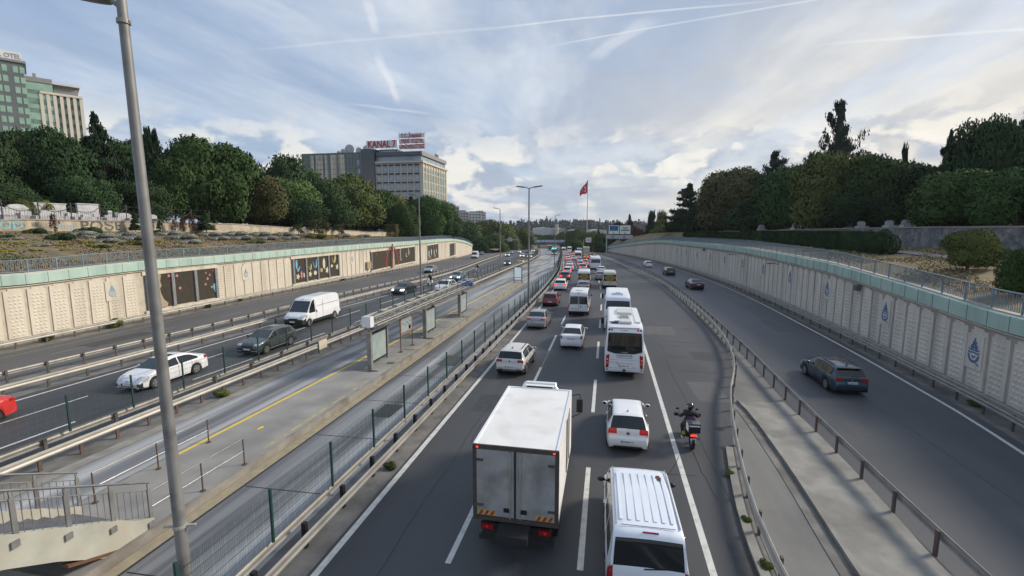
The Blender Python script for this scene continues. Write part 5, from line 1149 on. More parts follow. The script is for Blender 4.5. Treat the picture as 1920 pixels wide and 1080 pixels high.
for sx in (-1, 1):
    ex.append(('tail_light', 'tail_red', MB().prism([(0,0),(.16*-sx,.06),(.20*-sx,.84),(.02*-sx,.78)][::sx], (sx*1.08,-.02,.58), (1,0,0), (0,0,1), (0,.05,0))))
    ex.append(('lamp_dot', 'brake_on', MB().cyl((sx*.995,-.03,1.12), (sx*.995,-.01,1.12), .035, None, 8))); ex.append(('lamp_dot', 'amber', MB().cyl((sx*.995,-.03,.92), (sx*.995,-.01,.92), .035, None, 8)))
    ex.append(('high_lamp', 'black', MB().cyl((sx*.92,.14,2.90), (sx*.92,.30,2.90), .055, None, 10))); ex.append(('high_lamp', 'brake_soft', MB().cyl((sx*.76,.14,2.90), (sx*.76,.30,2.90), .055, None, 10)))
    ex.append(('bumper_lamp', 'black', MB().cyl((sx*1.0,-.015,.50), (sx*1.0,.02,.50), .045, None, 10)))
    ex.append(('mirror', 'black', MB().box((sx*1.38,7.35,2.0), (.22,.12,.42)).beam((sx*1.1,7.3,2.35), (sx*1.36,7.35,2.2), .04, .04)))
    ex.append(('roof_rib', 'P', MB().box((sx*.78,3.6,3.215), (.30,5.2,.06))))
nmat('curtain', (.075,.06,.036), (.03,.025,.016), .9, scale=9, stretch=(1,1,.05), world_pos=False)
ex += [('window_band', 'black', MB().prism([(-1.0,1.67),(1.0,1.67),(1.0,1.60),(.55,1.48),(-.55,1.48),(-1.0,1.60)], (0,.005,0), (1,0,0), (0,0,1), (0,.03,0))), ('curtain', 'curtain', MB().prism([(-.84,1.95),(.84,1.95),(.88,2.62),(-.88,2.62)], (0,-.160,0), (1,0,0), (0,.10,1), (0,-.012,0))),
    ('air_conditioner', 'p_offwhite', MB().box((.05,1.2,3.24), (.72,.95,.12), tap=.92)), ('air_conditioner', 'p_offwhite', MB().box((.05,4.4,3.27), (1.0,1.9,.16), tap=.9)), ('vent_grille', 'black', MB().box((-.58,1.05,3.20), (.42,.55,.05))), ('roof_hatch', 'p_offwhite', MB().box((0,2.6,3.26), (.66,.6,.07), tap=.9)), ('roof_hatch', 'glass_tint', MB().box((0,2.6,3.30), (.5,.45,.012))),
    ('spoiler', 'P', MB().box((0,.32,3.02), (1.75,.22,.05))), ('tow_cover', 'black', MB().box((0,-.005,.47), (.17,.02,.12))), ('panel_line', 'p_silver', MB().box((0,-.0,1.10), (1.7,.012,.01))), ('panel_line', 'p_silver', MB().box((0,-.005,.60), (2.0,.012,.012)))]
t = coach((1.16, 28.0, 0), 0, dict(H=3.22, belt=lambda y: 1.5, top=[(.06,.36,'b'),(.0,.42,'b'),(.0,.78,'b'),(.02,1.55,'h'),(.03,1.66,'rw'),(.12,2.74,'h'),(.20,2.92,'r'),(.45,3.10,'r'),(1.1,3.19,'r'),(6.4,3.22,'r'),(7.0,3.15,'r'),(7.25,2.85,'ws'),(7.55,1.25,'n'),(7.6,.8,'n'),(7.6,.36,'n')]), 'white coach with brown curtained rear window and blue lettering in the right lane', {'P': 'p_white'}, extra=ex, step=.08)
place_text('DÜNYATUR', .18, (0,-.006,1.36), (1,0,0), (0,0,1), 'emblem_blue', t, fit=.92); MB().box((0,-.006,1.23), (.92,.012,.02)).build('underline', 'emblem_blue', t)
place_text('TURİZM', .07, (0,-.012,1.56), (1,0,0), (0,0,1), 'm_white', t, fit=.36); place_text('KURUMSAL', .05, (-.05,.13,2.88), (1,0,0), (0,0,1), 'm_red', t, fit=.45)
m = MB(); pp = [(-.85,.95),(-.5,.95),(-.46,.88),(-.42,1.0),(-.36,.80),(-.28,.92),(.5,.88)]
for (a, b), (c, d) in zip(pp, pp[1:]): m.beam((a,-.008,b), (c,-.008,d), .008, .012)
m.build('pulse_line', 'm_red', t); put_plate(t, -.0, .74, '34 BFA 846', x=.0, w=.6); place_text('E 133', .08, (.55,-.012,.66), (1,0,0), (0,0,1), 'emblem_blue', t)
ex = [('roof_pod', 'P', MB().box((0,1.2,3.22), (.9,.9,.14), tap=.85)), ('vent_grille', 'black', MB().box((0,.95,3.30), (.42,.22,.02))), ('mirror', 'black', MB().box((-1.36,6.2,2.2), (.2,.12,.45)).beam((-1.1,6.2,2.5), (-1.34,6.2,2.3), .04, .04)), ('camera', 'black', MB().box((0,-.02,1.80), (.12,.05,.06)))]
coach((1.0, 40.5, 0), 0, dict(tumble=.13, H=3.2, L=6.6, wheels=(1.4,5.3,.42), belt=lambda y: 1.8, top=[(.06,.36,'b'),(.0,.42,'b'),(.0,.9,'b'),(.0,1.85,'h'),(.02,2.0,'rw'),(.14,2.72,'h'),(.28,2.98,'r'),(.7,3.13,'r'),(2,3.2,'r'),(5.6,3.18,'r'),(6.2,3.0,'r'),(6.35,2.6,'ws'),(6.55,1.25,'n'),(6.6,.8,'n'),(6.6,.36,'n')]), 'smooth white coach with a rounded dark rear window, right ahead of the curtained coach', {'P': 'p_bluewhite'}, extra=ex, step=.09)
g = G(1118, 507); coach((g.x-.2, g.y+1.5, g.z), hd(CL, 110), dict(H=3.15, W=2.45, L=8.5), 'white bus with wide dark rear window right of the cream truck', {'P': 'p_bluewhite'}, cat='bus', extra=[('light_bar', 'amber', MB().box((-.3,.4,3.2), (1.2,.3,.15)))], step=.14, kind='bus')
g = G(1084, 488); coach((g.x, g.y, g.z), hd(CL, 150), dict(H=3.4, W=2.5, L=11), 'tall white coach in the middle of the far queue', {'P': 'p_white'}, extra=[], step=.16)
g = G(1086, 478); coach((g.x, g.y+2, g.z), hd(CL, 190), dict(H=3.5, W=2.5, L=11), 'far coach with dark window directly ahead of the tall white coach', {'P': 'p_silver'}, extra=[], step=.2)
g = G(1057, 475); coach((g.x, g.y, g.z), hd(CL, 190), dict(H=3.1, W=2.45, L=9), 'blue white bus at the head of the left lane queue', {'P': 'p_bluewhite'}, extra=[], step=.2, cat='bus', kind='bus')
g = G(1066, 474); coach((g.x, g.y+6, g.z), hd(CL, 190), dict(H=3.1, W=2.45, L=9), 'second blue white bus, right of the one at the head of the left lane queue', {'P': 'p_bluewhite'}, extra=[], step=.2, cat='bus', kind='bus')
def busfront(px, label, mat, led):
    g = G(*px); d = dict(L=12, W=2.5, H=3.15); t = coach((g.x, g.y+12, g.z), PI+hd(CL, g.y), dict(L=12, W=2.5, H=3.15, wheels=(2.5, 9.4, .48), top=[(.0,.36,'b'),(.0,2.9,'r'),(.3,3.12,'r'),(11.5,3.15,'r'),(11.85,3.05,'r'),(11.88,2.62,'ws'),(12.0,1.15,'n'),(12,.36,'n')]), label, {'P': mat}, cat='bus', step=.25, kind='city_bus')
    MB().box((0,11.93,2.84), (1.9,.08,.34)).build('destination_display', led, t)
    for sx in (-1, 1): MB().box((sx*.85,12.02,.75), (.32,.04,.16)).build('headlight', 'head_on', t)
    return t
busfront((1034.5, 478), 'silver city bus with teal display coming down the bus road', 'p_silver', 'sky_blue_led')
busfront((1025, 470), 'dark fronted city bus with lit headlights further back on the bus road', 'p_grey', 'black')
# ---- cream box truck in the queue and the big white box truck in front
def boxtruck(loc, rz, Lb, Wb, zf, zt, label, mat, near=False):
    t = empty('box_truck', loc, rz); tag(t, label, 'truck')
    MB().box((0, Lb/2, (zf+zt)/2), (Wb, Lb, zt-zf)).build('cargo_box', mat, t)
    m = MB(); fr = .07
    for z in (zt+.006, ): m.box((0,-.012,zt-.05), (Wb+.02,.05,.13))
    for sx in (-1, 1): m.box((sx*(Wb/2-.04),-.012,(zf+zt)/2), (.11,.05,zt-zf-.0-.1))
    m.box((0,-.012,zf+.03), (Wb+.02,.06,.12)); m.build('rear_frame', 'frame_brown' if near else 'galv', t)
    if near:
        for sx in (-1, 1): 
            d = MB().box((sx*(Wb/4-.02),-.016,(zf+zt)/2+.0), (Wb/2-.13,.03,zt-zf-.22)).build('rear_door', 'dirty_white', t)
            for z in (zt-.42, zf+.42): MB().box((sx*(Wb/2-.15),-.045,z), (.26,.03,.06)).build('hinge', 'post_dark', d)
            m = MB(); m.cyl((sx*.14,-.05,zf+.1), (sx*.14,-.05,zt-.14), .024, None, 8); m.cyl((sx*.14,-.05,zt-.24), (sx*.14,-.05,zt-.14), .035, None, 8); m.cyl((sx*.14,-.05,(zf+zt)/2-.1), (sx*.14,-.05,(zf+zt)/2+.02), .028, None, 8); m.build('lock_bar', 'galv_light', d)
            MB().box((sx*.22,-.05,zf+.33), (.20,.035,.11)).box((sx*.22,-.072,zf+.33), (.13,.012,.045)).build('lock_handle', 'black', d)
            st = empty('marker_board', (0,0,0)); st.parent = d
            MB().box((sx*(Wb/2-.37),-.040,zf+.20), (.50,.01,.13)).build('board', 'film_yellow', st)
            m = MB()
            for k in range(3): x0 = sx*(Wb/2-.37)-.22+k*.16; m.prism([(0,-.065),(.07,-.065),(.14,.065),(.07,.065)], (x0-.0,-.052,zf+.20), (1,0,0), (0,0,1), (0,.006,0))
            m.build('stripes', 'm_red', st)
            MB().box((sx*(Wb/2-.12),-.045,zt-.055), (.06,.02,.04)).build('marker_light', 'brake_on', t)
        MB().box((0,-.04,(zf+zt)/2), (.045,.03,zt-zf-.22)).build('door_seal', 'black', t)
        m = MB()
        for sx in (-1, 1): m.box((sx*(Wb/2-.035), Lb/2, zt+.012), (.07,Lb,.03))
        m.box((0,Lb-.035,zt+.012), (Wb-.14,.07,.028)); m.build('roof_trim', 'p_white', t)
        m = MB(); m.box((0,Lb+.32,zt-.25), (1.15,.62,.62)); m.build('cooling_unit', 'p_white', t); MB().box((0,Lb+.005+.02,zt+.035), (.95,.05,.07)).build('cooling_grille', 'black', t)
        m = MB(); m.tube([(-.62,Lb+.0,zt+.02),(-.55,Lb+.12,zt+.16),(.55,Lb+.12,zt+.16),(.62,Lb+.0,zt+.02)], .045, 8); m.build('hoop', 'p_white', t)
        m = MB()
        for x, a, b in ((1, .9, 1.9), ): m.box((Wb/2+.006, Lb*.62, (zf+zt)/2+.05), (.02,.95,1.75))
        m.build('side_door', 'p_offwhite', t); MB().box((Wb/2+.02, Lb*.62-.49, (zf+zt)/2+.05), (.02,.02,1.78)).box((Wb/2+.02, Lb*.62+.49, (zf+zt)/2+.05), (.02,.02,1.78)).build('door_seal', 'post_dark', t)
    # chassis, lamps, mudguards
    MB().box((0,Lb*.5,zf-.18), (.85,Lb+1.2,.24)).box((0,.25,zf-.12), (Wb-.3,.1,.14)).build('chassis', 'trim_black', t)
    m = MB(); m.box((0,.12,zf-.30), (Wb-.35,.06,.22)); m.box((0,.10,zf-.62), (Wb-.25,.08,.14)); lb = m.build('rear_bar', 'trim_black', t)
    for sx in (-1, 1):
        MB().box((sx*(Wb/2-.38),.07,zf-.28), (.34,.06,.15)).build('tail_light', 'tail_red', t)
        MB().cyl((sx*(Wb/2-.36),.035,zf-.28), (sx*(Wb/2-.36),.05,zf-.28), .045, None, 10).build('brake_light', 'brake_soft', t)
        MB().box((sx*(Wb/2-.32),.65,.50), (.50,.02,.62)).build('mud_flap', 'rubber', t)
        for yw in (1.25, Lb+.9): 
            w = MB().cyl((sx*(Wb/2-.42),yw,.42), (sx*(Wb/2-.08),yw,.42), .42, None, 20).build('wheel', 'rubber', t, 40); MB().cyl((sx*(Wb/2-.09),yw,.42), (sx*(Wb/2-.07),yw,.42), .22, None, 12).build('rim', 'galv', w)
    if near:
        MB().box((0,.06,zf-.34), (.6,.02,.16)).build('plate_carrier', 'trim_black', t); MB().box((0,.045,zf-.30), (.5,.012,.11)).build('plate', 'p_grey', t)
        m = MB(); m.box((0,.09,.40), (Wb-.42,.03,.34)); m.build('spray_skirt', 'trim_black', t)
    # cab
    m = MB(); Lc = Lb+.15; cw = Wb*.88
    m.prism([(Lc,.55),(Lc,2.15),(Lc+.25,2.28),(Lc+1.0,2.25),(Lc+1.35,1.95),(Lc+1.62,1.25),(Lc+1.65,.55)], (-cw/2,0,0), (0,1,0), (0,0,1), (cw,0,0)); m.build('cab', mat, t)
    MB().prism([(Lc+1.05,2.20),(Lc+1.36,1.93),(Lc+1.61,1.27),(Lc+1.63,1.27),(Lc+1.39,1.96),(Lc+1.07,2.23)], (-cw/2+.08,0,0), (0,1,0), (0,0,1), (cw-.16,0,0)).build('windscreen', 'glass_dark', t)
    for sx in (-1, 1):
        MB().prism([(Lc+.45,1.30),(Lc+1.5,1.30),(Lc+1.3,1.9),(Lc+1.0,2.05),(Lc+.45,2.05)], (sx*(cw/2+.004)-.004,0,0), (0,1,0), (0,0,1), (.008,0,0)).build('side_window', 'glass_dark', t)
        m = MB(); x = sx*(Wb/2+.22); m.box((x,Lc+1.35,1.95), (.24,.10,.52)); m.build('mirror', 'black', t, 30); mm = MB(); mm.tube([(sx*cw/2,Lc+1.3,2.35),(x,Lc+1.36,2.42),(x+sx*.04,Lc+1.36,2.2)], .018, 6); mm.tube([(sx*cw/2,Lc+1.3,1.45),(x,Lc+1.36,1.6),(x+sx*.02,Lc+1.36,1.7)], .018, 6); mm.build('mirror_arm', 'black', t)
    return t
nmat('dirty_white', (.40,.40,.40), (.30,.30,.30), .45, scale=1.6, c3=(.20,.195,.19), c3scale=1.0, lo=.3, hi=.7, world_pos=False)
nmat('box_white', (.80,.80,.79), (.73,.725,.70), .5, scale=1.1, stretch=(1,.35,1), c3=(.66,.65,.61), c3scale=1.3, world_pos=False)
nmat('frame_brown', (.085,.065,.055), (.06,.05,.045), .6, scale=5)
boxtruck((-2.30, 11.80, 0), R(.2), 4.75, 2.36, .92, 3.08, 'large white refrigerated box truck with two grey rear doors in the foreground', 'box_white', True)
g = G(1099, 484); boxtruck((g.x, g.y+2, g.z), hd(CL, 150), 6, 2.45, 1.0, 4.0, 'cream box truck in the far queue left of the white bus', 'p_cream')
# ------------------------------------------------------------------ banks behind the walls
nmat('dry_slope', (.21,.15,.095), (.13,.10,.06), .95, scale=1.1, bump=.6, bscale=6, c3=(.085,.095,.04), c3scale=.35)
nmat('dry_grass', (.26,.19,.10), (.17,.13,.07), .95, scale=.9, bump=.6, bscale=8, c3=(.11,.115,.05), c3scale=.3)
nmat('wood_floor', (.05,.05,.03), (.08,.07,.04), .95, scale=.6)
nmat('stone_cream', (.52,.44,.31), (.40,.34,.25), .95, scale=1.3, bump=.6, bscale=5, c3=(.28,.25,.2), c3scale=.6)
nmat('stone_cap', (.34,.31,.27), (.26,.24,.21), .9, scale=2)
nmat('stone_grey', (.20,.20,.205), (.10,.10,.11), .95, scale=2.6, bump=1.0, bscale=4, c3=(.28,.275,.26), c3scale=1.4)
nmat('gravel', (.33,.32,.31), (.26,.25,.24), .95, scale=3)
GWL = lambda y: LWALL(y)-14.0
SWR = lambda y: RWALL(y)+(14 if y < 70 else max(6, 14-(y-70)*.07))
gy = list(np.arange(8, 168, 3.0))
gzb = solve_h(GWL, gy, [(0,434.5),(330,436),(537,439),(700,443.5),(760,444),(850,444)], 8); gzt = solve_h(GWL, gy, [(0,409.6),(330,416.5),(420,418.5),(537,426),(700,434.6),(760,436),(850,436)], 10)
GB = lambda y: float(np.interp(y, gy, gzb)) if y < 160 else max(LHZ(y)+1.4, gzb[-1]-(y-160)*.05)
GT = lambda y: float(np.interp(y, gy, gzt)) if y < 160 else GB(y)+.6
def bankL(off, y):
    w = LHZ(y)+.86
    if off <= 14: k = off/14; return w+(GB(y)-w)*k**1.15
    return GT(y)-.15+min(6, (off-14)*.035)
sy = list(np.arange(8, 250, 3.0))
szb = solve_h(SWR, sy, [(1230,441),(1280,441),(1400,447),(1500,453),(1690,465),(1920,474)], 7); szt = solve_h(SWR, sy, [(1230,437),(1280,435),(1400,433),(1500,430),(1690,426),(1920,424)], 9)
SB = lambda y: float(np.interp(y, sy, szb)) if y < 200 else max(RHZ(y)+1.0, szb[int((200-8)/3)]-(y-200)*.06)
ST = lambda y: float(np.interp(y, sy, szt)) if y < 200 else SB(y)+.8
def bankR(off, y):
    w = RHZ(y)+.86; so = SWR(y)-RWALL(y)
    if off <= so: return w+(SB(y)-w)*(off/so)**1.1
    return ST(y)-.15+min(8, (off-so)*.04)
def bank(name, f, sgn, zf, offs, ys, mat, brk, mat2):
    m = MB(); n = len(offs); r2 = random.Random(11)
    for y in ys:
        for o in offs:
            k = 0 if o in (offs[0], brk) or abs(o-brk) < .3 else r2.uniform(-.10,.10)*(1 if o < 30 else 3); m.v.append((f(y)+sgn*o, y, zf(o, y)+k))
    for i in range(len(ys)-1):
        for j in range(n-1): m.f.append((i*n+j, i*n+j+1, (i+1)*n+j+1, (i+1)*n+j)); m.m.append(0 if offs[j] < brk else 1)
    return m.build(name, [mat, mat2], kind='structure')
ysb = list(np.arange(-4, 130, 2.5))+list(np.arange(130, 400, 9))
bank('hillside', LWALL, -1, bankL, [.4,2,4,6,8,10,12,13.95,14.45,18,24,32,45,60,90,150,300,600], ysb, 'dry_slope', 14, 'wood_floor')
offR = [.5,2,4,6,8,10,12,13.96,14.5,18,24,32,45,60,90,150,300,600]
def bankR2(o, y):
    return bankR(o*(SWR(y)-RWALL(y))/14 if o < 14.05 else (SWR(y)-RWALL(y))+o-14, y)
m = MB(); n = len(offR)
for y in ysb:
    so = SWR(y)-RWALL(y)
    for o in offR: oo = o*so/14 if o < 14 else so+(o-14); m.v.append((RWALL(y)+oo, y, bankR(oo, y)+(rnd.uniform(-.06,.06) if 1 < o < 13 else 0)))
for i in range(len(ysb)-1):
    for j in range(n-1): m.f.append((i*n+j, i*n+n*1+j, i*n+n+j+1, i*n+j+1)); m.m.append(0 if offR[j] < 14 else 1)
m.build('hillside', ['dry_grass', 'wood_floor'], kind='structure')
# gravel path through the dry grass
m = MB(); 
for a in range(8, 62, 2):
    o1 = 8.4+1.0*math.sin(a*.12); q = []
    for yy in (a, a+2):
        o1 = 8.4+1.0*math.sin(yy*.12); q += [(RWALL(yy)+o1, yy, bankR(o1, yy)+.09), (RWALL(yy)+o1+1.5, yy, bankR(o1+1.5, yy)+.09)]
    m.quad(q[0], q[1], q[3], q[2])
m.build('path', 'gravel', kind='structure')
# graffiti wall and stone wall
def lowwall(name, f, sgn, ya, yb, zb, zt, mat, label, cap='stone_cap'):
    t = empty(name, (f(ya), ya, zb(ya))); tag(t, label, 'wall'); inv = Matrix.Translation((-f(ya), -ya, -zb(ya)))
    ys = list(np.arange(ya, yb+.1, 1.5)); m = MB(); r2 = random.Random(5)
    for y in ys: x = f(y); m.v += [(x, y, zb(y)-.5), (x, y, zt(y)-.1), (x-sgn*.5, y, zt(y)-.1), (x-sgn*.5, y, zb(y)-.5)]
    for i in range(len(ys)-1): m.f += [(4*i, 4*i+4, 4*i+5, 4*i+1), (4*i+1, 4*i+5, 4*i+6, 4*i+2), (4*i+2, 4*i+6, 4*i+7, 4*i+3)]; m.m += [0]*3
    m.f += [(0,1,2,3), tuple(len(m.v)-4+k for k in (3,2,1,0))]; m.m += [0,0]
    o = m.build('masonry', mat, t); o.matrix_parent_inverse = inv
    m = MB()
    m.sweep([(f(y), y, zt(y)-.1, sgn, 0) for y in ys], [(.08,0),(.08,.14),(-.58,.14),(-.58,0)]); o = m.build('coping', cap, t); o.matrix_parent_inverse = inv
    return t, inv
GW, GI = lowwall('graffiti_wall', GWL, 1, 10, 150, GB, lambda y: GT(y)+(.0 if int(y/9) % 3 else -.12), 'stone_cream', 'cream wall with graffiti on top of the planted slope on the left')
lowwall('stone_wall', SWR, -1, 12, 150, SB, ST, 'stone_grey', 'rough grey stone wall under the trees on the right')
# graffiti: big loose letters
for nm, c in (('g_cyan',(.22,.48,.50)),('g_grey',(.22,.22,.24)),('g_blue',(.32,.44,.52)),('g_dark',(.12,.11,.11))): nmat(nm, c, tuple(v*.8 for v in c), .9, scale=6)
def graf(pxa, txt, size, mat, dz=.0, sq=1.0):
    y = y_at(GWL, pxa, 9, 8, 160); o = (GWL(y)+.012, y, (GB(y)+GT(y))/2+dz); d = (GWL(y+1)-GWL(y-1), 2, 0)
    q = place_text(txt, size, o, d, (0,0,1), mat, GW, 'graffiti', .02, sq, 'LEFT'); q.matrix_parent_inverse = GI
graf(-8, 'JOD', 1.25, 'g_cyan'); graf(3, 'ODO', .8, 'g_grey', -.1); graf(108, 'hop', .9, 'g_blue', .0, 1.3); graf(148, 'POŞET', 1.55, 'g_dark', .0, 1.25); graf(328, 'RKS', .7, 'g_grey', .1); graf(60, 'IIII', .6, 'g_grey', .1)
# ------------------------------------------------------------------ cemetery over the graffiti wall
nmat('marble', (.48,.48,.49), (.34,.34,.35), .6, scale=2)
nmat('iron', (.03,.03,.032), (.05,.05,.05), .6)
t = empty('chain_fence', (GWL(20)-.3, 20, GT(20))); tag(t, 'black iron post and hanging chain fence on top of the graffiti wall', 'fence'); inv = Matrix.Translation((-t.location.x, -t.location.y, -t.location.z))
ps = arc(lambda y: GWL(y)-.3, 14, 62, 3.1, zf=GT); m = MB()
for p in ps:
    o = MB().box((p[0], p[1], p[2]+.95), (.08,.08,1.9)).build('post', 'iron', t); o.matrix_parent_inverse = inv
for a, b in zip(ps, ps[1:]):
    for top_, sag in ((1.55,.75),(1.0,.0),(1.75,.0)):
        pts = [(a[0]+(b[0]-a[0])*k/8, a[1]+(b[1]-a[1])*k/8, a[2]+top_-sag*4*(k/8)*(1-k/8)) for k in range(9)]; m.tube(pts, .035 if sag else .015, 5)
o = m.build('chain', 'iron', t); o.matrix_parent_inverse = inv
m = MB()
for p in arc(lambda y: GWL(y)-.3, 14, 60, .22, zf=GT): m.box((p[0], p[1], p[2]+.5), (.018,.018,1.0))
o = m.build('bars', 'iron', t); o.matrix_parent_inverse = inv
def grave(px_, off, w, h, style, label):
    y = y_at(lambda q: GWL(q)-off, px_, 10.5, 10, 160); x = GWL(y)-off; z = bankL(14+off, y); w *= .66; h *= .72; t = empty('tomb', (x, y, z), PI/2); tag(t, label, 'grave', 'white marble tombs in the cemetery')
    MB().box((0,0,.2), (w*.8,1.9,.6)).build('base', 'marble', t)
    if style == 'slab': MB().box((0,.8,.3+h/2), (w,.25,h)).box((0,.8,.3+h+.04), (w+.15,.35,.1)).build('headstone', 'marble', t)
    elif style == 'round': MB().prism([(-w/2,0),(w/2,0),(w/2,h*.7),(w*.3,h*.95),(0,h),(-w*.3,h*.95),(-w/2,h*.7)], (0,.85,.3), (1,0,0), (0,0,1), (0,-.25,0)).build('headstone', 'marble', t)
    elif style == 'pair': MB().box((-w*.3,.8,.3+h/2), (w*.35,.2,h)).box((w*.3,.8,.3+h/2*.8), (w*.35,.2,h*.8)).build('headstone', 'marble', t)
GR_ = [(3,2.0,2.2,1.5,'round','white tomb at the left edge behind the chain fence'),(44,2.2,3.0,1.9,'round','broad round topped white tomb near the left edge'),(88,2.6,2.2,2.2,'slab','tall grey white headstone left of the red leaved sapling'),(76,1.6,4.0,.9,'pair','long low tomb with two small stones before the tall grey headstone'),(117,3.0,2.6,2.2,'slab','white headstone with cap behind the red leaved sapling'),
       (104,1.8,2.8,1.1,'slab','low white tomb beside the red leaved sapling'),(143,1.8,3.6,1.0,'pair','long low white tomb between sapling and big square tomb'),(174,2.6,3.6,2.4,'slab','biggest square white tomb with a flat cap'),(160,1.5,4.2,.9,'pair','low white tomb in front of the biggest square tomb'),(200,1.6,3.2,.9,'pair','low marble tomb by the forked tree trunk'),(222,2.4,2.2,1.5,'pair','pair of grey stones left of the foreground lamp pole'),(240,1.8,2.6,1.2,'round','small white tomb just left of the foreground lamp pole'),(290,2.0,2.4,1.1,'round','domed white tomb right of the foreground lamp pole')]
for g_ in GR_: grave(*g_)
for i, (px_, lb) in enumerate([(1300,'white tomb nearest the gantry on the right bank'),(1398,'small white box tomb above the right hedge'),(1428,'white tomb left of the leaning trunk above the right hedge'),(1492,'white square tomb under the tallest spiky conifer'),(1520,'white tomb right of the square tomb under the tallest conifer'),(1570,'grey tomb left above the stone wall'),(1592,'rounded grey tomb above the stone wall'),(1615,'grey tomb right of the rounded one above the stone wall'),(1668,'domed grey tomb by the end of the right hedge'),(1700,'low grey tomb on the stone wall right of the hedge')]):
    y = y_at(lambda q: SWR(q)+2.2, px_, 9, 12, 220); x = SWR(y)+2.2; z = ST(y)-.1; k = .55*(1+max(0, (y-50)/110)); t = empty('tomb', (x, y, z), rnd.uniform(-.2,.2)); tag(t, lb, 'grave', 'tombs above the right hand stone wall')
    MB().box((0,0,.35*k), (1.6*k,1.6,.6*k)).build('base', 'marble', t); MB().prism([(-.7*k,0),(.7*k,0),(.7*k,.9*k),(.3*k,1.15*k),(-.3*k,1.15*k),(-.7*k,.9*k)], (0,.3,.5*k), (1,0,0), (0,0,1), (0,-.25,0)).build('headstone', 'marble', t)
# ------------------------------------------------------------------ foliage
def fmat(name, c, c2, rand=.22):
    nmat(name, c, c2, .9, scale=.5, lo=.36, hi=.64, rand=rand, spec=.12, c3=tuple(v*1.25 for v in c2), c3scale=1.9)
    return M[name]
fmat('leaf_dark', (0.024,0.048,0.022), (0.041,0.070,0.029)); fmat('leaf_green', (0.043,0.082,0.026), (0.067,0.114,0.039)); fmat('leaf_olive', (0.070,0.096,0.031), (0.106,0.129,0.043)); fmat('leaf_yellow', (0.102,0.120,0.031), (0.150,0.162,0.043))
fmat('leaf_brown', (0.065,0.069,0.031), (0.089,0.088,0.039)); fmat('needle', (0.018,0.036,0.019), (0.029,0.051,0.026)); fmat('needle_blue', (0.024,0.043,0.031), (0.039,0.061,0.041)); fmat('hedge_green', (0.026,0.058,0.024), (0.043,0.079,0.031)); fmat('leaf_red', (0.072,0.036,0.026), (0.102,0.051,0.036)); fmat('lavender', (.23,.24,.225), (.30,.31,.285), .1); fmat('shrub_yellow', (.30,.28,.05), (.20,.23,.05), .15)
nmat('bark', (.085,.07,.055), (.13,.11,.09), .95, scale=4); nmat('bark_pale', (.30,.28,.24), (.22,.2,.17), .95, scale=4)
NRM = [None]
def leaves(pts, size, rs, flat=.0, jit=.5, out=None):
    """small cards, one per leaf cluster, wound so that they face outwards; shading normals lean with the clump"""
    n = len(pts); P = np.array(pts); d = rs.normal(size=(n,3)); d[:,2] *= (1-flat); d /= np.linalg.norm(d, axis=1)[:,None]+1e-9
    if out is not None:
        out = np.array(out); out /= np.linalg.norm(out, axis=1)[:,None]+1e-9; d = d*.9+out*.5; d /= np.linalg.norm(d, axis=1)[:,None]+1e-9; sg = np.sign((d*out).sum(1))[:,None]; sg[sg == 0] = 1; d = d*sg
    u = np.cross(d, rs.normal(size=(n,3))); u /= np.linalg.norm(u, axis=1)[:,None]+1e-9; v = np.cross(d, u); s = (size*(1-jit/2+jit*rs.rand(n)))[:,None]
    a = P-u*s*.5-v*s*.32; b = P+u*s*.5-v*s*.22; c = P+u*s*.42+v*s*.34; e = P-u*s*.46+v*s*.28
    V = np.stack([a,b,c,e], 1).reshape(-1,3)
    if out is not None: q = d*.62+out*.68; q /= np.linalg.norm(q, axis=1)[:,None]+1e-9; NRM[0] = np.repeat(q, 4, axis=0)
    else: NRM[0] = None
    return V
def qmesh(name, V):
    me = bpy.data.meshes.new(name); n = len(V)//4; me.vertices.add(len(V)); me.vertices.foreach_set('co', V.astype(np.float32).ravel()); me.loops.add(4*n); me.loops.foreach_set('vertex_index', np.arange(4*n, dtype=np.int32))
    me.polygons.add(n); me.polygons.foreach_set('loop_start', np.arange(0, 4*n, 4, dtype=np.int32)); me.polygons.foreach_set('loop_total', np.full(n, 4, dtype=np.int32)); me.update(calc_edges=True)
    if NRM[0] is not None and len(NRM[0]) == len(V): me.normals_split_custom_set_from_vertices(NRM[0].astype(np.float32).tolist())
    NRM[0] = None; return me
def crown_lobes(seed, n_l, n, size, rx=1, rz=1, top=1.0, base=.18, spread=.62, lob=(.30,.46), fill=.25, holes=0):
    rs = np.random.RandomState(seed); L_ = []
    for i in range(n_l):
        t = rs.rand(); h = base+(1-base)*(.12+.80*t); r = spread*math.sin(PI*min(1, .22+.70*(h-base)/(1-base)))**.8; a = rs.rand()*2*PI; q = math.sqrt(rs.rand())
        L_.append((r*q*math.cos(a), r*q*math.sin(a), h, lob[0]+(lob[1]-lob[0])*rs.rand()*(1.1-.5*t)))
    L_.append((0,0,base+(1-base)*.55,.5))
    pts = []; outs = []
    w = np.array([l[3]**2 for l in L_]); w /= w.sum(); idx = rs.choice(len(L_), n, p=w)
    for i in idx:
        x, y, z, r = L_[i]; d = rs.normal(size=3); d /= np.linalg.norm(d); k = r*(1-fill*rs.rand()**1.5)*(1+.10*rs.normal()); 
        pts.append((x+d[0]*k, y+d[1]*k, z+d[2]*k*.62)); outs.append((d[0]+x*.5, d[1]+y*.5, d[2]+.15))
    P = np.array(pts); O = np.array(outs); kp = P[:,2] > base*.6; P = P[kp]; O = O[kp]
    return qmesh('crown', leaves(P, size, rs, .3, out=O))
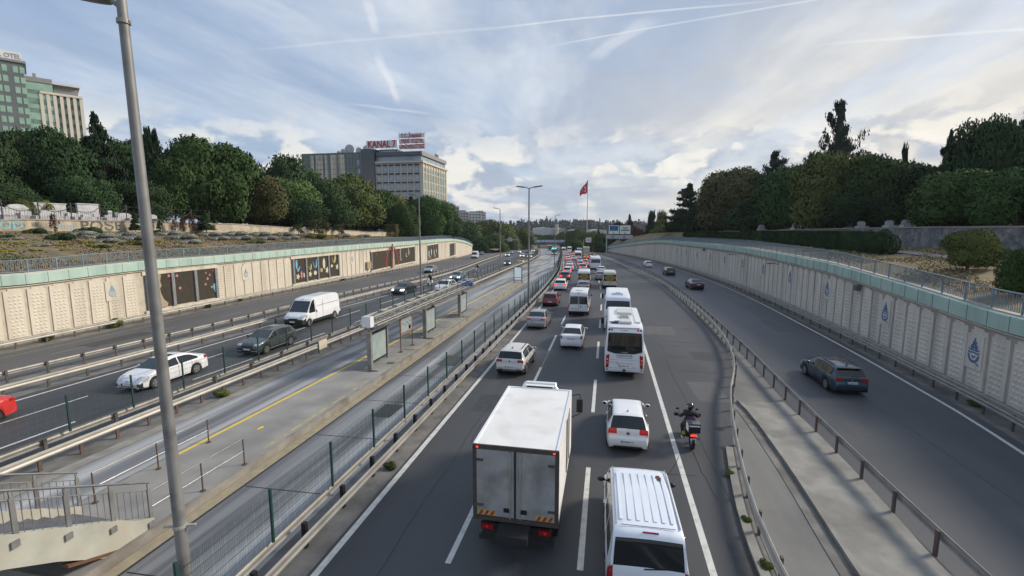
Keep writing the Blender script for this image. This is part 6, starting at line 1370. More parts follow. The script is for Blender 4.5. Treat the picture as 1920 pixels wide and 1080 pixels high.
# unit crowns: radius about 1, height 0..1 in z (scaled by the instance)
def norm_me(me):
    c = np.zeros(len(me.vertices)*3, dtype=np.float32); me.vertices.foreach_get('co', c); c = c.reshape(-1,3); lo = np.percentile(c, .5, axis=0); hi = np.percentile(c, 99.5, axis=0); c[:,0] /= max(abs(lo[0]), abs(hi[0])); c[:,1] /= max(abs(lo[1]), abs(hi[1])); c[:,2] = (c[:,2]-lo[2])/(hi[2]-lo[2]); me.vertices.foreach_set('co', c.ravel()); me.update(); return me
CR = {}
for i in range(4): CR['broad%d' % i] = norm_me(crown_lobes(20+i, 34+4*i, 40000, .036, lob=(.22,.42)))
for i in range(2): CR['airy%d' % i] = norm_me(crown_lobes(40+i, 26, 13000, .036, spread=.75, lob=(.16,.30), fill=.6, base=.25))
def conif(seed, n, size, pw, ragged, tiers=11, droop=.05):
    rs = np.random.RandomState(seed); pts = []; arms = []
    for k in range(int(tiers*9)):
        h = rs.rand()**1.15; r = (1-h)**pw*(1-ragged*rs.rand()); a = rs.rand()*2*PI; arms.append((h, r, a))
    for _ in range(n):
        h, r, a = arms[rs.randint(len(arms))]; k = rs.rand()**.6; w = .10*(1-h)+.03
        pts.append((r*k*math.cos(a)+w*rs.normal()*.6, r*k*math.sin(a)+w*rs.normal()*.6, h*.97+.02-(droop-.12*ragged)*k*r+.015*rs.normal()))
    Pn = np.array(pts); O = np.stack([Pn[:,0], Pn[:,1], np.full(len(Pn), .25)], 1)
    return norm_me(qmesh('crown', leaves(pts, size, rs, .2, out=O)))
CR['conifer0'] = conif(3, 24000, .034, .85, .35); CR['conifer1'] = conif(5, 17000, .034, .75, .65, 8, -.12); CR['cypress'] = conif(9, 16000, .045, .40, .22, 16, -.3); CR['spiky'] = conif(12, 12000, .030, .70, .80, 8, -.45)
def bushmesh(seed, n, size):
    rs = np.random.RandomState(seed); L_ = [(rs.uniform(-.5,.5), rs.uniform(-.5,.5), rs.uniform(.25,.6), rs.uniform(.35,.55)) for _ in range(9)]; pts = []
    outs = []
    for _ in range(n):
        x, y, z, r = L_[rs.randint(9)]; d = rs.normal(size=3); d /= np.linalg.norm(d); pts.append((x+d[0]*r, y+d[1]*r, max(0, z+d[2]*r*.7))); outs.append((d[0], d[1], d[2]+.2))
    return norm_me(qmesh('foliage', leaves(pts, size, rs, out=outs)))
CR['wisp'] = norm_me(crown_lobes(77, 12, 700, .07, spread=.8, lob=(.12,.25), fill=.8, base=.2)); CR['bush0'] = bushmesh(1, 9000, .06); CR['bush1'] = bushmesh(2, 4500, .085)
def hedgemesh(seed, n, size):
    rs = np.random.RandomState(seed); p = rs.uniform(-1, 1, (n,3)); ax = rs.randint(0, 3, n); sg = np.where(rs.rand(n) < .5, -1, 1)
    for i in range(n): p[i, ax[i]] = sg[i]*(1-.15*rs.rand())
    oo = p**5; p[:,2] = (p[:,2]+1)/2; p[:,:2] *= (1+.10*np.sin(p[:,2:3]*9+seed)); return norm_me(qmesh('foliage', leaves(p, size, rs, out=oo)))
CR['hedge'] = hedgemesh(4, 11000, .065)
def trunkmesh(seed, lean=0.0):
    rs = random.Random(seed); m = MB(); p = Vector((0,0,-.04)); q = Vector((lean*.3,0,.3)); m.cyl(p, q, .045, .034, 8, caps=False); e = Vector((lean, .02, .72)); m.cyl(q, e, .034, .012, 7, caps=False)
    for k in range(7):
        a = rs.uniform(0, 2*PI); z0 = rs.uniform(.22,.5); s = q.lerp(e, (z0-.25)/.5) if z0 > .3 else q; d = Vector((math.cos(a)*.30, math.sin(a)*.30, rs.uniform(.15,.34))); m.cyl(s, s+d, .018, .005, 6, caps=False)
    return m
TRK = [trunkmesh(i, l) for i, l in ((1,.0),(2,.05),(3,-.05))]; TRM = {}
def tree(loc, h, r, kind, mat, label, group, cat='tree', rz=None, trunk=.22, bark='bark', base=.12, ry=None, kind_name=None):
    rz = rnd.uniform(0, 2*PI) if rz is None else rz
    nm = kind_name or ('conifer_tree' if kind[:4] in ('coni','cypr','spik') else 'bush' if kind[:4] in ('bush','hedg') else 'broadleaf_tree')
    if kind[:4] in ('bush','hedg'):
        o = bpy.data.objects.new(nm, CR[kind]); COL.objects.link(o); o.location = loc; o.scale = (r, ry or r, h); o.rotation_euler = (0,0,rz); tag(o, label, cat, group); setmat(o, mat); return o
    t = empty(nm, loc, rz); tag(t, label, cat, group)
    c = bpy.data.objects.new('crown', CR[kind]); COL.objects.link(c); c.parent = t; c.location = (0,0,h*base); c.scale = (r, r, h*(1-base)); setmat(c, mat)
    k = (rnd.randrange(3)); key = (k, bark)
    if key not in TRM: o = TRK[k].build('trunk', bark, t, True); TRM[key] = o.data
    else: o = bpy.data.objects.new('trunk', TRM[key]); COL.objects.link(o); o.parent = t
    s = max(h*.85, 1); o.scale = (r*1.5 if r*1.5 < s else s, r*1.5 if r*1.5 < s else s, s)
    return t
def setmat(o, mat):
    if not o.data.materials: o.data.materials.append(M[mat])
    o.material_slots[0].link = 'OBJECT'; o.material_slots[0].material = M[mat]
def put(fline, px_, ytop, wpx, kind, mat, label, group, zfun, base_y=None, **k):
    y = y_at(fline, px_, zfun(60), 6, 380); x = fline(y); z = zfun(y); dep = -x*_s+y*_c
    zt = (DY(px_, ytop, y)).z; h = max(1.0, zt-z)
    return tree((x, y, z-.1), h, wpx/2/F*dep/math.sqrt(1+((px_-960)/F)**2)*(1.12 if kind[:5] == 'broad' and dep < 140 else 1.0), kind, mat, label, group, **k)
LG = lambda off: (lambda q: GWL(q)-off, lambda q: bankL(14+off, q))
LT = [(14,-70,240,150,'broad2','leaf_dark','dark tree just outside the left edge'),(14,-180,235,170,'broad0','leaf_dark','dark tree well outside the left edge'), # offset behind the graffiti wall, px, top, width, kind, material, label
 (16, 12,258,150,'broad1','leaf_dark','dark broadleaf tree cut by the left edge, below the grey hotel tower'), (26, 70,250,130,'broad3','leaf_dark','dark tree under the green glass hotel block'), (14,120,248,140,'broad0','leaf_dark','wide dark tree under the cream ribbed hotel wing'),
 (12,198,212,140,'conifer0','needle','tall dark cedar left of the foreground lamp pole, tallest on the left bank'), (20,250,262,110,'broad2','leaf_dark','dark tree right behind the foreground lamp pole'), (17,296,240,48,'cypress','needle','pointed dark cypress just right of the foreground lamp pole'),
 (9,345,290,110,'broad3','leaf_green','mid green tree between pointed cypress and the big round tree'), (8,402,267,178,'broad1','leaf_green','big round green tree, broadest on the left bank'), (26,478,288,46,'conifer1','needle','dark conifer spire right of the big round tree'),
 (9,478,330,120,'broad2','leaf_brown','brownish olive tree right of the big round green tree'), (22,538,293,120,'airy0','leaf_dark','loose open crowned tree with sky gaps left of the glass block'), (12,540,338,120,'broad0','leaf_green','green tree below the loose open crowned tree'),
 (24,592,322,90,'airy1','leaf_green','thin crowned tree in front of the left end of the glass office block'), (9,606,342,110,'broad3','leaf_dark','dark round tree left of the yellow green tree'), (11,648,333,120,'broad1','leaf_olive','big yellow green tree in front of the office block'),
 (24,707,322,66,'conifer0','needle','dark conifer in front of the dark middle of the office block'), (9,704,357,100,'broad2','leaf_green','rounded green tree right of the yellow green tree'), (8,746,368,62,'airy0','leaf_yellow','thin pale yellow green tree with a white trunk'),
 
 (7,12,345,120,'broad0','leaf_dark','low dark tree behind the tombs at the left edge'), (8,160,335,130,'broad2','leaf_dark','low dark tree behind the biggest square tomb'), (8,262,340,110,'broad1','leaf_dark','low dark tree behind the domed tomb and lamp pole'),
 (7,560,375,100,'broad2','leaf_dark','low dark tree over the broken end of the graffiti wall'), (20,430,330,100,'broad3','leaf_dark','dark tree filling the gap behind the brownish olive tree'), (22,668,360,90,'broad3','leaf_dark','dark tree behind the big yellow green tree'), (7,860,415,46,'broad0','leaf_green','small green tree at the bend of the left wall')]
for off, px_, yt, w, kd, mt, lb in LT:
    f_, z_ = LG(off); put(f_, px_, yt, w, kd, mt, lb, 'trees on the left bank', z_, bark='bark_pale' if 'white trunk' in lb else 'bark', base=.10)
RG = lambda off: (lambda q: SWR(q)+off, lambda q: ST(q)-.1+min(8, off*.04))
RT = [ (7,1290,345,92,'conifer1','needle','dark ragged cedar with a flat spiky top at the left of the right bank'), (4,1278,395,70,'conifer0','needle','dark conifer at the head of the right bank beside the slip road'), (5,1330,385,90,'broad2','leaf_dark','dark tree between ragged cedar and brownish tree'), (9,1375,322,138,'broad0','leaf_brown','large brownish green tree with an airy top on the right bank'), (14,1345,340,80,'airy1','leaf_brown','thin brown crown left of the large brownish tree'),
 (16,1443,285,84,'spiky','needle_blue','dark spiky conifer pair left of the tallest conifer'), (5,1420,372,110,'broad3','leaf_dark','dark low tree behind the right hedge'), (8,1488,318,132,'broad1','leaf_green','round green tree left under the tallest conifer'), (20,1557,192,96,'spiky','needle_blue','tallest spiky conifer standing clear over the right trees'), (18,1516,288,40,'cypress','needle','small pointed cypress left of the tallest conifer'),
 (6,1562,290,150,'broad2','leaf_olive','bright green broad tree below the tallest conifer'), (10,1640,298,150,'broad0','leaf_green','broad dark green tree right of the tallest conifer'), (22,1683,270,22,'cypress','needle','slim cypress poking up between the broad right trees'), (7,1722,318,150,'broad3','leaf_dark','dark broad tree over the stone wall'),
 (18,1765,246,70,'conifer1','needle','dark layered pine crown left of the big pines'), (14,1840,228,170,'broad1','leaf_dark','big dark pine near the right edge'), (20,1902,196,150,'spiky','needle_blue','highest spiky pine at the right edge'), (5,1800,320,190,'broad2','leaf_green','wide green tree over the stone wall behind the small round tree'), (5,1905,318,180,'broad0','leaf_green','wide green tree cut by the right edge'),
 (10,2090,240,240,'broad1','leaf_dark','dark tree far outside the right edge'),(12,1975,260,200,'broad3','leaf_dark','dark tree mostly outside the right edge'), (4,1600,365,120,'broad3','leaf_dark','low dark tree above the middle of the right hedge'), (12,1425,330,70,'broad1','leaf_dark','dark crown behind the spiky conifer pair')]
for off, px_, yt, w, kd, mt, lb in RT:
    f_, z_ = RG(off); put(f_, px_, yt, w, kd, mt, lb, 'trees on the right bank', z_, base=.04 if kd[:5] == 'broad' else .02)
# nearer trees and shrubs on the dry grass
y_ = y_at(lambda q: RWALL(q)+9.5, 1815, 6, 8, 200)
f_ = lambda o: (lambda q: RWALL(q)+o, lambda q: bankR(o, q))
a_, b_ = f_(5.2); put(a_, 1815, 430, 108, 'broad1', 'leaf_olive', 'small round tree on the dry grass by the gravel path', 'small trees on the dry grass', b_, base=.16)
a_, b_ = f_(2.6); put(a_, 1912, 466, 84, 'broad2', 'leaf_green', 'small dark tree on the dry grass cut by the right edge', 'small trees on the dry grass', b_, base=.1)
a_, b_ = f_(7.5); put(a_, 1655, 430, 74, 'bush0', 'hedge_green', 'big round bush ending the right hedge', 'clipped bushes of the right hedge', b_)
hx = [1296,1318,1340,1362,1382,1402,1424,1446,1468,1492,1514,1538,1566,1592,1622]
for i, px_ in enumerate(hx):
    a_, b_ = f_(7.0); yt = 431 if px_ > 1400 else 433
    put(a_, px_, yt, 26 if px_ < 1540 else 34, 'hedge' if px_ < 1600 else 'bush0', 'hedge_green', 'clipped dark hedge bush, number %s from the left in the row along the right bank' % ['one','two','three','four','five','six','seven','eight','nine','ten','eleven','twelve','thirteen','fourteen','fifteen'][i], 'clipped bushes of the right hedge', b_, rz=YAW+.1, cat='hedge')
# hedge past the end of the graffiti wall
for i, px_ in enumerate([735,752,769,786,803,820,837,853]):
    a_, b_ = (lambda q: GWL(q)+1.0), (lambda q: bankL(13, q))
    put(a_, px_, 420+i*2.2, 24, 'hedge', 'hedge_green' if i % 3 else 'leaf_brown', 'block of tall dark hedge, number %s from the graffiti wall end' % ['one','two','three','four','five','six','seven','eight'][i], 'tall hedge behind the left wall', b_, rz=YAW, cat='hedge')
# planted slope: silver lavender mounds, yellow shrubs, saplings
SL = []
NUM = ['first','second','third','fourth','fifth','sixth','seventh','eighth','ninth','tenth','eleventh','twelfth','thirteenth','fourteenth','fifteenth','sixteenth','seventeenth','eighteenth','nineteenth','twentieth','twenty first','twenty second','twenty third']
SLAB = []
for what, n in (('silver grey lavender mound', 22), ('yellow shrub', 12)): SLAB += ['%s on the planted slope, %s counted from the left' % (what, NUM[i]) for i in range(n)]
SLAB += ['bright green shrub in the middle of the planted slope','small dark green shrub low beside the lamp pole','dark bush against the wall between two graffiti','dark leaning bush before the large black graffiti','small dark bush at the upper left of the planted slope','dark bush just right of the foreground lamp pole','olive green mat low on the slope near the lamp pole','olive green mat far along the planted slope','olive green mat at the railing below the graffiti wall']
r3 = random.Random(21)
for (px_, off, w, mt, what) in [(22, 11, 26, 'lavender', 'silver'), (75, 8.5, 22, 'lavender', 'silver'), (100, 12, 30, 'lavender', 'silver'), (150, 12.3, 44, 'lavender', 'silver'), (185, 11, 46, 'lavender', 'silver'), (195, 9.0, 40, 'lavender', 'silver'), (232, 12, 40, 'lavender', 'silver'), (256, 10, 46, 'lavender', 'silver'), (318, 12.3, 40, 'lavender', 'silver'), (340, 10, 44, 'lavender', 'silver'), (352, 7.5, 36, 'lavender', 'silver'), (392, 12, 36, 'lavender', 'silver'), (408, 9, 34, 'lavender', 'silver'), (440, 12, 40, 'lavender', 'silver'), (452, 9, 36, 'lavender', 'silver'), (486, 12, 36, 'lavender', 'silver'), (500, 8.5, 34, 'lavender', 'silver'), (530, 12, 34, 'lavender', 'silver'), (545, 8.5, 30, 'lavender', 'silver'), (575, 11.5, 30, 'lavender', 'silver'), (640, 11, 30, 'lavender', 'silver'), (680, 11, 26, 'lavender', 'silver'), (6, 10, 24, 'shrub_yellow', 'yellow'), (10, 7, 26, 'shrub_yellow', 'yellow'), (36, 9.5, 22, 'shrub_yellow', 'yellow'), (66, 7, 20, 'shrub_yellow', 'yellow'), (116, 8.4, 22, 'shrub_yellow', 'yellow'), (122, 6.5, 18, 'shrub_yellow', 'yellow'), (160, 9.0, 26, 'shrub_yellow', 'yellow'), (178, 7.6, 26, 'shrub_yellow', 'yellow'), (214, 10.5, 18, 'shrub_yellow', 'yellow'), (217, 8.6, 18, 'shrub_yellow', 'yellow'), (292, 9, 20, 'shrub_yellow', 'yellow'), (372, 7.2, 16, 'shrub_yellow', 'yellow'), (112, 10.4, 34, 'hedge_green', 'green'), (188, 6.5, 20, 'hedge_green', 'green'), (68, 13.4, 26, 'hedge_green', 'dark green'), (165, 13.0, 34, 'hedge_green', 'dark green'), (15, 12, 16, 'hedge_green', 'dark green'), (290, 13.2, 20, 'hedge_green', 'dark green'), (250, 7.5, 40, 'leaf_olive', 'olive green'), (590, 9, 40, 'leaf_olive', 'olive green'), (480, 6, 30, 'leaf_olive', 'olive green')]:
    f0 = lambda q, o=off: LWALL(q)-o; y = y_at(f0, px_, 8, 8, 200); x = f0(y); z = bankL(off, y); dep = -x*_s+y*_c; r = w/2/F*dep*1.0
    h = r*(.5 if mt != 'hedge_green' else .9); SL.append((px_, what))
    tree((x, y, z-.15), h, r, 'bush0' if mt != 'shrub_yellow' else 'bush1', mt, SLAB[len(SL)-1], 'shrubs planted on the slope', cat='shrub', ry=r*1.5, rz=.5, kind_name='shrub')
for px_, yt, w, mt, kd, lb in [(105,398,22,'leaf_red','wisp','thin red leaved sapling against the graffiti wall'),(255,393,24,'leaf_dark','conifer0','young dark pine left beside the foreground lamp pole'),(305,385,26,'leaf_dark','wisp','young tree just right of the foreground lamp pole'),(388,392,34,'leaf_dark','conifer0','dark young pine pair before the graffiti wall'),(345,405,16,'leaf_red','wisp','red brown sapling left of the dark young pine pair'),(362,400,20,'leaf_red','wisp','taller red brown sapling next to the dark young pine pair'),(330,408,14,'leaf_red','wisp','smallest red brown sapling by the graffiti wall'),(560,418,24,'leaf_dark','wisp','thin dark sapling over the wall corner'),(590,412,30,'leaf_brown','wisp','brown sapling in the middle of the far slope'),(612,415,26,'leaf_brown','wisp','second brown sapling on the far slope'),(636,418,26,'leaf_brown','wisp','third brown sapling on the far slope')]:
    put(lambda q: GWL(q)+1.2, px_, yt, w, kd, mt, lb, 'saplings before the graffiti wall', lambda q: bankL(12.8, q), cat='sapling', base=.2)
for px_, w, lb in [(52,26,'green bush before the tombs at far left'),(90,26,'yellow green bush over the tall grey headstone')]:
    f0, z0 = LG(3.6); put(f0, px_, 372 if px_ < 60 else 374, w*1.6, 'bush0', 'leaf_olive' if px_ < 60 else 'leaf_yellow', lb, 'bushes in the cemetery', z0, cat='bush')
# weeds along the wall foot and the barriers
for i, (px_, f0, dx, s, lb) in enumerate([(207,LWALL,.45,.75,'weeds at the wall foot under the nearest left emblem'),(83,LWALL,.45,.5,'low weeds at the foot of the left wall near the left edge'),(382,LWALL,.45,.4,'weeds at the wall foot under the rightmost framed flower mural'),(640,LWALL,.45,.6,'weeds by the butterfly mural end'),(445,LWALL,.5,.3,'small weed tuft at the foot of the left wall')]):
    y = y_at(f0, px_, .3, 12, 200); tree((f0(y)+dx, y, 0), s, s*.9, 'bush1', 'leaf_olive', lb, 'weeds', cat='weed', kind_name='weed')
for x, y, s, lb in [(CL(15)+.65,15.3,.22,'green weed tuft beside the main lanes by the mesh fence'),(BF(20.5)+.3,20.5,.35,'weed tuft under the weathered bus road guardrail'),(BF(68)-.1,68,.5,'scrubby weed clump behind the station sign'),(4.55,17.4,.16,'dry weed by the curved gore guardrail, upper'),(4.35,14.5,.16,'dry weed by the curved gore guardrail, middle'),(4.3,12.5,.18,'dry weed by the curved gore guardrail, lower'),(FR(27)+.25,27,.25,'green weed at the foot of the right wall')]:
    tree((x, y, .01), s, s*1.2, 'bush1', 'leaf_olive', lb, 'weeds', cat='weed', kind_name='weed')

# ground cover: tufts of dry grass and low green growth (nobody could count them)
def cover(name, label, f, sgn, zf, n, o0, o1, y0, y1, size, mats_, seed):
    rs = np.random.RandomState(seed); P = []; O = []
    for _ in range(n):
        o = rs.uniform(o0, o1); y = y0+(y1-y0)*rs.rand()**1.4
        if mnoise.noise(Vector((o*.22, y*.16, seed))) < -.12: continue
        P.append((f(y)+sgn*o, y, zf(o, y)+.05+.08*rs.rand())); O.append((rs.normal()*.5, rs.normal()*.5, 1))
    me = qmesh(name, leaves(P, size, rs, .5, out=O)); o = bpy.data.objects.new(name, me); COL.objects.link(o); me.materials.append(M[mats_]); tag(o, label, 'grass', kind='stuff')
nmat('tuft_dry', (.30,.22,.12), (.19,.14,.075), .95, scale=.8, world_pos=True, c3=(.13,.13,.05), c3scale=.25); nmat('tuft_green', (.10,.12,.04), (.15,.15,.06), .95, scale=.8); nmat('tuft_straw', (.36,.28,.15), (.24,.18,.10), .95, scale=.7, c3=(.13,.14,.06), c3scale=.2)
cover('dry_grass', 'dry brown grass tufts over the planted slope on the left', LWALL, -1, bankL, 42000, .8, 13.6, 12, 150, .13, 'tuft_dry', 3)
cover('green_growth', 'patches of low green growth on the planted slope on the left', LWALL, -1, bankL, 9000, 1, 13.6, 12, 150, .15, 'tuft_green', 9)
cover('dry_grass', 'straw coloured grass behind the right railing', RWALL, 1, lambda o, y: bankR(o*(SWR(y)-RWALL(y))/14, y), 40000, .8, 13.6, 14, 120, .12, 'tuft_straw', 5)
# ------------------------------------------------------------------ buildings: local frame x along the facade, y into the depth
nmat('glass_green', (.05,.085,.075), (.09,.13,.115), .12, scale=.25, spec=.9); nmat('reflection_beige', (.66,.60,.47), (.38,.34,.26), .4, scale=.35, stretch=(1,1,.25), spec=.8); nmat('glass_navy', (.012,.018,.032), rough=.12, spec=.9)
nmat('glass_blue', (.16,.22,.28), (.26,.33,.40), .10, scale=.3, spec=1.0); nmat('office_white', (.64,.66,.68), (.58,.60,.62), .8, scale=.3); nmat('office_cream', (.56,.50,.42), (.50,.45,.38), .8, scale=.3)
nmat('awning', (.05,.03,.055), rough=.8); nmat('hotel_grey', (.12,.135,.14), (.15,.165,.17), .8, scale=.3); nmat('hotel_cream', (.68,.62,.52), (.62,.57,.48), .8, scale=.3); nmat('mint_glass', (.20,.36,.27), (.30,.46,.36), .15, scale=.4, spec=.9); nmat('mint_glass_dark', (.08,.17,.14), (.16,.27,.22), .12, scale=.5, spec=.9); nmat('sign_red', (.42,.02,.03), rough=.6); nmat('roof_grey', (.30,.29,.28), (.24,.235,.23), .9)
def frame(pxa, da, pxb, db, zb):
    a = D(pxa, 425, da); b = D(pxb, 425, db); a.z = b.z = zb; L_ = (b-a).length; return a, math.atan2(b.y-a.y, b.x-a.x), L_
A_, RZ, LN_ = frame(573, 200, 794, 190, 6)
t = empty('office_building', A_, RZ); tag(t, 'office block of glass and white stone with rooftop letters above the left trees', 'building')
sc = 190/F; Z = lambda py: 9+(425-py)*sc-6; X_ = lambda px: (px-573)/221*LN_
DP = 30
MB().box((X_(630), DP/2, Z(285.5)/2), (X_(687), DP, Z(285.5))).build('glass_wing', 'glass_green', t)
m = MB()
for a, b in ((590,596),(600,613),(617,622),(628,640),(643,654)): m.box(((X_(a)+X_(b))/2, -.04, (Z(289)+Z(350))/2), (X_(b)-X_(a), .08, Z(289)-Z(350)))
m.build('painted_reflection', 'reflection_beige', t)  # beige stripes: a cream building's reflection painted onto the glass wing
m = MB()
for k in range(9): m.box((X_(687)/2, -.07, Z(287+k*9.6)), (X_(687), .10, .12))
for k in range(20): m.box((X_(687)*k/19, -.07, (Z(286)+Z(360))/2), (.08, .09, Z(286)-Z(360)))
m.build('mullions', 'hotel_grey', t)
for px_, py in ((680,305),(681,321),(608,295)): MB().box((X_(px_), -.10, Z(py)), (1.0, .12, 2.0)).build('open_window', 'glass_blue', t)
MB().box(((X_(687)+X_(711))/2, DP/2-.5, Z(281)/2), (X_(711)-X_(687), DP+1, Z(281))).build('dark_core', 'glass_navy', t)
MB().box(((X_(711)+X_(794))/2, DP/2, Z(306)/2), (X_(794)-X_(711), DP, Z(306))).build('stone_block', 'office_white', t)
MB().box((X_(794)+.03, DP/2, Z(306)/2-.01), (.06, DP-.02, Z(306)-.05)).build('side_wall', 'office_cream', t)
MB().box(((X_(711)+X_(794))/2+.2, DP/2-.2, Z(306)), (X_(794)-X_(711)+1.0, DP+1.0, .8)).build('cornice', 'office_cream', t)
MB().box(((X_(711)+X_(794))/2-.3, DP/2+.5, (Z(305)+Z(294))/2), (X_(794)-X_(711)-.6, DP-1, Z(294)-Z(305))).build('penthouse_glazing', 'glass_blue', t)
MB().box(((X_(711)+X_(794))/2, DP/2, (Z(294)+Z(287))/2), (X_(794)-X_(711), DP, Z(287)-Z(294))).build('parapet', 'glass_navy', t)
MB().box((X_(794)+.05, DP/2, (Z(294)+Z(287))/2), (.12, DP, Z(287)-Z(294)+.02)).build('parapet_side', 'roof_grey', t)
MB().box(((X_(711)+X_(745))/2, DP/2+1, (Z(287)+Z(280))/2), (X_(745)-X_(711), DP-4, Z(280)-Z(287))).build('roof_storey', 'glass_navy', t)
MB().box(((X_(712)+X_(743))/2, 2.9, (Z(286.5)+Z(282.5))/2), (X_(743)-X_(712), .2, Z(282.5)-Z(286.5)-.1)).build('roof_glazing', 'glass_blue', t)
w0 = None
for r_ in range(5):
    for c in range(7):
        x = X_(717.5+11.3*c); z = Z(317.5+15.9*r_)
        if w0 is None: w0 = empty('w', (0,0,0)); fr = MB().box((0,-.05,0), (1.7,.12,2.9)).build('window', 'glass_blue', t); aw = MB().box((0,-.28,1.35), (1.95,.5,.5)).build('awning', 'awning', fr); MB().box((0,-.12,0), (.08,.06,2.8)).box((0,-.12,-.3), (1.6,.06,.08)).build('frame', 'office_white', fr); fr.location = (x,0,z); bpy.data.objects.remove(w0); w0 = fr
        else: q = copy_tree(w0, t); q.location = (x,0,z)
m = MB()
for c in range(8): m.box((X_(711.8+11.3*c), -.14, Z(306)/2), (.62, .28, Z(306)-.5))
m.build('pilasters', 'office_cream', t)
for c in range(9):
    y = 2.0+c*3.1; MB().box((X_(794)+.07, y, Z(308)/2-.6), (.16, 1.35, Z(308)-2.2)).build('window_strip', 'mint_glass_dark', t)
m = MB()
for c in range(10): m.box((X_(794)+.2, .45+c*3.1, Z(306)/2), (.35, .55, Z(306)-.5))
for r_ in range(9): m.box((X_(794)+.14, DP/2, Z(325+15.9*r_)), (.12, DP-.4, .35)) if Z(325+15.9*r_) > 0 else None
m.build('side_pilasters', 'office_cream', t)
for px_, s in ((629,.8),(638,1.2),(650,2.1),(668,1.4),(683,1.8)):
    d = MB(); d.ell((X_(px_), 6, Z(284)+s*.9), (s*1.05, .3, s), 14, 8); d.cyl((X_(px_), 6.2, Z(286)), (X_(px_), 6.2, Z(284)+s*.6), .12, None, 6); d.build('satellite_dish', 'marble', t, True)
s1 = empty('roof_sign', (0,0,0)); s1.parent = t
MB().box((X_(715.5), 4, (Z(263)+Z(276))/2), (X_(746)-X_(693)+.8, .15, Z(262)-Z(276))).build('sign_board', 'plate_white', s1); place_text('KANAL 7', 3.9, (X_(715.5), 3.85, (Z(262.5)+Z(277))/2), (1,0,0), (0,0,1), 'sign_red', s1, depth=.2, fit=X_(745)-X_(694))
m = MB()
for k in range(6): m.box((X_(694+10*k), 4.3, (Z(277)+Z(284))/2), (.15,.15,Z(276)-Z(286)))
m.build('sign_frame', 'roof_grey', s1)
s2 = empty('roof_sign', (.9,0,0)); s2.parent = t
for py, tx_, pa, pb_ in ((258,'T.C. İstanbul',753,788),(268,'YENİ YÜZYIL',752,792),(278,'ÜNİVERSİTESİ',750,794)):
    MB().box((X_(771), 1.2, Z(py)), (X_(794)-X_(749), .12, 1.7)).build('sign_board', 'plate_white', s2); place_text(tx_, 2.3, (X_((pa+pb_)/2), 1.1, Z(py)), (1,0,0), (0,0,1), 'sign_red', s2, depth=.2, fit=X_(pb_)-X_(pa))
m = MB()
for k in range(5): m.box((X_(750+11*k), 1.5, (Z(252)+Z(288))/2), (.12,.12,Z(252)-Z(288)))
m.build('sign_frame', 'galv_bright', s2)
for k in range(3): MB().box((X_(794)-1.5, 20+k*1.5, Z(284)), (.5,.5,2.4)).build('roof_plant', 'roof_grey', t)
# hotel group at the far left
al, ad = -175.0, 170.0
o = Vector((al*_c-ad*_s, al*_s+ad*_c, 12)); rz = YAW+PI/4; t = empty('hotel_building', o, rz); tag(t, 'hotel of grey tower, green glass block and cream ribbed wing at top left', 'building')
def HZ(px_, py):
    z = 65; k = 0
    for _ in range(40):
        P0 = (o.x+k*math.cos(rz), o.y+k*math.sin(rz), z); qx, qy = PX(*P0); k += (px_-qx)/8; z += (qy-py)/5.5
    return z-12, k
za, ka = HZ(42, 118); zt_, _k = HZ(20, 104); zb2, kb = HZ(97, 150); zc, kc = HZ(153, 178); zc0, k0 = HZ(97, 165)
MB().box(((ka-22)/2, 8, za/2), (ka+22, 16, za)).build('tower', 'hotel_grey', t)
MB().box(((ka-22)/2+.2, 8, za+.2), (ka+23.2, 17, .8)).build('tower_cornice', 'roof_grey', t)
sg = MB().box(((ka-20)/2, 1.0, za+2.0), (ka+20, .4, 2.8)).build('roof_sign', 'plate_white', t); place_text('EL OTEL', 2.2, (-.2+1.6, .75, za+1.9), (1,0,0), (0,0,1), 'roof_grey', sg, depth=.1, fit=6.4)
w0 = None
for r_ in range(10):
    for c in range(-7, 2):
        grp = [(0,1.2),(2.15,1.2)] if True else []
        x = ka-1.95+c*2.15-(.5 if c % 2 else 0); z = za-2.6-3.45*r_
        if z < 3 or c < -6: continue
        if w0 is None: w0 = MB().box((0,-.03,0), (1.25,.10,2.1)).build('window', 'mint_glass', t); w0.location = (x,0,z)
        else: q = w0.copy(); COL.objects.link(q); q.location = (x,0,z)
MB().box(((ka+kb)/2, 8.6, zb2/2), (kb-ka-.02, 16, zb2)).build('glass_block', 'mint_glass_dark', t)
m = MB()
for r_ in range(14): m.box(((ka+kb)/2, .56, zb2-3.0-3.45*r_), (kb-ka-.04, .10, 1.5 if r_ % 3 else 2.4))
m.build('glass_bands', 'mint_glass', t); MB().box(((ka+kb)/2, 8.5, zb2-.6), (kb-ka, 16.2, 1.6)).build('parapet', 'roof_grey', t); MB().box((ka+2.6, 5, zb2+1.2), (.9,.9,2.4)).build('chimney', 'roof_grey', t)
MB().box(((kb+kc)/2-1.8, 9, zc/2-.4), (kc-kb+3.6, 16, zc-.8)).build('ribbed_wing', 'hotel_grey', t)
n = 7; x0 = kb-3.6+.3; wdt = (kc-x0-.3)
for i in range(n): MB().box((x0+wdt*i/(n-1), .7, (zc-1.2)/2), (wdt/(n-1)*.52, .8, zc-1.2)).build('pilaster', 'hotel_cream', t)
for i in range(n-1):
    for r_ in range(11): MB().box((x0+wdt*(i+.5)/(n-1), .93, zc-3.2-3.45*r_), (wdt/(n-1)*.46, .1, 1.9)).build('window', 'mint_glass_dark', t)
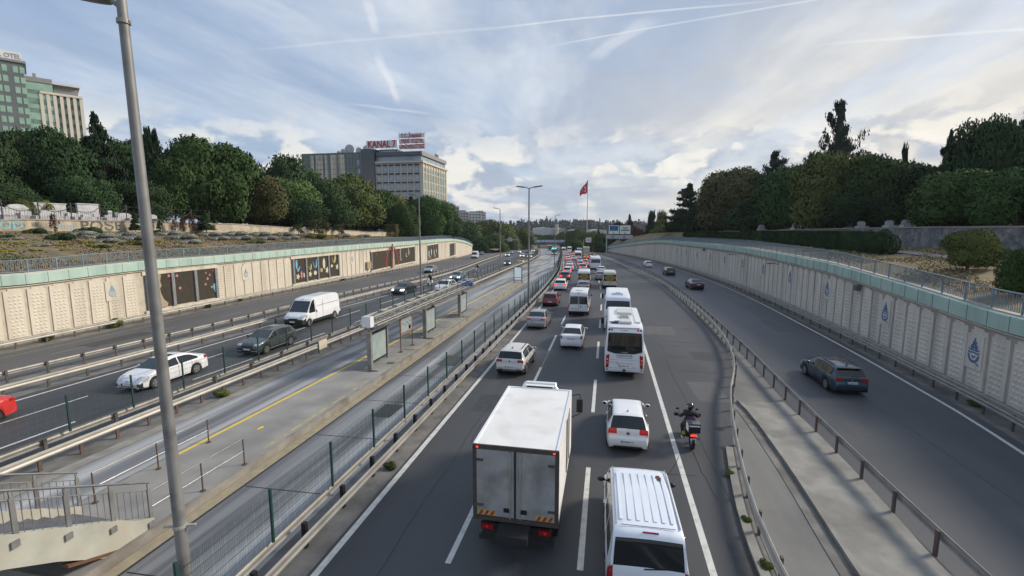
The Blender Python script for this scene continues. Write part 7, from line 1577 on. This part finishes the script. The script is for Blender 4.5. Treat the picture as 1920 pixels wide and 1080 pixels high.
MB().box(((x0+kc)/2, .6, zc-1.0), (kc-x0+.4, 1.0, .8)).build('cornice', 'hotel_cream', t); MB().box(((kb+kc)/2-.3, 10, zc+1.3), (kc-kb-1, 14, 2.6)).build('roof_storey', 'roof_grey', t); MB().box(((kb+kc)/2-.2, 9.3, zc+2.9), (kc-kb, 15.6, .5)).build('roof_slab', 'hotel_cream', t)
# residential towers beyond the last left trees
def tower(pxa, pxb, ytop, dep, mat, bandmat, floors, label, cols=5, depth=22, yb=440):
    a, rz, L_ = frame(pxa, dep, pxb, dep+3, -12); t = empty('apartment_tower', a, rz); tag(t, label, 'building', 'residential towers in the distance'); s = dep/F; zt = 9+(425-ytop)*s+12
    MB().box((L_/2, depth/2, zt/2), (L_, depth, zt)).build('wall', mat, t); MB().box((L_/2, depth/2, zt+.8), (L_*.6, depth*.6, 1.8)).build('roof', 'roof_grey', t)
    for c in range(cols):
        m = MB()
        for r_ in range(floors): m.box((L_*(c+.5)/cols, -.1, zt-2.2-3.1*r_), (L_/cols*.62, .25, 1.5))
        m.build('window_column', bandmat, t)
    m = MB()
    for c in range(4):
        for r_ in range(floors): m.box((L_+.1, depth*(c+.5)/4, zt-2.2-3.1*r_), (.25, depth/4*.6, 1.5))
    m.build('side_windows', bandmat, t); return t
nmat('tower_tan', (.36,.31,.26), (.30,.26,.23), .85, scale=.2); nmat('tower_grey', (.38,.38,.38), (.33,.33,.33), .85, scale=.2); nmat('tower_white', (.55,.56,.57), (.5,.5,.51), .85, scale=.2); nmat('tower_slate', (.16,.19,.23), (.14,.16,.2), .6, scale=.2); nmat('win_far', (.08,.09,.10), (.12,.13,.14), .3)
tower(835, 861, 387, 430, 'tower_tan', 'win_far', 14, 'tan apartment tower right of the office block', 6)
tower(863, 879, 397, 500, 'tower_grey', 'win_far', 12, 'narrow grey tower between tan tower and white tower', 3)
tower(879, 902, 399, 520, 'tower_white', 'win_far', 12, 'white gridded apartment tower beyond the grey one', 4); tower(901, 911, 398, 540, 'tower_slate', 'tower_grey', 12, 'slate grey slab at the right end of the far towers', 2)
# white industrial halls and water tower in the valley
def hall(pxa, pxb, yt, dep, mat, label, h=None, d=30):
    a, rz, L_ = frame(pxa, dep, pxb, dep+2, -13); t = empty('industrial_hall', a, rz); tag(t, label, 'building'); zt = 9+(425-yt)*dep/F+13
    m = MB(); m.prism([(0,0),(L_,0),(L_,zt-1),(L_*.5,zt),(0,zt-1)], (0,0,0), (1,0,0), (0,0,1), (0,d,0)); m.build('wall', mat, t); m = MB()
    for k in range(8): m.box((L_*(k+.5)/8, -.06, zt*.5), (.25,.1,zt-2.2))
    m.build('pilasters', 'roof_grey', t)
hall(1004, 1041, 426.5, 620, 'tower_white', 'long white industrial hall in the valley below the wooded ridge'); hall(1047, 1059, 427.5, 600, 'tower_grey', 'small grey hall right of the pale water tower'); hall(963, 1003, 431.5, 640, 'marble', 'low white roofed shed left of the industrial hall'); hall(1075, 1092, 430.5, 660, 'marble', 'white roofed shed behind the central trees'); hall(1110, 1138, 430, 680, 'marble', 'low pale shed left of the gantry signs')
a = D(1044, 425, 590); t = empty('water_tower', (a.x, a.y, -13)); tag(t, 'pale square tower standing over the valley halls', 'tower'); zt = 9+(425-420)*590/F+13; MB().box((0,0,zt/2), (3.6,3.6,zt)).build('shaft', 'office_cream', t); MB().box((0,0,zt-.5), (3.9,3.9,1)).build('cap', 'marble', t)
# ------------------------------------------------------------------ bridge over the motorway, with its traffic
yb_ = 385.0; a = DY(905, 425, yb_); b = DY(1100, 425, yb_+6); zt = DY(1000, 452.5, yb_).z; t = empty('bridge', (a.x, a.y, zt), math.atan2(b.y-a.y, b.x-a.x)); L_ = math.hypot(b.x-a.x, b.y-a.y); tag(t, 'grey road bridge crossing the motorway with a blue and white banner', 'bridge')
MB().box((L_/2, 5, -.9), (L_, 10, 1.8)).build('deck', 'concrete', t); MB().box((L_/2, .0, .35), (L_, .2, .7)).build('parapet', 'galv_bright', t)
nmat('banner', (.25,.38,.62), (.62,.68,.74), .6, scale=.5, stretch=(1,1,.2)); MB().box((L_*.66, -.16, .25), (L_*.34, .1, 1.9)).build('banner', 'banner', t)
for k in (.10, .30, .545, .80, .97): MB().box((L_*k, 5, -5.5), (1.0, 7, 7.6)).build('pier', 'concrete', t)
u_ = lambda px_: (px_-905)/195*L_
def onbridge(px_, L2, W2, H2, mat, label, cat, name):
    q = Vector((a.x, a.y, 0)).lerp(Vector((b.x, b.y, 0)), u_(px_)/L_); o = empty(name, (q.x-4*math.sin(-t.rotation_euler[2])*0, q.y+3, zt+.0), t.rotation_euler[2]); tag(o, label, cat)
    MB().box((0,0,H2/2+.5), (L2,W2,H2)).build('body', mat, o); MB().box((0,-W2/2-.02,H2*.62+.5), (L2*.85,.04,H2*.28)).build('windows', 'glass_dark', o) if cat == 'bus' else MB().box((L2/2+1.1,0,1.4), (1.9,W2*.9,2.2)).build('cab', 'p_white', o)
    for k in (-.32, .32): MB().cyl((L2*k,-W2/2-.03,.5), (L2*k,W2/2+.03,.5), .5, None, 12).build('wheel', 'rubber', o)
onbridge(977, 11.5, 2.5, 2.7, 'p_white', 'white coach crossing the far bridge', 'bus', 'coach'); onbridge(959, 8, 2.5, 2.6, 'p_cream', 'pale box truck crossing the far bridge behind the coach', 'truck', 'box_truck')
# rising road beyond the bridge
a2 = DY(1010, 447, 470); m = MB(); p1 = DY(985, 449.5, 440); p2 = DY(1062, 441.5, 560); m.sweep([(p1.x, p1.y, p1.z, 0, 1), (p2.x, p2.y, p2.z, 0, 1)], [(0,-.6),(0,.8),(10,1.6),(10,-.6)]); m.build('ramp_road', 'concrete', kind='structure')
# ------------------------------------------------------------------ gantries and far signs
nmat('gantry', (.42,.44,.45), (.36,.38,.39), .5, .2); nmat('sign_green', (.02,.22,.14), rough=.5)
g1 = G(1136.5, 480.5); y = g1.y; sc_ = y/F*1.03; t = empty('sign_gantry', g1, -.05); tag(t, 'grey gantry with two square white signs where the slip road joins', 'sign gantry'); Wg = 44*sc_; Hh = 37*sc_
for x in (0, Wg): MB().box((x,0,Hh/2), (.38,.38,Hh)).build('post', 'gantry', t)
MB().box((Wg/2,0,Hh-.6), (Wg+.6,.9,6.5*sc_)).build('beam', 'gantry', t)
for k, (xa, xb) in enumerate(((3.6,21.4),(22.6,40.6))):
    sgn_ = empty('sign_panel', (0,0,0)); sgn_.parent = t; cx = (xa+xb)/2*sc_; cz = Hh+.6+7.5*sc_
    MB().box((cx,-.3,cz), ((xb-xa)*sc_,.12,15*sc_)).build('board', 'plate_white', sgn_)
    if k == 0: MB().box((cx,-.38,cz+.9), ((xb-xa-3)*sc_,.04,1.3)).build('band', 'plate_blue', sgn_); MB().box((cx,-.38,cz-.1), ((xb-xa-3)*sc_,.04,.8)).build('band', 'sign_green', sgn_)
    else: MB().box((cx,-.38,cz-.2), ((xb-xa-4)*sc_,.04,.5)).build('band', 'sign_green', sgn_); MB().box((cx,-.38,cz+.9), ((xb-xa-8)*sc_,.04,.2)).box((cx,-.38,cz+.4), ((xb-xa-10)*sc_,.04,.2)).build('lines', 'ink', sgn_)
    MB().box((cx,-.38,cz-1.4), (.45,.04,.4)).build('arrow', 'ink', sgn_)
    MB().box((cx-.3,-.5,Hh-.6), (1.1,.06,1.2)).build('lower_plate', 'p_bluegrey', sgn_)
def polesign(px_, py0, py1, w, yfoot, label, dep=240, arm=-9):
    a = DY(px_, 425, dep); s = dep/F; zc = 9+(425-(py0+py1)/2)*s; t = empty('road_sign', (a.x, a.y, zr(dep)), 0); tag(t, label, 'sign'); h = (py1-py0)*s
    MB().box((arm*s,0,(zc-zr(dep))/2), (.22,.22,zc-zr(dep))).box((arm*s/2,0,zc-zr(dep)), (abs(arm)*s,.16,.2)).build('post', 'gantry', t); MB().box((0,-.15,zc-zr(dep)), (w*s,.1,h)).build('board', 'plate_white', t); MB().box((0,-.22,zc-zr(dep)-.1), (w*s*.75,.04,h*.14)).box((0,-.22,zc-zr(dep)+h*.25), (w*s*.5,.04,h*.07)).build('lines', 'p_grey', t)
polesign(1104, 445, 453.5, 10, 462, 'white sign on a bent pole over the main lanes far ahead'); 
g2 = G(922.5, 470); t = empty('sign_gantry', (g2.x, g2.y, g2.z), .12); tag(t, 'thin far gantry with two pale signs over the left carriageway', 'sign gantry'); s = g2.y/F; Wg = 52*s
for x in (1*s, 22*s, Wg): MB().box((x,0,10.5*s), (.3,.3,21*s)).build('post', 'gantry', t)
MB().box((Wg/2,0,21*s), (Wg,.4,.5)).build('beam', 'gantry', t); MB().box((7*s,-.4,21.5*s), (8*s,.1,7.5*s)).build('board', 'marble', t); MB().box((35*s,-.4,21.5*s), (9*s,.1,7.5*s)).build('board', 'marble', t); MB().box((16*s,-.4,15.5*s), (5*s,.1,8*s)).build('dark_board', 'black', t)
# ------------------------------------------------------------------ giant flag
dep = 560.0; b0 = D(1100.5, 425, dep); t = empty('flagpole', (b0.x, b0.y, 2)); tag(t, 'very tall thin flagpole with a giant red flag above the ridge', 'flagpole'); zt = D(1100.5, 338, dep).z-2
MB().cyl((0,0,0), (0,0,zt), .55, .22, 10).build('pole', 'galv_light', t)
nmat('flag_red', (.58,.02,.05), (.50,.015,.04), .8, scale=.1)
rt = Vector((_c, _s, 0)); fwv = Vector((-_s, _c, 0)); s = dep/F
hoist = [(0,0),(0,-24)]; nx_, nz_ = 26, 14; m = MB()
def flagp(u, v):  # u along the fly, v down the hoist
    x = -u*14.5-.6*math.sin(v*3); z = -v*23*(1-.62*u)-u*21.5-1.2*math.sin(u*7); d = 2.2*math.sin(u*9+v*2)*u
    return rt*(x*s)+fwv*d+Vector((0,0,z*s))
for j in range(nz_+1):
    for i in range(nx_+1): m.v.append(tuple(flagp(i/nx_, j/nz_)+Vector((0,0,zt))))
for j in range(nz_):
    for i in range(nx_): k = j*(nx_+1)+i; m.f.append((k, k+1, k+nx_+2, k+nx_+1)); m.m.append(0)
fl = m.build('flag', 'flag_red', t, True); m = MB()
for k in range(16):
    def cp(tt, r, cu): return flagp(cu+r*math.cos(tt)*.62, .52+r*math.sin(tt))+Vector((0,0,zt))-fwv*.5
    t0 = .6+(2*PI-1.2)*k/16; t1 = .6+(2*PI-1.2)*(k+1)/16
    f = lambda tt: .17+.07*abs(math.sin((tt)/2))
    m.quad(cp(t0,.27,.36), cp(t1,.27,.36), cp(t1,.27-.10*math.sin(t1/2),.37), cp(t0,.27-.10*math.sin(t0/2),.37))
st = [flagp(.62+.07*(1 if i % 2 == 0 else .42)*math.cos(2*PI*i/10), .52+.11*(1 if i % 2 == 0 else .42)*math.sin(2*PI*i/10))+Vector((0,0,zt))-fwv*.5 for i in range(10)]; m.add(st, [tuple(range(10))]); m.build('crescent_and_star', 'plate_white', fl)
# ------------------------------------------------------------------ wooded ridge on the skyline, valley groves
m = MB(); rs = random.Random(8); pts = []
def ridge_top(px_): return float(np.interp(px_, [850,900,930,960,1000,1050,1100,1140,1200,1260,1320,1400], [424,423,421,417.5,416.5,416,416,418,419,420,421,423]))
rows = []
for px_ in range(780, 1500, 8):
    dp = 1150; zt = D(px_, ridge_top(px_)+5, dp).z; a = D(px_, 425, dp); q = D(px_, 425, 880); c2 = D(px_, 425, 1700); rows.append([(q.x, q.y, -13), ((a.x+q.x)/2, (a.y+q.y)/2, -6), (a.x, a.y, zt), (c2.x, c2.y, zt-6)])
for r_ in rows: m.v += r_
for i in range(len(rows)-1):
    for j in range(3): m.f.append((4*i+j, 4*i+4+j, 4*i+5+j, 4*i+1+j)); m.m.append(0)
m.build('hill', 'wood_floor', kind='structure')
nmat('ridge_wood', (.016,.028,.026), (.026,.040,.034), .9, scale=.05, detail=3); V = []; rsn = np.random.RandomState(4)
for i in range(1900):
    px_ = rs.uniform(790, 1490); dp = rs.uniform(930, 1180); k = (dp-880)/270; g_ = D(px_, 425, dp); zg = -13+(D(px_, ridge_top(px_)+5, 1150).z+13)*min(1, k)**1.2; h = rs.uniform(8, 14)*(1+.5*(rs.random() < .06)); r = rs.uniform(2.5, 5)
    n_ = 26; u = rsn.rand(n_); a = rsn.rand(n_)*6.28; rr = r*(1-u)**.6*np.sqrt(rsn.rand(n_)); P = np.stack([g_.x+rr*np.cos(a), g_.y+rr*np.sin(a), zg+u*h], 1); V.append(leaves(P, 3.4, rsn, .2)); NRM[0] = None
me = qmesh('woodland', np.concatenate(V)); o = bpy.data.objects.new('woodland', me); COL.objects.link(o); me.materials.append(M['ridge_wood']); tag(o, 'dark conifer wood covering the distant ridge', 'woodland', kind='stuff')
def grove(px_, ytop, w, dep, mat, label, kd=None, zg=-9.0, cat='tree'):
    a = D(px_, 425, dep); zt = D(px_, ytop, dep).z; tree((a.x, a.y, zg), zt-zg, w/2/F*dep, kd or 'broad%d' % rnd.randrange(4), mat, label, 'trees in the valley', base=.0, cat=cat)
for i, g_ in enumerate([(885,418,60,290,'leaf_green','big round tree left in the grove beyond the left wall'),(912,416,80,300,'leaf_olive','tallest yellowish round tree beyond the left wall'),(945,423,60,310,'leaf_olive','round tree right in the grove beyond the left wall'),(975,430,50,330,'leaf_olive','low olive tree left of the bridge traffic'),(925,440,60,255,'leaf_green','low bushy tree at the grass bank beyond the left wall'),(868,425,50,270,'leaf_dark','dark tree between far towers and wall bend'),(897,446,44,235,'leaf_dark','dark shrubby tree over the far grass verge','bush0'),(943,447,22,300,'leaf_dark','small dark tree behind the far left gantry'),
    (1000,440,60,480,'leaf_dark','dark tree row piece under the white hall, left'),(1035,441,60,490,'leaf_dark','dark tree row piece under the white hall, right'),(1060,436,34,420,'leaf_olive','olive tree right of the water tower'),(1078,432,44,360,'leaf_green','green tree left of the white pole sign'),(1095,440,46,300,'leaf_olive','bright tree behind the white pole sign'),(1110,436,40,330,'leaf_yellow','yellow green tree right of the white pole sign'),(1122,430,26,300,'needle','dark conifer left of the gantry signs','conifer0'),(1133,440,34,280,'leaf_green','green tree behind the left gantry post'),(1075,450,40,290,'leaf_green','low green tree beside the bridge end'),(1115,455,44,262,'leaf_dark','dark bush over the slip road mouth','bush0'),(1150,446,40,280,'leaf_dark','dark tree behind the gantry beam'),
    (1180,404,42,250,'needle','dark cone shaped conifer right of the gantry signs','conifer0'),(1160,420,40,270,'leaf_dark','dark tree behind the right gantry sign'),(1192,428,50,235,'leaf_red','reddish brown tree right of the gantry'),(1222,397,24,230,'needle','narrow dark cypress before the ragged cedar','cypress'),(1243,398,34,215,'leaf_yellow','airy light green tree beside the narrow cypress','airy0'),(1235,425,44,205,'leaf_olive','olive bushy tree under the airy light green tree'),(1205,437,40,240,'leaf_dark','low dark tree behind the slip road wall')]):
    kd = g_[6] if len(g_) > 6 else None; grove(*g_[:6], kd=kd)
for g_ in [(772,370,60,160,'needle','dark conifer beneath the corner of the white office block','conifer1'),(790,380,60,158,'leaf_dark','dark round tree beside the conifer under the office block','broad3'),(808,372,78,162,'leaf_green','green tree under the side wall of the white office block','broad0'),(834,390,58,168,'leaf_dark','last dark tree on the left bank before the far towers','broad3'),(852,408,40,185,'leaf_dark','small dark tree where the far towers meet the wall','broad1'),(755,385,60,150,'leaf_green','green tree behind the pale thin tree','broad2')]: grove(*g_[:6], kd=g_[6], zg=5.5)
# grass verge beyond the left wall
m = MB(); q = [DY(895, 464, 262), DY(930, 470, 228), DY(950, 464, 262), DY(925, 452, 330), DY(893, 456, 300)]; m.add([(v.x, v.y, v.z+.1) for v in q], [tuple(range(5))]); m.build('grass_verge', 'dry_grass', kind='structure')
# ------------------------------------------------------------------ riders (one skinned body each) and motorcycles
nmat('cloth_black', (.014,.014,.017), (.022,.022,.026), .85, scale=12, world_pos=False); nmat('cloth_navy', (.02,.024,.04), rough=.85); nmat('helmet', (.012,.012,.014), rough=.15, coat=1); nmat('hi_vis', (.45,.55,.06), rough=.6); nmat('skin', (.42,.26,.18), rough=.6); nmat('shoe', (.55,.55,.56), rough=.7); nmat('purple', (.10,.03,.13), rough=.8)
def skinned(name, verts, edges, mat, parent, levels=1):
    me = bpy.data.meshes.new(name); me.from_pydata([v[:3] for v in verts], edges, []); o = bpy.data.objects.new(name, me); COL.objects.link(o); md = o.modifiers.new('skin', 'SKIN'); md.use_smooth_shade = True
    sl_ = me.skin_vertices[0].data
    for i, v in enumerate(verts): sl_[i].radius = (v[3], v[4] if len(v) > 4 else v[3])
    sl_[0].use_root = True; sb = o.modifiers.new('sub', 'SUBSURF'); sb.levels = sb.render_levels = levels; me.materials.append(M[mat]); o.parent = parent; return o
def rider(loc, rz, label, cloth='cloth_black', helmet='helmet', shoe='shoe', near=False):
    t = empty('person', loc, rz); tag(t, label, 'person')
    # pelvis at the seat (z .80), leaning slightly forward, hands on the bar, feet on the pegs
    V = [(0,0,.86,.19,.17),(0,.05,1.05,.19,.16),(0,.12,1.25,.23,.17),(0,.15,1.36,.16,.13),(0,.18,1.44,.07,.07)]
    E_ = [(0,1),(1,2),(2,3),(3,4)]
    for s in (-1, 1):
        k = len(V); V += [(s*.19,.15,1.33,.095),(s*.35,.28,1.14,.07),(s*.36,.52,1.04,.05),(s*.33,.62,1.03,.035)]; E_ += [(3,k),(k,k+1),(k+1,k+2),(k+2,k+3)]
        k = len(V); V += [(s*.12,.06,.82,.11),(s*.25,.44,.74,.08),(s*.25,.30,.42,.055),(s*.25,.22,.27,.045)]; E_ += [(0,k),(k,k+1),(k+1,k+2),(k+2,k+3)]
    skinned('body', V, E_, cloth, t)
    h = MB(); h.ell((0,.22,1.60), (.15,.17,.165), 18, 12); h.build('helmet', helmet, t, True)
    MB().box((0,.36,1.60), (.20,.04,.09)).build('visor', 'glass_dark', t)
    for s in (-1, 1):
        m = MB(); m.ell((s*.25,.29,.23), (.05,.14,.05), 10, 6); m.build('shoe', shoe, t, True)
        hand = MB(); hand.ell((s*.345,.64,1.03), (.045,.05,.04), 8, 6); 
        for f in range(4): hand.tube([(s*(.315+.022*f),.66,1.045), (s*(.315+.022*f),.70,1.03), (s*(.315+.022*f),.69,1.0)], .010, 5)
        hand.tube([(s*.31,.63,1.02),(s*.30,.66,1.0),(s*.31,.69,1.0)], .011, 5); hand.build('gloved_hand', 'black', t, True)
    return t
def bike(loc, rz, label, scooter=False, near=False, lean=0.0, body='black', lights=False):
    t = empty('motor_scooter' if scooter else 'motorcycle', loc, rz); t.rotation_euler = (0, lean, rz); tag(t, label, 'scooter' if scooter else 'motorcycle'); r = .24 if scooter else .31
    for y in (-.42, .92):
        w = MB(); n = 24
        for i in range(n):
            a, b = 2*PI*i/n, 2*PI*(i+1)/n; w.beam((0,y+(r-.06)*math.cos(a),r+(r-.06)*math.sin(a)), (0,y+(r-.06)*math.cos(b),r+(r-.06)*math.sin(b)), .12, .12)
        wo = w.build('wheel', 'rubber', t); MB().cyl((-.03,y,r), (.03,y,r), r-.10, None, 16).build('rim', 'galv', wo)
    m = MB(); m.tube([(0,.92,r),(0,.80,.62),(0,.66,.98)], .045, 8); m.build('fork', 'galv', t)
    m = MB(); m.tube([(-.36,.62,1.03),(-.12,.68,1.0),(.12,.68,1.0),(.36,.62,1.03)], .02, 8); m.build('handlebar', 'black', t)
    if scooter:
        MB().prism([(.62,.95),(.80,.9),(.92,.45),(.7,.3),(.25,.22),(-.1,.24),(-.15,.7),(-.62,.74),(-.66,.5),(-.3,.28),(.3,.16),(.85,.28),(.98,.55)], (-.17,0,0), (0,1,0), (0,0,1), (.34,0,0)).build('bodywork', body, t)
        MB().ell((0,.78,.98), (.17,.13,.14), 12, 8).build('front_shield', body, t, True)
    else:
        m = MB(); m.ell((0,.38,.88), (.17,.30,.14), 14, 8); m.build('fuel_tank', body, t, True); MB().box((0,.2,.50), (.28,.46,.36)).build('engine', 'trim_black', t); m = MB(); m.tube([(.0,-.42,r),(.0,.1,.45),(0,.6,.85)], .04, 8); m.build('frame', 'black', t)
        MB().cyl((.17,.1,.38), (.21,-.50,.46), .055, .065, 12).build('exhaust', 'galv', t); MB().box((.0,.72,1.08), (.26,.06,.26)).build('windshield', 'trim_black', t)
    MB().ell((0,-.08,.78), (.15,.36,.07), 12, 6).build('seat', 'rubber', t, True)
    for s in (-1, 1):
        m = MB(); m.tube([(s*.28,.64,1.05),(s*.36,.66,1.24)], .008, 5); m.ell((s*.40,.66,1.27), (.07,.02,.045), 10, 6); m.build('mirror', 'black', t, True)
    MB().box((0,-.66,.66), (.22,.05,.07)).build('tail_light', 'brake_on', t); m = MB(); m.box((0,-.62,.45), (.22,.03,.26)); m.build('rear_mudguard', 'black', t)
    if lights: MB().ell((0,.90,.90), (.09,.05,.07), 10, 6).build('headlight', 'head_on', t, True)
    if near:
        b = MB().box((0.0,-.56,.98), (.46,.42,.34)).build('top_box', 'black', t, 30); MB().box((0,-.56,1.17), (.48,.44,.05)).build('lid', 'p_grey', b); MB().box((-.235,-.56,1.0), (.012,.40,.30)).box((.235,-.56,1.0), (.012,.40,.30)).box((0,-.775,1.10), (.40,.012,.05)).build('reflector', 'plate_white', b)
        p = MB().box((0,-.665,.44), (.23,.014,.19)).build('plate', 'plate_white', t); MB().box((-.10,-.675,.40), (.035,.006,.09)).build('plate_band', 'plate_blue', p)
        place_text('34 PNH', .075, (.01,-.675,.485), (1,0,0), (0,0,1), 'ink', p, 'plate_number', .003, fit=.19); place_text('614', .075, (.01,-.675,.40), (1,0,0), (0,0,1), 'ink', p, 'plate_number', .003, fit=.11)
        for s in (-.05, .05): MB().cyl((s,-.69,.68), (s,-.68,.68), .03, None, 10).build('lamp_dot', 'brake_on', t)
        MB().box((-.22,.20,.42), (.12,.22,.12)).build('crash_bar', 'hi_vis', t); MB().box((0,-.66,.33), (.16,.02,.05)).build('reflector', 'tail_red', t)
        MB().box((-.46,.60,1.05), (.16,.14,.12)).box((.46,.60,1.05), (.16,.14,.12)).build('hand_guard', 'black', t)
    return t
g = G(1298, 848); bx, by = g.x, g.y+.75
bike((bx, by, 0), R(3), 'black motorcycle with top box and white plate right of the white hatchback', near=True)
p = rider((bx, by-.10, 0), R(3), 'rider in black with black helmet on the motorcycle by the solid line', near=True)
MB().box((0,-.06,1.12), (.30,.03,.16)).build('jacket_print', 'purple', p)
g = G(803, 536); bike((g.x, g.y+.9, g.z), PI+.02, 'white fronted motor scooter coming towards the camera left of the lamp post', True, body='p_white'); rider((g.x, g.y+1.0, g.z), PI+.02, 'rider in dark clothes on the white fronted scooter left of the lamp post')
g = G(893, 512); bike((g.x, g.y+.9, g.z), PI+.05, 'white motor scooter coming towards the camera above the blue station sign', True, body='p_white', lights=False); rider((g.x, g.y+1.0, g.z), PI+.05, 'rider in dark clothes on the scooter above the blue station sign')
# ------------------------------------------------------------------ haze
hb = MB().box((-200, 900, 62), (3200, 2400, 152)).build('haze', []); hm = bpy.data.materials.new('haze'); hm.use_nodes = True; nt = hm.node_tree; nt.nodes.clear()
ho = nt.nodes.new('ShaderNodeOutputMaterial'); pv = nt.nodes.new('ShaderNodeVolumePrincipled'); pv.inputs['Color'].default_value = (.86,.92,1,1); pv.inputs['Density'].default_value = .00010; pv.inputs['Anisotropy'].default_value = .2; nt.links.new(pv.outputs[0], ho.inputs['Volume'])
hb.data.materials.append(hm); tag(hb, 'thin pale haze in the air over the valley', 'haze', kind='stuff')
